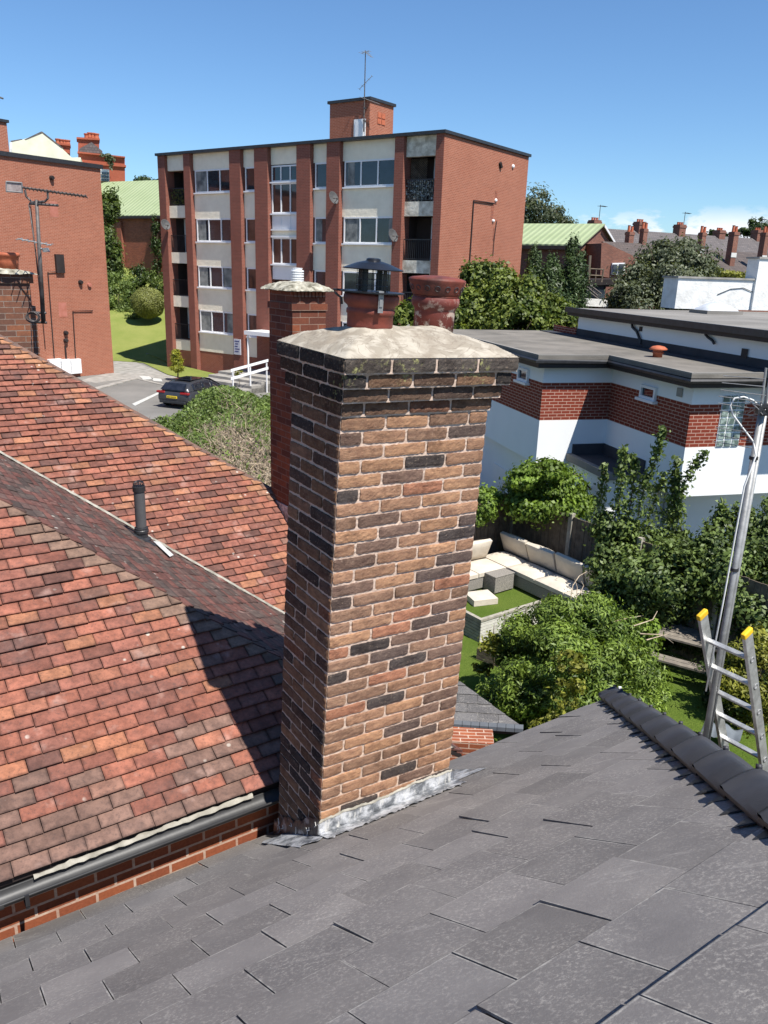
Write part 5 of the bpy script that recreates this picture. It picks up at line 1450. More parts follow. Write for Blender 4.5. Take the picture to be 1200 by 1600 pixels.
# ================================================================ BACKGROUND BUILDINGS
def gabled(name, label, P, yaw, L, Wd, eave, ridge, wall, roof, cat='building', group=None, base=-3, over=.15):
    """origin P at the near corner ground; x along ridge (L), y across (Wd)"""
    root = empty(name, frame(P, yaw), label, cat, group)
    mb = MB(); h = Wd/2
    mb.prism([(0, 0), (L, 0), (L, Wd), (0, Wd)], base, eave)
    for x in (0, L-.2): mb.slab([(x, 0, eave), (x, Wd, eave), (x, h, ridge)], (.2, 0, 0))
    mb.build('wall', wall, root)
    mb = MB(); sl_ = (ridge-eave)/h
    mb.slab([(-over, -over, eave-over*sl_+.06), (L+over, -over, eave-over*sl_+.06), (L+over, h, ridge+.06), (-over, h, ridge+.06)], (0, 0, .12))
    mb.slab([(-over, Wd+over, eave-over*sl_+.06), (L+over, Wd+over, eave-over*sl_+.06), (L+over, h+.001, ridge+.06), (-over, h+.001, ridge+.06)], (0, 0, .12))
    mb.build('roof', roof, root)
    return root
# green roofed hall, two visible stretches of it
Y1 = 79
ea = at_y(185, 337, Y1); rg_l = at_y(158, 285.5, Y1+6)
e2_ = at_z(250, 342, ea.z); yw = math.degrees(math.atan2(e2_.y-ea.y, e2_.x-ea.x))
hall = empty('green_roofed_hall', frame(V3((ea.x, ea.y, 0)), -30), 'long brick hall with pale green metal roof left of the block', 'hall')
HZ = ea.z
r1 = loc(hall.matrix_world, at_pl(158, 286, hall.matrix_world @ V3((0, 5.5, 0)), dirv(60)))
mb = MB(); rz = r1.z
mb.slab([(-14, -.35, HZ-.1), (24, -.35, HZ-.1), (24, 5.5, rz), (-14, 5.5, rz)], (0, 0, .1)); mb.slab([(-14, 11.3, HZ-.1), (24, 11.3, HZ-.1), (24, 5.501, rz), (-14, 5.501, rz)], (0, 0, .1))
mb.build('roof', M['greenroof'], hall)
mb = MB(); mb.box(.2, 24, 0, 11, -3, HZ-.15)
mb.box(-14, .2, .6, 11, -3, HZ-.15); mb.box(-.1, .5, -.25, .4, -3, HZ-.5)
mb.build('wall', M['oldbrick'], hall)
mb = MB(); mb.box(-14, 24, -.42, -.3, HZ-.28, HZ-.06); mb.build('gutter', M['fascia'], hall)
mb = MB(); 
# right hall
Yr = 62
ea = at_y(906, 385, Yr); gz_ = at_y(871, 353, Yr)
hr = empty('green_roofed_hall', frame(V3((ea.x, ea.y, 0)), -30), 'brick hall with pale green roof and gable right of the block', 'hall')
Th = hr.matrix_world; q_ = loc(Th, at_pl(941, 352, Th @ V3((0, 5, 0)), dirv(60))); rz = q_.z
xr = 0.0
mb = MB(); 
# gable end faces right (+x); ridge seen at (940,352), eave corner at (906,385)
q2 = loc(Th, at_pl(906, 385, Th.translation, dirv(-30))); mb.slab([(-16, -.35, ea.z), (.25, -.35, ea.z), (.25, 5, rz), (-16, 5, rz)], (0, 0, .12)); mb.slab([(-16, 10.35, ea.z), (.25, 10.35, ea.z), (.25, 5.001, rz), (-16, 5.001, rz)], (0, 0, .12))
mb.build('roof', M['greenroof'], hr)
mb = MB(); mb.box(-16, 0, 0, 10, -3, ea.z-.05); mb.slab([(0, 0, ea.z-.06), (0, 10, ea.z-.06), (0, 5, rz-.05)], (-.3, 0, 0)); mb.build('wall', M['terrbrick'], hr)
mb = MB(); mb.box(-16, .2, -.42, -.3, ea.z-.25, ea.z+.02); mb.box(-4, -3.2, -.04, -.01, ea.z-2.2, ea.z-.6); mb.build('gutter', M['fascia'], hr)
mb = MB(); mb.slab([(.27, 4.9, rz+.05), (.27, 10.4, ea.z+.05), (.27, 10.4, ea.z-.15), (.27, 4.9, rz-.15)], (.05, 0, 0)); mb.build('barge_board', M['upvc'], hr)

def outline(name, label, cat, pts, Y, depth, mat, group=None, yaw=0, kind=None):
    """a wall whose front face lies in the vertical plane at distance Y, thickened backwards by depth"""
    n = dirv(90+yaw); c = at_y(sum(p[0] for p in pts)/len(pts), sum(p[1] for p in pts)/len(pts), Y)
    P = [at_pl(x, y, c, n) for x, y in pts]
    return P, n*depth, c
# cream gable
root = None
P, off, c = outline('', '', '', [(19, 222), (33, 219), (66, 207), (97, 232), (112, 246), (126, 246), (126, 300), (18, 300)], 82, 10, None, yaw=18)
root = empty('cream_house', Matrix.Translation((c.x, c.y, 0)), 'cream rendered gable house behind the left brick block', 'house')
mb = MB(); mb.slab(P, off); reparent(mb.build('wall', M['creamwall']), root)
mb = MB(); P2_, off2, _ = outline('', '', '', [(38, 218), (64, 205.5), (66, 205.5), (98, 230.5), (96, 232), (66, 208.5), (40, 219)], 81.9, 10.5, None, yaw=18)
mb.slab(P2_, off2); P2_, off2, _ = outline('', '', '', [(16, 220), (34, 217), (36, 221), (18, 223)], 81.9, 6, None, yaw=18); mb.slab(P2_, off2)
reparent(mb.build('roof', M['farslate']), root)
P2_, off2, _ = outline('', '', '', [(59, 247), (102, 251), (102, 254), (59, 250)], 81.7, .5, None, yaw=18); mb = MB(); mb.slab(P2_, off2); reparent(mb.build('window_head', M['fascia']), root)
P2_, off2, _ = outline('', '', '', [(62, 250.5), (100, 254), (100, 262), (62, 262)], 81.8, .3, None, yaw=18); mb = MB(); mb.slab(P2_, off2); reparent(mb.build('window', M['upvc']), root)
P2_, off2, _ = outline('', '', '', [(15, 222), (19, 222), (31, 224), (31, 300), (15, 300)], 81.7, .6, None, yaw=18); mb = MB(); mb.slab(P2_, off2); reparent(mb.build('white_wall', M['oldwhite']), root)
# red Victorian house
M['redvict'] = brickmat('bright_red_brick', (.38, .095, .055), (.32, .08, .045), (.42, .16, .1), var=.3)
T_ = None
c = at_y(158, 262, 88); vh = empty('victorian_house', Matrix.Translation((c.x, c.y, 0)), 'bright red Victorian brick house with parapet, tall chimney and white sash window', 'house')
def vput(name, pts, Y, depth, mat, yaw=20, parent=None):
    n = dirv(90+yaw); cc = at_y(158, 262, Y); P = [at_pl(x, y, cc, n) for x, y in pts]; mb = MB(); mb.slab(P, n*depth); o = mb.build(name, M[mat]) if isinstance(mat, str) else mb.build(name, mat); reparent(o, parent or vh); return o
vput('wall', [(122, 238), (195, 246), (196, 320), (124, 320)], 88, 9, 'redvict')
vput('cornice', [(124, 252), (197, 258), (197, 261), (124, 255.5)], 87.8, 1, 'redvict'); vput('cornice', [(121, 236.5), (195.5, 244.5), (195.5, 246.5), (121, 239)], 87.7, 1, 'redvict')
ch_ = vput('chimney', [(122, 218), (155, 218), (155, 240), (122, 238)], 89, 2.2, 'redvict'); vput('chimney_band', [(119.5, 214), (156, 216.5), (156, 219), (119.5, 217)], 88.8, 2.6, 'redvict', parent=ch_)
vput('chimney', [(97, 226), (109, 227), (109, 240), (97, 236)], 90, 2, 'redvict'); vput('chimney_band', [(92, 223), (110, 225.5), (110, 228), (92, 226)], 89.8, 2.2, 'redvict', parent=ch_)
mb = MB()
for x, y in ((136, 213), (141, 211.5), (146, 212), (151, 213), (91, 221), (97, 222), (102, 222.5), (106, 223)):
    p = at_y(x, y+4, 89.8 if x > 120 else 90.5); mb.lathe(p, [(.28, 0), (.24, .35), (.3, .4), (.3, .5), (.2, .5)], 10)
reparent(mb.build('chimney_pot', M['terracotta']), ch_)
vput('roof', [(124, 232), (143, 222), (160, 236), (160, 240), (124, 238)], 88.6, 3, 'farslate')
w_ = vput('window', [(157, 264), (171, 265), (171, 284), (157, 283)], 87.7, .3, 'upvc')
for i in range(3):
    for j in range(3): vput('pane', [(158.5+i*4.1, 268.5+j*5.2+i*.2), (161.8+i*4.1, 268.7+j*5.2+i*.2), (161.8+i*4.1, 272.4+j*5.2+i*.2), (158.5+i*4.1, 272.2+j*5.2+i*.2)], 87.5, .1, 'glass', parent=w_)
ptree('buddleia', 'scruffy plant growing from the parapet of the red Victorian house', 'plant', [pb(167, 246, 7, 4, 87), pb(173, 256, 3, 6, 87)], 420, .3, 'grey', 60, base=vb(87, 167, 252, at_y(167, 252, 87).z), trunk_r=.04, limbs=False)

# terraces on the rise: the far row, each house its own roof, chimney and pots
tz = at_y(945, 357, 78).z; Rp = at_y(945, 357, 78); tyaw = 27.5
TT_ = frame(V3((Rp.x, Rp.y, 0)), tyaw); step = 5.4
first = ['first', 'second', 'third', 'fourth', 'fifth', 'sixth', 'seventh', 'eighth', 'ninth', 'tenth', 'eleventh', 'twelfth']
cx_px = [942, 971, 1003, 1024, 1057, 1092, 1118, 1140, 1160, 1180]
chims = []
for i in range(9):
    x0 = i*step-2.0
    T = TT_ @ Matrix.Translation((x0, 0, 0))
    g = hsh(i, 3)
    h = empty('terraced_house', T, 'grey slate roofed terraced house with chimney, %s from the left in the far row' % first[i], 'house', 'far row of terraced houses')
    rz = tz; mb = MB()
    mb.slab([(0, -4.8, rz-3.3), (step-.02, -4.8, rz-3.3), (step-.02, 0, rz), (0, 0, rz)], (0, 0, -.15)); mb.slab([(0, 4.8, rz-3.3), (step-.02, 4.8, rz-3.3), (step-.02, .001, rz), (0, .001, rz)], (0, 0, -.15))
    mb.build('roof', M['farslate'], h)
    mb = MB(); mb.box(0, step-.02, -4.6, 4.6, -3, rz-3.2); mb.build('wall', M['terrbrick'], h)
    g = hsh(i, 3)
    for cx0, hgt, nme in ((.6+g*.5, .55+.4*hsh(i), 'chimney'),):
        mb = MB(); mb.box(cx0-.42, cx0+.42, -.45, .4, rz-.9, rz+hgt); mb.box(cx0-.47, cx0+.47, -.5, .45, rz+hgt-.3, rz+hgt-.12)
        c_ = mb.build('chimney', M['terrbrick'], h)
        mb = MB()
        for k in range(3 if hsh(i, 7) > .3 else 2): mb.lathe((cx0-.28+k*.28, 0, rz+hgt-.05), [(.10, 0), (.09, .22), (.11, .24), (.11, .28), (.08, .28)], 8)
        mb.build('chimney_pot', M['terracotta'], c_)
    if i in (0, 2, 4, 6):
        mb = MB(); yagi(mb, V3((.6+g*.5+.5, 0, rz+1.9)), (1, .3, 0), .9, 5, .3, r=.03); mb.tube([(.6+g*.5+.5, 0, rz+.6), (.6+g*.5+.5, 0, rz+2.0)], .03, 5); mb.build('aerial', M['mastgrey'], h)
# nearer row: rear outriggers with tall stacks in front of the slate slope
for i, (px, pt, pb_, wpx) in enumerate(((982, 357, 384, 9), (1003, 352, 388, 8), (1094, 358, 392, 8), (1142, 357, 398, 10), (1190, 358, 402, 9))):
    Y = 68; b_ = at_y(px, pb_, Y); t_ = at_y(px, pt, Y); hw = wpx*Y/F/2
    T = frame(V3((b_.x, b_.y, b_.z)), tyaw); H_ = t_.z-b_.z
    if i in (0, 1, 3, 4):
        pass
    st_c = empty('chimney_stack', T, 'tall brick chimney stack on the lower terrace roofs, %s from the left' % first[i], 'chimney', 'stacks on the lower terrace roofs')
    mb = MB(); mb.box(-hw, hw, -hw, hw, -2.5, H_-.25); mb.box(-hw*1.15, hw*1.15, -hw*1.15, hw*1.15, H_-.5, H_-.3); mb.build('stack', M['terrbrick'], st_c)
    mb = MB(); mb.box(-hw*1.1, hw*1.1, -hw*1.12, -hw*1.0, -.2, .15); mb.build('lead_apron', M['paintdrip'], st_c)
    mb = MB(); mb.lathe((-.15, 0, H_-.26), [(.12, 0), (.1, .45), (.13, .5), (.09, .5)], 8); mb.lathe((.18, 0, H_-.26), [(.12, 0), (.1, .4), (.13, .45), (.09, .45)], 8); mb.build('chimney_pot', M['terracotta'], st_c)
# long tiled outrigger roof and brick gable with white window
def ppoly(name, label, cat, Y, parts, yaw=0, group=None):
    x0, y0 = parts[0][1][0]; cc = at_y(x0, y0, Y); root = empty(name, Matrix.Translation((cc.x, cc.y, 0)), label, cat, group); n = dirv(90+yaw)
    for pn, pts, mat, dep, inset in parts:
        P = [at_pl(x, y, cc+n*inset, n) for x, y in pts]; mb = MB(); mb.slab(P, n*dep); o = mb.build(pn, M[mat]); reparent(o, root)
    return root
g_ = ppoly('terrace_outrigger', 'red brick terrace outrigger with white casement window left of the silvery tree', 'house', 61,
      [('wall', [(940, 380), (946, 379), (1003, 406), (998, 440), (938, 432)], 'terrbrick', 6, 0), ('window', [(957, 411), (977, 410.5), (976, 429), (956, 429)], 'upvc', .3, -.15), ('pane', [(958.5, 413), (965, 413), (964.5, 428), (958, 428)], 'glass', .1, -.25), ('pane', [(968, 412.5), (975.5, 412.5), (974, 427), (967, 427)], 'glass', .1, -.25), ('downpipe', [(1001, 406), (1003, 406), (999, 438), (997, 438)], 'upvc', .1, -.12)], yaw=15)
for i, (a_, b_, lab) in enumerate((((941, 377, 67), (1075, 388, 67), 'left half of the long brown tiled roof below the far terrace'), ((1075, 389, 67), (1215, 399, 67), 'right half of the long brown tiled roof below the far terrace'))):
    pa_ = at_y(a_[0], a_[1], 66+i*2.6); pb2 = at_z(b_[0], b_[1], pa_.z)
    yw_ = 27.5; T = frame(V3((pa_.x, pa_.y, 0)), yw_); L = (b_[0]-a_[0])*67/F*1.15+(2 if i else 0)
    rt = empty('outrigger_roof', T, lab, 'house', 'lower terrace row')
    mb = MB(); z0_ = pa_.z; mb.slab([(0, -3.6, z0_-1.9), (L, -3.6, z0_-1.9), (L, 0, z0_), (0, 0, z0_)], (0, 0, -.15)); mb.slab([(0, 3, z0_-2), (L, 3, z0_-2), (L, .001, z0_), (0, .001, z0_)], (0, 0, -.15)); mb.build('roof', M['fartile'], rt)
    mb = MB(); mb.box(0.1, L-.1, -3.3, 2.8, -3, z0_-1.9); mb.build('wall', M['terrbrick'], rt)
    mb = MB()
    for k in range(int(L/3)): mb.box(1+k*3, 1.9+k*3, -3.36, -3.31, z0_-3.4, z0_-2.3)
    mb.build('window', M['upvc'], rt)
# low flat-roofed store with fire-escape
ppoly('flat_roofed_store', 'low dark flat roofed store with a white wall below, between conifers and silvery tree', 'building', 57,
      [('wall', [(914, 441), (985, 437), (985, 475), (914, 468)], 'felt_dark', 5, 0), ('roof_edge', [(912, 437), (990, 436), (990, 444), (912, 446)], 'fascia', 5, -.2), ('window', [(916, 452), (946, 453), (945, 466), (916, 464)], 'glass', .1, -.1), ('brick_pier', [(947, 447), (960, 447), (957, 466), (945, 466)], 'terrbrick', .3, -.12)], yaw=10)
ppoly('yard_wall', 'whitewashed yard wall below the dark store', 'wall', 54, [('wall', [(912, 466), (950, 468), (950, 480), (912, 478)], 'oldwhite', .3, 0)], yaw=10)
mb = MB(); st0 = at_y(918, 448, 56); 
fe = empty('fire_escape', Matrix.Translation(st0), 'grey metal fire escape stair and post beside the dark store', 'stairs')
def yp(x, y, Y=56): return at_y(x, y, Y)-st0
mb.tube([yp(922, 399), yp(919, 445)], .09, 6); mb.tube([yp(922, 420), yp(943, 421)], .05, 5); mb.tube([yp(921, 430), yp(943, 431)], .05, 5); mb.tube([yp(943, 420), yp(940, 441)], .06, 5); mb.tube([yp(932, 420), yp(930, 440)], .04, 5)
mb.build('post', M['wood'], fe)
mb = MB()
for a_, b_ in (((915, 446), (934, 462)), ((920, 444), (940, 459)), ((916, 452), (936, 468))): mb.tube([yp(*a_), yp(*b_)], .05, 5)
for k in range(8): f = k/7; mb.tube([yp(915+19*f, 448+16*f), yp(920+19*f, 446+15*f)], .04, 4)
mb.build('stair', M['mastgrey'], fe)

# ================================================================ WHITE MODERN HOUSE
C1 = at_y(850.8, 570, 19); FW = frame(V3((C1.x, C1.y, 0)), 15); FWi = FW.inverted(); Wx, Wy = dirv(15), dirv(105)
def wp(x, y, axis, c):     # pixel onto local plane axis = c
    return FWi @ at_pl(x, y, FW @ (V3((c, 0, 0)) if axis == 'x' else V3((0, c, 0)) if axis == 'y' else V3((0, 0, c))), Wx if axis == 'x' else Wy if axis == 'y' else UP)
ZT = C1.z; zb1, zb2, zb3 = ZT-.425, ZT-1.333, ZT-2.405
x1 = wp(958.5, 569, 'y', 0).x; y2 = wp(1084.7, 602.8, 'x', x1).y; x3 = x1+5.2; yB = wp(757, 527, 'z', ZT+.2).y
GZ = -.3
wh = empty('white_house', FW, 'modern white rendered house with red brick band, flat felt roofs and glass block window', 'house')
print('white', x1, y2, yB, ZT)
foot = [(0, 0), (x1, 0), (x1, y2), (x3, y2), (x3, 7.5), (0, 7.5)]
mb = MB(); mb.prism(foot, zb1, ZT); mb.prism(foot, zb3, zb2); 
mb.build('rendered_wall', M['white_render'], wh)
mb = MB(); mb.prism([(.004, .004), (x1+.004, .004), (x1+.004, y2+.004), (x3, y2+.004), (x3, 7.4), (.004, 7.4)], zb2+.0, zb1-.0); mb.build('brick_band', M['bandbrick'], wh)
# recessed ground floor
rc = .9
mb = MB(); mb.prism([(rc*.35, rc), (x1+rc*.7, rc), (x1+rc*.7, y2+rc), (x3, y2+rc), (x3, 7.3), (rc*.35, 7.3)], GZ-.3, zb3-.001); mb.build('ground_floor_wall', M['white_render'], wh)
# roof slab with overhang
ov = .33; rp = [(-ov, -ov), (x1+ov*0-ov, -ov), (x1-ov, y2-ov), (x3, y2-ov), (x3, 7.5), (-ov, 7.5)]
mb = MB(); mb.prism(rp, ZT+.16, ZT+.24); mb.build('flat_roof', M['felt'], wh)
rp2 = [(-ov+.03, -ov+.03), (x1-ov+.03, -ov+.03), (x1-ov+.03, y2-ov+.03), (x3, y2-ov+.03), (x3, 7.4), (-ov+.03, 7.4)]
mb = MB(); mb.prism(rp2, ZT-.04, ZT+.159); mb.build('fascia', M['fascia'], wh)
mb = MB(); mb.tube([(-ov-.03, 7.4, ZT+.13), (-ov-.03, -ov-.03, ZT+.12), (x1-ov-.03, -ov-.03, ZT+.11), (x1-ov-.03, y2-ov-.03, ZT+.1), (x3, y2-ov-.03, ZT+.1)], .05, 6); mb.build('roof_gutter', M['black'], wh)
# raised kerb along the roof edge (grey weathered)
mb = MB(); k_ = .10
for a_, b_ in zip(rp[:-2]+[rp[-1]], rp[1:-1]+[rp[0]]): pass
mb.box(-ov, -ov+k_, -ov+k_, 7.5, ZT+.24, ZT+.27); mb.box(-ov, x1-ov, -ov, -ov+k_, ZT+.24, ZT+.27); mb.box(x1-ov, x1-ov+k_, y2-ov, -ov, ZT+.24, ZT+.269); mb.box(x1-ov+k_, x3, y2-ov, y2-ov+k_, ZT+.24, ZT+.27)
mb.build('roof_kerb', M['felt_old'], wh)
# upper volume
xu = wp(1060, 553, 'z', ZT+.24).x; zu = (FWi @ at_pl(885, 481, FW @ V3((xu-.3, 0, 0)), Wx)).z
yfar = wp(885, 481, 'x', xu-.3).y
print('upper', xu, zu, yfar)
ybk = wp(933, 477.5, 'z', zu).y
mb = MB(); mb.box(xu, xu+9, y2-1, yfar-.3, ZT-.2, zu-.22); mb.build('upper_wall', M['white_render'], wh)
mb = MB(); mb.box(xu-.03, xu, y2, 7.3, ZT+.24, ZT+.45); mb.box(xu-.5, xu-.03, y2, 7.3, ZT+.241, ZT+.262); mb.build('upstand', M['felt_dark'], wh)
mb = MB(); mb.box(xu-.3, xu+9, y2-1.2, yfar, zu-.05, zu); mb.build('upper_roof', M['felt_old'], wh)
mb = MB(); mb.box(xu-.27, xu+8.9, y2-1.1, yfar-.03, zu-.22, zu-.051); mb.build('upper_fascia', M['fascia'], wh)
mb = MB(); mb.box(xu-.35, xu-.27, y2-1.2, yfar, zu-.12, zu+.03); mb.build('upper_gutter', M['black'], wh)
mb = MB(); q = wp(905, 500, 'x', xu-.001); mb.box(xu-.06, xu-.002, 7.2, yfar-.3, ZT-1.2, ZT+.45); mb.build('rear_brick', M['bandbrick'], wh)
# downpipes on the upper wall
def up_(x, y, d=.06): return wp(x, y, 'x', xu-d)
mb = MB(); mb.tube([up_(987, 499), up_(988, 511), up_(995, 518), up_(1000, 531), up_(1000, 537)], .035, 8); mb.tube([up_(1102, 522), up_(1106, 527), up_(1113, 532), up_(1116, 537)], .03, 8); mb.build('downpipe', M['black'], wh)
mb = MB(); q = up_(1002, 514, 0); mb.box(xu-.03, xu-.001, q.y-.06, q.y+.06, q.z-.06, q.z+.06); q = up_(1165, 552, 0); mb.box(xu-.04, xu-.031, q.y-.1, q.y+.1, q.z-.1, q.z+.1); mb.build('wall_vent', M['fascia'], wh)
# parapet wall on the upper roof
q0 = wp(1054, 482, 'z', zu); q1 = FWi @ at_pl(1183, 482, FW @ q0, Wy); qt = FWi @ at_pl(1054, 434, FW @ q0, Wy)
mb = MB(); mb.box(q0.x, q1.x-.3, q0.y, q0.y+.85, zu, qt.z); mb.box(q1.x-.3, q1.x+4, q0.y-.1, q0.y+.5, zu, qt.z+.72); mb.build('parapet_wall', M['oldwhite'], wh)
mb = MB(); mb.box(q0.x-.05, q1.x-.3, q0.y-.05, q0.y+.9, qt.z, qt.z+.06); mb.box(q1.x-.35, q1.x+4, q0.y-.15, q0.y+.55, qt.z+.72, qt.z+.78); mb.build('coping', M['concrete'], wh)
mb = MB(); mb.tube([q0+V3((1.6, -.02, .5))+V3(((q1.x-q0.x)*.5*u, 0, .25*math.sin(u*3))) for u in (0, .3, .6, 1)]+[V3((q1.x-.3, q0.y-.02, zu+1.0))], .012, 4); mb.build('cable', M['black'], wh)
# dome skylight
q = wp(1118, 490, 'z', zu); mb = MB(); mb.box(q.x-.62, q.x+.62, q.y-.45, q.y+.45, zu, zu+.10); sk = mb.build('skylight_kerb', M['felt_old'], wh)
mb = MB(); mb.grid(lambda u, v: (q.x-.56+1.12*u, q.y-.4+.8*v, zu+.10+.24*math.sin(math.pi*u)**.6*math.sin(math.pi*v)**.6), 16, 12); mb.build('dome', plain('milky_dome', (.62, .64, .66), (.5, .52, .54), 3, .25, spec=.6), sk, smooth=True)
# terracotta cowl on the near roof
q = wp(1027, 558, 'z', ZT+.24); mb = MB(); mb.lathe(q, [(.11, 0), (.11, .09), (.14, .10), (.14, .12), (.10, .13), (.12, .16), (.20, .17), (.21, .20), (.14, .25), (.05, .27), (.003, .275)], 24); mb.build('roof_cowl', M['terracotta'], wh, smooth=True)
# windows
def wwin(px0, py0, px1, py1, axis, c, out):
    a_ = wp(px0, py0, axis, c); b_ = wp(px1, py1, axis, c); z0_, z1_ = min(a_.z, b_.z), max(a_.z, b_.z)
    s0, s1_ = (sorted((a_.x, b_.x)) if axis == 'y' else sorted((a_.y, b_.y)))
    B = Matrix.Identity(4) if axis == 'y' else Matrix(((0, 1, 0, 0), (1, 0, 0, 0), (0, 0, 1, 0), (0, 0, 0, 1)))
    mb = MB(); t = .06; w0 = c-out
    def bx(a, b, d0, d1, e, f): mb.box(a, b, d0, d1, e, f, B=B)
    bx(s0, s1_, w0, c+.02, z1_-t, z1_); bx(s0, s1_, w0, c+.02, z0_, z0_+t); bx(s0, s0+t, w0, c+.02, z0_+t, z1_-t); bx(s1_-t, s1_, w0, c+.02, z0_+t, z1_-t); bx(s0-.06, s1_+.06, w0-.06, c+.02, z0_-.06, z0_)
    f = mb.build('window', M['upvc'], wh, recalc=True)
    mb = MB(); bx(s0+t, s1_-t, c-.012, c-.004, z0_+t, z1_-t); mb.build('pane', M['glass'], f, recalc=True)
wwin(812, 573, 826, 598, 'x', 0, .06); wwin(1004, 600, 1025, 627, 'x', x1, .06)
mb = MB(); q = wp(1063, 613, 'x', x1); mb.box(x1-.03, x1-.002, q.y-.09, q.y+.09, q.z-.09, q.z+.09); mb.build('wall_vent', M['concrete'], wh)
def blocks(c, axis, a_, b_, nx, nz, mat):
    z0_, z1_ = min(a_.z, b_.z), max(a_.z, b_.z); s0, s1_ = (sorted((a_.x, b_.x)) if axis == 'y' else sorted((a_.y, b_.y)))
    B = Matrix.Identity(4) if axis == 'y' else Matrix(((0, 1, 0, 0), (1, 0, 0, 0), (0, 0, 1, 0), (0, 0, 0, 1)))
    mb = MB(); mb.box(s0, s1_, c-.012, c+.02, z0_, z1_, B=B); f = mb.build('window', M['upvc'], wh, recalc=True)
    mb = MB(); g_ = .014
    for i in range(nx):
        for j in range(nz): mb.box(s0+(s1_-s0)*i/nx+g_, s0+(s1_-s0)*(i+1)/nx-g_, c-.03, c-.013, z0_+(z1_-z0_)*j/nz+g_, z0_+(z1_-z0_)*(j+1)/nz-g_, B=B)
    mb.build('glass_blocks', M[mat], f, bevel=.006, recalc=True)
a_ = wp(1130, 617, 'y', y2); b_ = wp(1157, 698, 'y', y2); c_ = wp(1166, 616, 'y', y2); blocks(y2, 'y', V3((a_.x, 0, a_.z)), V3((a_.x+(c_.x-a_.x), 0, zb2-.0)), 3, 7, 'glassblock')
xg = x1+rc*.7
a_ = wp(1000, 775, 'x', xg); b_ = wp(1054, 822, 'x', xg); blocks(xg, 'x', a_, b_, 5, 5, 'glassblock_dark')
# bay with felt roof in the inner corner
bx0 = wp(891.5, 711, 'y', 0).x; zr = wp(891.5, 711, 'y', 0).z; pf = wp(951.5, 746, 'x', bx0); print('bay', bx0, zr, pf)
yb_ = pf.y
mb = MB(); mb.box(bx0, x1+.6, yb_, rc, GZ-.3, zr-.1); mb.build('bay_wall', M['white_render'], wh)
mb = MB(); mb.box(bx0-.12, x1, yb_-.12, 0, zr-.12, zr); mb.box(bx0-.12, bx0+.02, yb_-.12, 0, zr, zr+.05); mb.build('bay_roof_edge', M['felt_old'], wh)
mb = MB(); mb.box(bx0+.02, x1-.002, yb_-.11, -.002, zr+.001, zr+.02); mb.box(bx0+.02, x1-.05, -.05, -.004, zr+.02, zr+.28); mb.box(x1-.05, x1-.004, yb_, -.004, zr+.02, zr+.28); mb.build('bay_roof', M['felt_dark'], wh)
mb = MB(); q = wp(781, 745, 'x', rc*.35); mb.box(rc*.35-.03, rc*.35-.001, q.y-.45, q.y+.45, GZ, q.z+.3); mb.build('door', M['upvc'], wh)
# ================================================================ GARDEN
ZD, ZL = .2, -.3
GA, GB = dirv(-55), dirv(-145)      # along right arm / along left arm
lw = [at_z(x, y, ZL+.02) for x, y in ((690, 1200), (700, 950), (1010, 960), (1250, 1000), (1250, 1300), (800, 1300))]
mb = MB(); mb.prism([(p.x, p.y) for p in lw], ZL-.05, ZL+.02); o = mb.build('lawn', M['turf']); o['kind'] = 'structure'
K = at_z(752, 968, ZD); E35, E125 = dirv(37), dirv(125)
mb = MB(); far_ = K+E125*6.0
dk = [K, K+E35*4.2, K+E35*4.2+E125*6.5, K+E125*6.5]
mb.prism([(p.x, p.y) for p in dk], ZL, ZD); o = mb.build('raised_lawn', M['turf']); o['kind'] = 'structure'
# slatted planter walls
pw = empty('slatted_wall', frame(K, 37), 'grey slatted timber retaining wall with pale top rail round the raised lawn', 'retaining wall')
mb = MB()
for k in range(9):
    z1_ = -.03-k*.066; mb.box(-.03, 2.2, -.035, -.004, z1_-.054, z1_)
mb.build('slats', plain('pale_slats', (.62, .60, .55), (.48, .46, .42), 9, .8, .3, 40), pw)
mb = MB()
for k in range(14):
    z1_ = -.03-k*.066; mb.box(-.035, -.004, -.03, 4.6, z1_-.054, z1_, B=None)
mb.build('side_slats', M['wood_grey'], pw)
mb = MB(); mb.box(-.05, 2.2, -.05, .03, -.03, .015); mb.box(-.05, .03, .03, 4.6, -.03, .0145)
for x in (0.6, 1.2, 1.8): mb.box(x, x+.05, -.05, -.036, -.55, -.03)
mb.build('top_rail', M['wood_grey'], pw)
lp = empty('timber_edging', frame(at_z(746, 1012, ZL+.25), -38), 'low weathered timber boards stepping down from the slatted wall', 'edging')
mb = MB()
for k in range(4): mb.box(0, 1.6, -.02, .02, -.07*k-.06, -.07*k)
for x in (0.02, .8, 1.5): mb.box(x, x+.07, .02, .07, -.35, .0)
mb.build('boards', M['wood'], lp)
# ---- sofa: two arms
SO = at_z(797, 838, ZD+.72)
def cushion(mb, B, x0, x1, y0, y1, z0, z1, puff=.05, n=8):
    def s(u, v, top):
        a = (4*u*(1-u))**.35; b = (4*v*(1-v))**.35; h = puff*a*b
        return h if top else -h*.4
    zc0, zc1 = z0+puff*.2, z1-puff
    def P(u, v, t):
        k = .012*(1-(4*u*(1-u))**.3)+.0; q = .012*(1-(4*v*(1-v))**.3)
        return B @ V3((x0+(x1-x0)*(u), y0+(y1-y0)*(v), (zc1 if t else zc0)+s(u, v, t)))
    mb.grid(lambda u, v: P(u, v, True), n, n); mb.grid(lambda u, v: P(1-u, v, False), n, n)
    for f in (lambda u, v: P(u, 0, True).lerp(P(u, 0, False), 1-v), lambda u, v: P(u, 1, False).lerp(P(u, 1, True), 1-v), lambda u, v: P(0, u, False).lerp(P(0, u, True), 1-v), lambda u, v: P(1, u, True).lerp(P(1, u, False), 1-v)): mb.grid(f, n, 2)
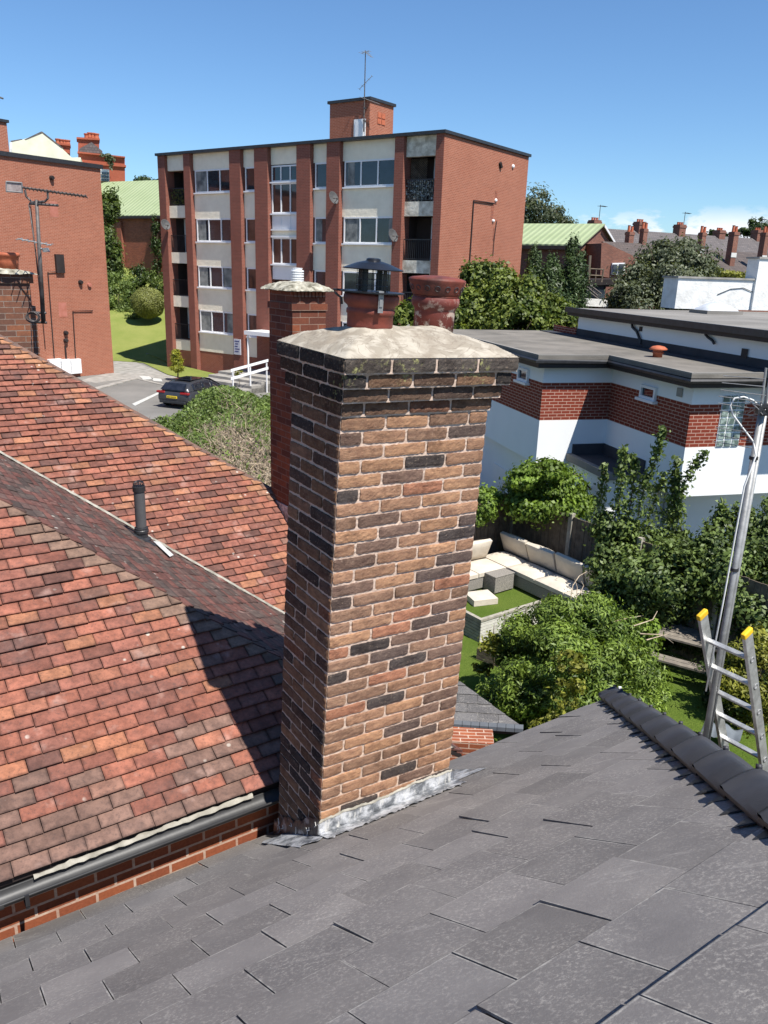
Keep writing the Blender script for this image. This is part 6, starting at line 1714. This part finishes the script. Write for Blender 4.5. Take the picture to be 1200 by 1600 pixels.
def sofa(name, label, along, n, out, start=0.0, unit=.70, corner=True):
    ax_ = along; oy = out      # along the back, out toward the seat front
    T = Matrix((ax_, oy, UP)).transposed().to_4x4(); T.translation = V3((SO.x, SO.y, ZD))
    root = empty(name, T, label, 'sofa', 'corner sofa set')
    if Matrix((ax_, oy, UP)).determinant() < 0: pass
    L = unit*n
    mb = MB(); mb.box(start, start+L, .02, .80, .04, .30); mb.box(start, start+L, .0, .14, .30, .66); mb.build('wicker_base', M['wicker'], root, bevel=.02, recalc=True)
    rg = random.Random(n)
    for k in range(n):
        x0, x1_ = start+k*unit+.01, start+(k+1)*unit-.01
        mb = MB(); cushion(mb, Matrix.Identity(4), x0, x1_, .18, .82, .30, .47, .07); mb.build('seat_cushion', M['cushion'], root, smooth=True, recalc=True)
        B = Matrix.Translation((x0+(x1_-x0)/2, .17+rg.uniform(-.01, .02), .44)) @ Matrix.Rotation(R_(72+rg.uniform(-4, 4)), 4, 'X') @ Matrix.Rotation(R_(rg.uniform(-5, 5)), 4, 'Y')
        mb = MB(); w_ = (x1_-x0)/2; cushion(mb, B, -w_+.01, w_-.01, 0, .46, -.03, .19, .11); mb.build('back_cushion', M['cushion'], root, smooth=True, recalc=True)
    return root
sofa('outdoor_sofa', 'long wicker sofa with beige cushions along the back fence', GA, 4, GB, 0.0, .82)
sofa('outdoor_sofa', 'shorter wicker sofa arm with pale cushions running towards the brown chimney', GB, 4, GA, .84, .78)
def ottoman(px, py, label, s=.55):
    p = at_z(px, py, ZD); r = empty('wicker_ottoman', frame(p, 37), label, 'footstool', 'wicker footstools')
    mb = MB(); mb.box(-s/2, s/2, -s/2, s/2, .03, .38); mb.box(-s/2-.01, s/2+.01, -s/2-.01, s/2+.01, .38, .40); mb.build('wicker_box', M['wicker'], r, bevel=.015)
    mb = MB()
    for x in (-1, 1):
        for y in (-1, 1): mb.box(x*s*.43-.02, x*s*.43+.02, y*s*.43-.02, y*s*.43+.02, 0, .03)
    mb.build('feet', M['black'], r)
ottoman(773, 919, 'square wicker footstool in the open on the raised lawn'); ottoman(852, 928, 'wicker footstool half hidden behind the big shrub')
p = at_z(751, 939, ZD); cr_ = Matrix.Identity(4)
mb = MB(); cushion(mb, Matrix.Identity(4), -.27, .27, -.24, .24, .0, .16, .03); o = mb.build('seat_pad', M['cushion'], smooth=True, recalc=True); o.matrix_world = frame(p, 20); tag(o, 'loose pale seat cushion lying on the raised lawn', 'cushion')
# ---- fences
def fence(label, a, along, n, h, wd=1.8, post='wood_grey'):
    T = Matrix((along, along.cross(UP)*-1, UP)).transposed().to_4x4(); T.translation = V3((a.x, a.y, 0))
    r = empty('panel_fence', T, label, 'fence')
    rg = random.Random(n)
    for k in range(n):
        x0 = k*wd; mb = MB(); m_ = 15
        for i in range(m_):
            g = rg.uniform(-.006, .006); mb.box(x0+.06+(wd-.1)*i/m_, x0+.06+(wd-.1)*(i+.92)/m_, -.012+g, .012+g, ZL+.1, h+rg.uniform(-.01, .01))
        mb.box(x0+.05, x0+wd-.04, .013, .05, ZL+.5, ZL+.6); mb.box(x0+.05, x0+wd-.04, .013, .05, h-.4, h-.3)
        mb.build('panel', M['wood'], r)
        mb = MB(); mb.box(x0-.05, x0+.05, -.05, .06, ZL-.1, h+.06); mb.build('post', M[post], r)
FC = SO-GA*.35-GB*.35
fence('weathered board fence behind the long sofa, shaded by the fruit trees', FC, GA, 7, ZD+1.55)
fence('sunlit board fence running towards the brown chimney, ivy on top', FC-GB*.0, GB, 3, ZD+1.62)
# ---- shrubs and trees in the garden
def vbz(x, y, z): return at_z(x, y, z)
def zb_(px, py, rx, ry, z, dz=None):      # blob by pixel and height
    c = at_z(px, py, z); k = (c-EYE).dot(AF)/F; return (c.x, c.y, c.z, rx*k, (dz or rx*.8)*k, ry*k)
ptree('bright_tree', 'bright lime green bushy tree behind the corner of the sofa fence', 'tree',
      [zb_(848, 752, 44, 24, 2.3), zb_(820, 762, 28, 26, 2.1), zb_(880, 768, 34, 28, 2.1), zb_(855, 790, 50, 26, 1.8), zb_(820, 745, 22, 16, 2.5), zb_(905, 790, 24, 26, 1.8), zb_(858, 732, 24, 12, 2.7)],
      15000, .085, 'bright', 70, base=FC+V3((2.2, .9, -ZD-1.0)), trunk_r=.07, asp=.75, clumps=26, sig=.2)
ptree('ivy', 'small pale green ivy clump on top of the sunlit fence next to the chimney', 'climber',
      [zb_(762, 776, 18, 14, 1.9), zb_(758, 796, 16, 16, 1.7), zb_(748, 812, 8, 10, 1.5)], 3800, .07, 'bright', 71, base=FC+GB*1.2+V3((0, 0, -ZD-1.0)), trunk_r=.03, asp=.75, limbs=False)
ptree('bare_shrub', 'dry bare twiggy bush left of the bright tree', 'shrub', [zb_(797, 768, 14, 14, 1.9)], 500, .05, 'grey', 72, base=FC+V3((.6, .5, -1.2)), trunk_r=.03)
def pear(label, seed, blobs, shoots, n, base, cat='tree', leaf='pear', sz=.095):
    B = base; bl = [(b[0]-B.x, b[1]-B.y, b[2]-B.z, b[3], b[4], b[5]) for b in blobs]
    root = empty('fruit_tree', Matrix.Translation(B), label, cat, 'fruit trees along the back fence')
    P, N_, T, rng = cloud(bl, n, seed, 30, .22, .6)
    Ps, Ns, Ts = [P], [N_], [T]
    mb = MB(); top = V3((0, 0, max(b[2] for b in bl)*.7)); mb.tube([(0, 0, -.3), top*.5, top], .08, 6, .03)
    for b in bl: mb.tube([top*.4, V3(b[:3])*.7, V3(b[:3])], .03, 5, .008)
    for pts in shoots:
        W_ = [at_y(x, y, Y)-B for x, y, Y in pts]; L = sum((W_[i+1]-W_[i]).length for i in range(len(W_)-1)); mb.tube(W_, .014, 5, .004)
        k = int(L*230); f = rng.random(k)*(len(W_)-1); i = f.astype(int); ff = (f-i)[:, None]
        A = np.array([tuple(p) for p in W_]); q = A[i]*(1-ff)+A[np.minimum(i+1, len(W_)-1)]*ff
        sp = (.13-.08*(f/(len(W_)-1)))[:, None]
        q = q+rng.normal(size=(k, 3))*sp*.75; Ps.append(q); Ns.append(rng.normal(size=(k, 3))+np.array([0, -.2, .6])); Ts.append(rng.uniform(.2, 1.0, k))
    leafmesh('crown', np.concatenate(Ps), np.concatenate(Ns), sz, np.concatenate(Ts), L_[leaf], root, .55, rng)
    mb.build('trunk', M['bark'], root, smooth=True)
Yp = 15.0
pear('fruit tree with long upright shoots in front of the felt roofed bay', 80,
     [pb(960, 850, 34, 40, Yp), pb(950, 885, 26, 34, Yp-.2), pb(985, 900, 44, 44, Yp-.3), pb(968, 930, 38, 38, Yp-.8), pb(942, 822, 12, 24, Yp), pb(1010, 860, 24, 34, Yp)],
     [[(950, 850, Yp), (968, 780, Yp-.2), (975, 700, Yp-.4)], [(985, 860, Yp), (1005, 770, Yp-.2), (1025, 715, Yp-.3), (1037, 668, Yp-.5)], [(960, 860, Yp), (985, 790, Yp), (992, 735, Yp-.2), (988, 712, Yp)], [(925, 830, Yp), (940, 770, Yp), (945, 725, Yp)], [(1000, 850, Yp), (1020, 790, Yp), (1040, 740, Yp)]],
     17000, vbz(960, 985, ZL))
pear('fruit tree with a leaning shoot crossing the corner of the white house', 81,
     [pb(1045, 870, 38, 38, Yp), pb(1075, 900, 36, 36, Yp-.4), pb(1035, 940, 44, 40, Yp-1), pb(1085, 945, 40, 36, Yp-1), pb(1060, 900, 50, 44, Yp-1.4), pb(1010, 910, 40, 40, Yp-1.2)],
     [[(1050, 850, Yp), (1055, 790, Yp), (1075, 745, Yp-.2), (1102, 705, Yp-.3)], [(1045, 840, Yp), (1050, 770, Yp), (1058, 715, Yp)], [(1070, 860, Yp), (1060, 800, Yp), (1056, 740, Yp)]],
     22000, vbz(1050, 995, ZL))
pear('broad fruit tree behind the aerial mast, reaching the right edge', 82,
     [pb(1135, 850, 34, 44, Yp), pb(1180, 870, 36, 50, Yp-.5), pb(1120, 910, 40, 40, Yp-1), pb(1185, 940, 44, 44, Yp-1.2), pb(1140, 960, 40, 34, Yp-1.4), pb(1215, 850, 30, 60, Yp-.6), pb(1150, 900, 50, 50, Yp-1.6), pb(1200, 900, 44, 54, Yp-1.6), pb(1110, 880, 34, 44, Yp-1.3), pb(1175, 960, 44, 36, Yp-2.2), pb(1215, 980, 40, 40, Yp-2.4)],
     [[(1125, 850, Yp), (1125, 810, Yp), (1130, 783, Yp)], [(1150, 850, Yp), (1150, 815, Yp), (1152, 790, Yp)], [(1190, 850, Yp), (1192, 810, Yp), (1198, 780, Yp)], [(1180, 850, Yp), (1176, 815, Yp), (1172, 790, Yp)]],
     30000, vbz(1160, 1005, ZL))
ptree('shade_shrub', 'dark shaded shrubs at the foot of the back fence', 'shrub', [zb_(975, 960, 60, 24, .3), zb_(1060, 985, 60, 20, .2), zb_(930, 960, 40, 26, .5), zb_(1150, 1000, 60, 24, .2)], 9000, .09, 'dark', 83, base=vbz(1010, 1000, ZL), trunk_r=.05, limbs=False)
ptree('big_shrub', 'large glossy evergreen shrub filling the garden below the slate roof', 'shrub',
      [zb_(800, 1010, 34, 30, .7), zb_(848, 982, 48, 28, 1.3), zb_(900, 965, 56, 36, 1.5), zb_(950, 990, 44, 34, 1.2), zb_(870, 1030, 62, 44, 1.1), zb_(940, 1045, 62, 44, .9), zb_(995, 1060, 40, 40, .5), zb_(830, 1075, 54, 40, .6), zb_(900, 1100, 60, 40, .4), zb_(780, 1100, 40, 30, .1), zb_(970, 1105, 52, 34, .1), zb_(850, 1135, 44, 24, -.1), zb_(1010, 1085, 30, 30, 0)],
      90000, .082, 'shrub', 84, base=vbz(890, 1130, ZL), trunk_r=.07, asp=.30, clumps=34, sig=.17, shell=.7)
ptree('golden_shrub', 'patch of yellow variegated leaves on the right shoulder of the big shrub', 'shrub', [zb_(992, 988, 30, 14, 1.0), zb_(1005, 1000, 20, 12, .8)], 1500, .10, 'bright', 85, base=vbz(1000, 1070, ZL), trunk_r=.03, asp=.6, limbs=False)
for i, (x, y, rx, ry, z, lab) in enumerate(((890, 1035, 22, 14, 1.5, 'pale yellow leaf cluster high in the middle of the big shrub'), (888, 1085, 24, 22, 1.1, 'yellow leaf cluster low in the middle of the big shrub'), (768, 1005, 16, 14, .9, 'yellow green leaf tuft beside the pale slatted wall'), (752, 1044, 12, 8, .3, 'small yellow leaf tuft under the timber boards'), (862, 1130, 30, 12, .7, 'yellow leaf fringe along the slate roof edge'))):
    ptree('variegated_foliage', lab, 'shrub', [zb_(x, y, rx, ry, z), zb_(x+rx*.4, y-ry*.4, rx*.5, ry*.5, z)], 300, .085, 'gold', 90+i, base=vbz(x, y+40, ZL), trunk_r=.02, asp=.5, limbs=False, group='yellow leafed patches')
ptree('acer', 'golden orange leaved shrub behind the ladder at the right edge', 'shrub', [zb_(1165, 1030, 30, 24, .8), zb_(1190, 1060, 36, 40, .6), zb_(1150, 1075, 26, 26, .4), zb_(1195, 1000, 26, 20, 1.0), zb_(1180, 1110, 34, 30, 0)], 7000, .085, 'gold', 96, base=vbz(1180, 1110, ZL), trunk_r=.04, asp=.35)
ptree('shrub', 'dark low shrub beneath the golden leaves behind the ladder', 'shrub', [zb_(1130, 1040, 30, 20, .2), zb_(1170, 1090, 50, 30, 0), zb_(1120, 1085, 20, 16, 0)], 4000, .08, 'dark', 97, base=vbz(1150, 1110, ZL), trunk_r=.04, limbs=False)
# arching bare twigs above the big shrub
mb = MB(); rg = random.Random(2); c0 = at_z(905, 930, 1.5); tw = empty('dead_branches', Matrix.Translation(c0), 'grey arching dead twigs sticking out above the big shrub', 'branches')
for pts in (((892, 935), (895, 915), (905, 900), (917, 893), (924, 898)), ((900, 940), (902, 918), (898, 905)), ((955, 972), (985, 965), (1005, 962)), ((990, 978), (1020, 968), (1027, 955)), ((1000, 990), (1035, 992), (1052, 1005)), ((1010, 1000), (1045, 990)), ((905, 930), (912, 915), (908, 908))):
    mb.tube([at_z(x, y, 1.5)-c0 for x, y in pts], .010, 5, .004)
mb.build('twigs', M['twig'], tw)
# ---- picnic table
M['tablewood'] = plain('weathered_table', (.25, .22, .18), (.15, .13, .11), 8, .9, .4, 40)
pt = at_z(1082, 992, .42); tb = empty('picnic_table', frame(V3((pt.x, pt.y, ZL)), -32), 'grey wooden picnic table standing in the shade behind the ladder', 'table')
mb = MB()
for k in range(6): mb.box(-.85, .95, -.42+k*.14, -.295+k*.14, .70, .735)
mb.build('tabletop', M['tablewood'], tb)
for x in (-.6, .65):
    for sg in (-1, 1):
        mb = MB(); mb.tube([(x, sg*.15, .7), (x, sg*.62, 0)], .035, 4); mb.build('leg', M['wood_grey'], tb)
for sg in (-1, 1):
    mb = MB()
    for k in range(2): mb.box(-.85, .95, sg*.66-.13+k*.135, sg*.66+k*.135-.01, .40, .435)
    mb.build('bench', M['tablewood'], tb)
mb = MB(); mb.box(-.62, -.56, -.7, .7, .34, .40); mb.box(.62, .68, -.7, .7, .34, .40); mb.build('crossbar', M['wood_grey'], tb)
# pale cover lying behind the ladder foot
p = at_z(1128, 1143, ZL+.3); mb = MB(); mb.grid(lambda u, v: (-.28+.56*u, -.2+.4*v, .1*math.sin(u*3.1)*math.sin(v*3.1)+.03*math.sin(u*14)), 14, 10); o = mb.build('plastic_cover', plain('pale_cover', (.16, .18, .2), (.1, .115, .13), 3, .7), smooth=True); o.matrix_world = frame(p, -30); tag(o, 'crumpled pale grey cover low behind the ladder rails', 'cover')

# ================================================================ LADDER and MAST
LT = at_y(1097, 959, 4.6); wd = .305
dn = (EV*.47-UP).normalized(); ln = 3.6
Tl = Matrix((D1, D1.cross(dn)*-1, dn)).transposed().to_4x4(); Tl.translation = LT
lad = empty('ladder', frame(LT, -55), 'aluminium ladder with yellow capped rails leaning on the eaves beyond the hip', 'ladder')
def W2(p, root): return root.matrix_world.inverted() @ p
fr = dn.cross(D1).normalized()          # thickness direction
if fr.dot(EYE-LT) < 0: fr = -fr
def lbox(x0, x1, y0, y1, z0, z1): return [LT+D1*x+fr*y+dn*z for z in (z0, z1) for y in (y0, y1) for x in (x0, x1)]
BF = [(0, 2, 3, 1), (4, 5, 7, 6), (0, 1, 5, 4), (1, 3, 7, 5), (3, 2, 6, 7), (2, 0, 4, 6)]
for x in (0, wd):
    mb = MB(); mb.add(lbox(x-.012, x+.012, -.038, .038, .02, ln), BF)
    o = reparent(mb.build('rail', M['alu'], bevel=.003, recalc=True), lad)
    mb = MB(); vs = lbox(x-.0155, x+.0155, -.043, .043, -.012, .03); mb.add(vs, BF); o = reparent(mb.build('end_cap', M['yellow'], bevel=.008, recalc=True), lad)
for k in range(14):
    z = .225+k*.235
    mb = MB(); mb.add(lbox(-.014, wd+.014, -.017, .017, z-.010, z+.010), BF); reparent(mb.build('rung', M['alu'], bevel=.005, recalc=True), lad)
    mb = MB()
    for x, s_ in ((-.0, -1), (wd, 1)): mb.lathe(LT+D1*(x+s_*.012)+dn*z, [(.020, 0), (.022, .004), (.014, .006), (.013, .001)], 14, ax=D1*s_)
    reparent(mb.build('rung_end', M['steel'], smooth=True), lad)
MP = at_y(1150, 875, 4.72); 
mast = empty('aerial_mast', Matrix.Translation((MP.x, MP.y, at_y(1103, 1140, 4.72).z)), 'galvanised aerial mast with looped white cable rising behind the ladder', 'aerial mast')
ztop = at_pl(1185, 640, MP, V3((0, 1, 0))).z; zb0 = at_pl(1100, 1200, MP, V3((0, 1, 0))).z
mb = MB(); mb.tube([(MP.x, MP.y, zb0-.4), (MP.x, MP.y, ztop)], .019, 16); reparent(mb.build('tube', M['steel'], smooth=True), mast)
mb = MB(); mb.tube([(MP.x+.036, MP.y+.03, zb0-.4), (MP.x+.036, MP.y+.03, ztop+.10)], .015, 12); mb.tube([(MP.x+.012, MP.y+.0, ztop-.1), (MP.x+.02, MP.y, ztop+.32)], .011, 8); reparent(mb.build('inner_tube', M['steel'], smooth=True), mast)
mb = MB()
for y in (715, 890): z = at_pl(1165, y, MP, V3((0, 1, 0))).z; mb.lathe((MP.x, MP.y, z), [(.02, -.01), (.026, -.01), (.026, .01), (.02, .01)], 16)
mb.tube([(MP.x+.02, MP.y-.02, ztop-.02), (MP.x+.0, MP.y-.03, ztop+.03)], .03, 8); mb.box(MP.x-.045, MP.x+.03, MP.y-.05, MP.y-.01, ztop-.02, ztop+.04)
reparent(mb.build('clamp', M['black']), mast)
ap = lambda x, y, Y=4.72: at_y(x, y, Y)
mb = MB(); mb.tube([ap(1103, 1080, 4.68), ap(1130, 940, 4.68), ap(1150, 830, 4.68), ap(1163, 760, 4.68), ap(1181, 712, 4.68), ap(1177, 690), ap(1160, 668), ap(1145, 648), ap(1141, 633), ap(1148, 622), ap(1162, 620), ap(1176, 625), ap(1186, 634)], .0055, 6); reparent(mb.build('cable', plain('white_cable', (.7, .7, .68), (.6, .6, .58), 5, .5), smooth=True), mast)
mb = MB()
for k, (xa, ya, xb, yb2) in enumerate(((1130, 587, 1196, 592), (1128, 598, 1194, 604), (1126, 609, 1197, 618), (1123, 619, 1190, 628), (1122, 630, 1192, 640), (1124, 641, 1184, 651), (1118, 679, 1178, 690), (1116, 690, 1176, 700), (1119, 668, 1176, 676))):
    mb.tube([ap(xa, ya, 4.75+.03*k), ap(xb, yb2, 4.60+.03*k)], .0028, 5)
for (xa, ya, xb, yb2) in ((1165, 620, 1186, 640), (1160, 628, 1190, 634), (1168, 646, 1190, 632), (1172, 650, 1196, 640), (1170, 625, 1192, 648)): mb.tube([ap(xa, ya, 4.8), ap(xb, yb2, 4.65)], .003, 5)
mb.tube([ap(1186, 660), ap(1197, 575)], .008, 8)
reparent(mb.build('aerial_elements', M['steel']), mast)
# white strip poking up beyond the hip corner
p = at_y(967, 1086, 5.6); mb = MB(); mb.box(-.012, .012, -.006, .006, -.5, .075); o = mb.build('marker_post', M['upvc'], bevel=.002); o.matrix_world = Matrix.Translation(p); tag(o, 'short white plastic strip standing up behind the end of the hip tiles', 'post')
# ================================================================ left chimney aerial mast
LMY = 8.7
la = empty('chimney_aerial', Matrix.Translation(at_y(66, 505, LMY)), 'old rusty aerial mast bracketed to the left chimney with long yagi and flat panel', 'aerial')
lp_ = lambda x, y, Y=LMY: at_y(x, y, Y)
mb = MB(); mb.tube([lp_(68, 505), lp_(57, 312)], .026, 8, .018); mb.tube([lp_(52, 488), lp_(72, 489)], .014, 5); mb.tube([lp_(52, 503), lp_(73, 504)], .014, 5); mb.tube([lp_(46, 318), lp_(91, 321)], .013, 6); mb.tube([lp_(45, 319), lp_(54, 380), lp_(60, 430)], .007, 5)
reparent(mb.build('mast', M['mastgrey'], smooth=True), la)
mb = MB(); mb.tube([lp_(39, 297), lp_(41, 307), lp_(50, 316), (lp_(70, 315)), lp_(75, 310), lp_(74, 298)], .012, 6); mb.tube([lp_(35, 293), lp_(135, 307)], .011, 6)
for k in range(17): f = k/16; x = 38+96*f; y = 294+13*f; mb.tube([lp_(x-1, y-2.5, LMY-.09), lp_(x+2.5, y+2.5, LMY+.09)], .006, 4)
reparent(mb.build('yagi', M['mastgrey']), la)
mb = MB()
P = [lp_(10, 284), lp_(34, 286), lp_(35, 301), lp_(10, 299)]; mb.slab(P, (0, .02, 0)); reparent(mb.build('reflector_panel', plain('mesh_panel', (.42, .36, .34), (.22, .17, .16), 18, .6)), la)
mb = MB(); mb.tube([P[0], P[1], P[2], P[3], P[0]], .010, 5); reparent(mb.build('panel_frame', M['steel']), la)
mb = MB(); mb.tube([lp_(28, 373), lp_(80, 383)], .008, 5)
for k in range(6): f = k/5; x = 30+48*f; y = 373+9*f; mb.tube([lp_(x-5, y+1.5, LMY-.1), lp_(x+5, y-1, LMY+.1)], .005, 4)
mb.slab([lp_(65, 388), lp_(72, 387), lp_(75, 393), lp_(67, 394)], (0, .06, 0)); mb.tube([lp_(62, 387), lp_(68, 390)], .01, 5)
reparent(mb.build('small_aerial', M['steel']), la)
mb = MB(); rg = random.Random(7)
for k in range(5): c = lp_(52+rg.uniform(-3, 3), 497+rg.uniform(-3, 3), LMY-.12); mb.tube([c+V3((.06*math.cos(a*.6+k)*(1+.2*k*.3), .02*k*.3, .05*math.sin(a*.6+k))) for a in range(12)], .006, 5)
mb.tube([lp_(48, 500), lp_(49, 520), lp_(50, 560)], .005, 4)
reparent(mb.build('cable_coil', M['mastgrey']), la)
mb = MB(); mb.tube([at_y(-6, 150, 50), at_y(5, 154, 50)], .05, 5)
o = mb.build('aerial_tip', M['mastgrey']); tag(o, 'tip of an aerial element high at the left edge of the sky', 'aerial')
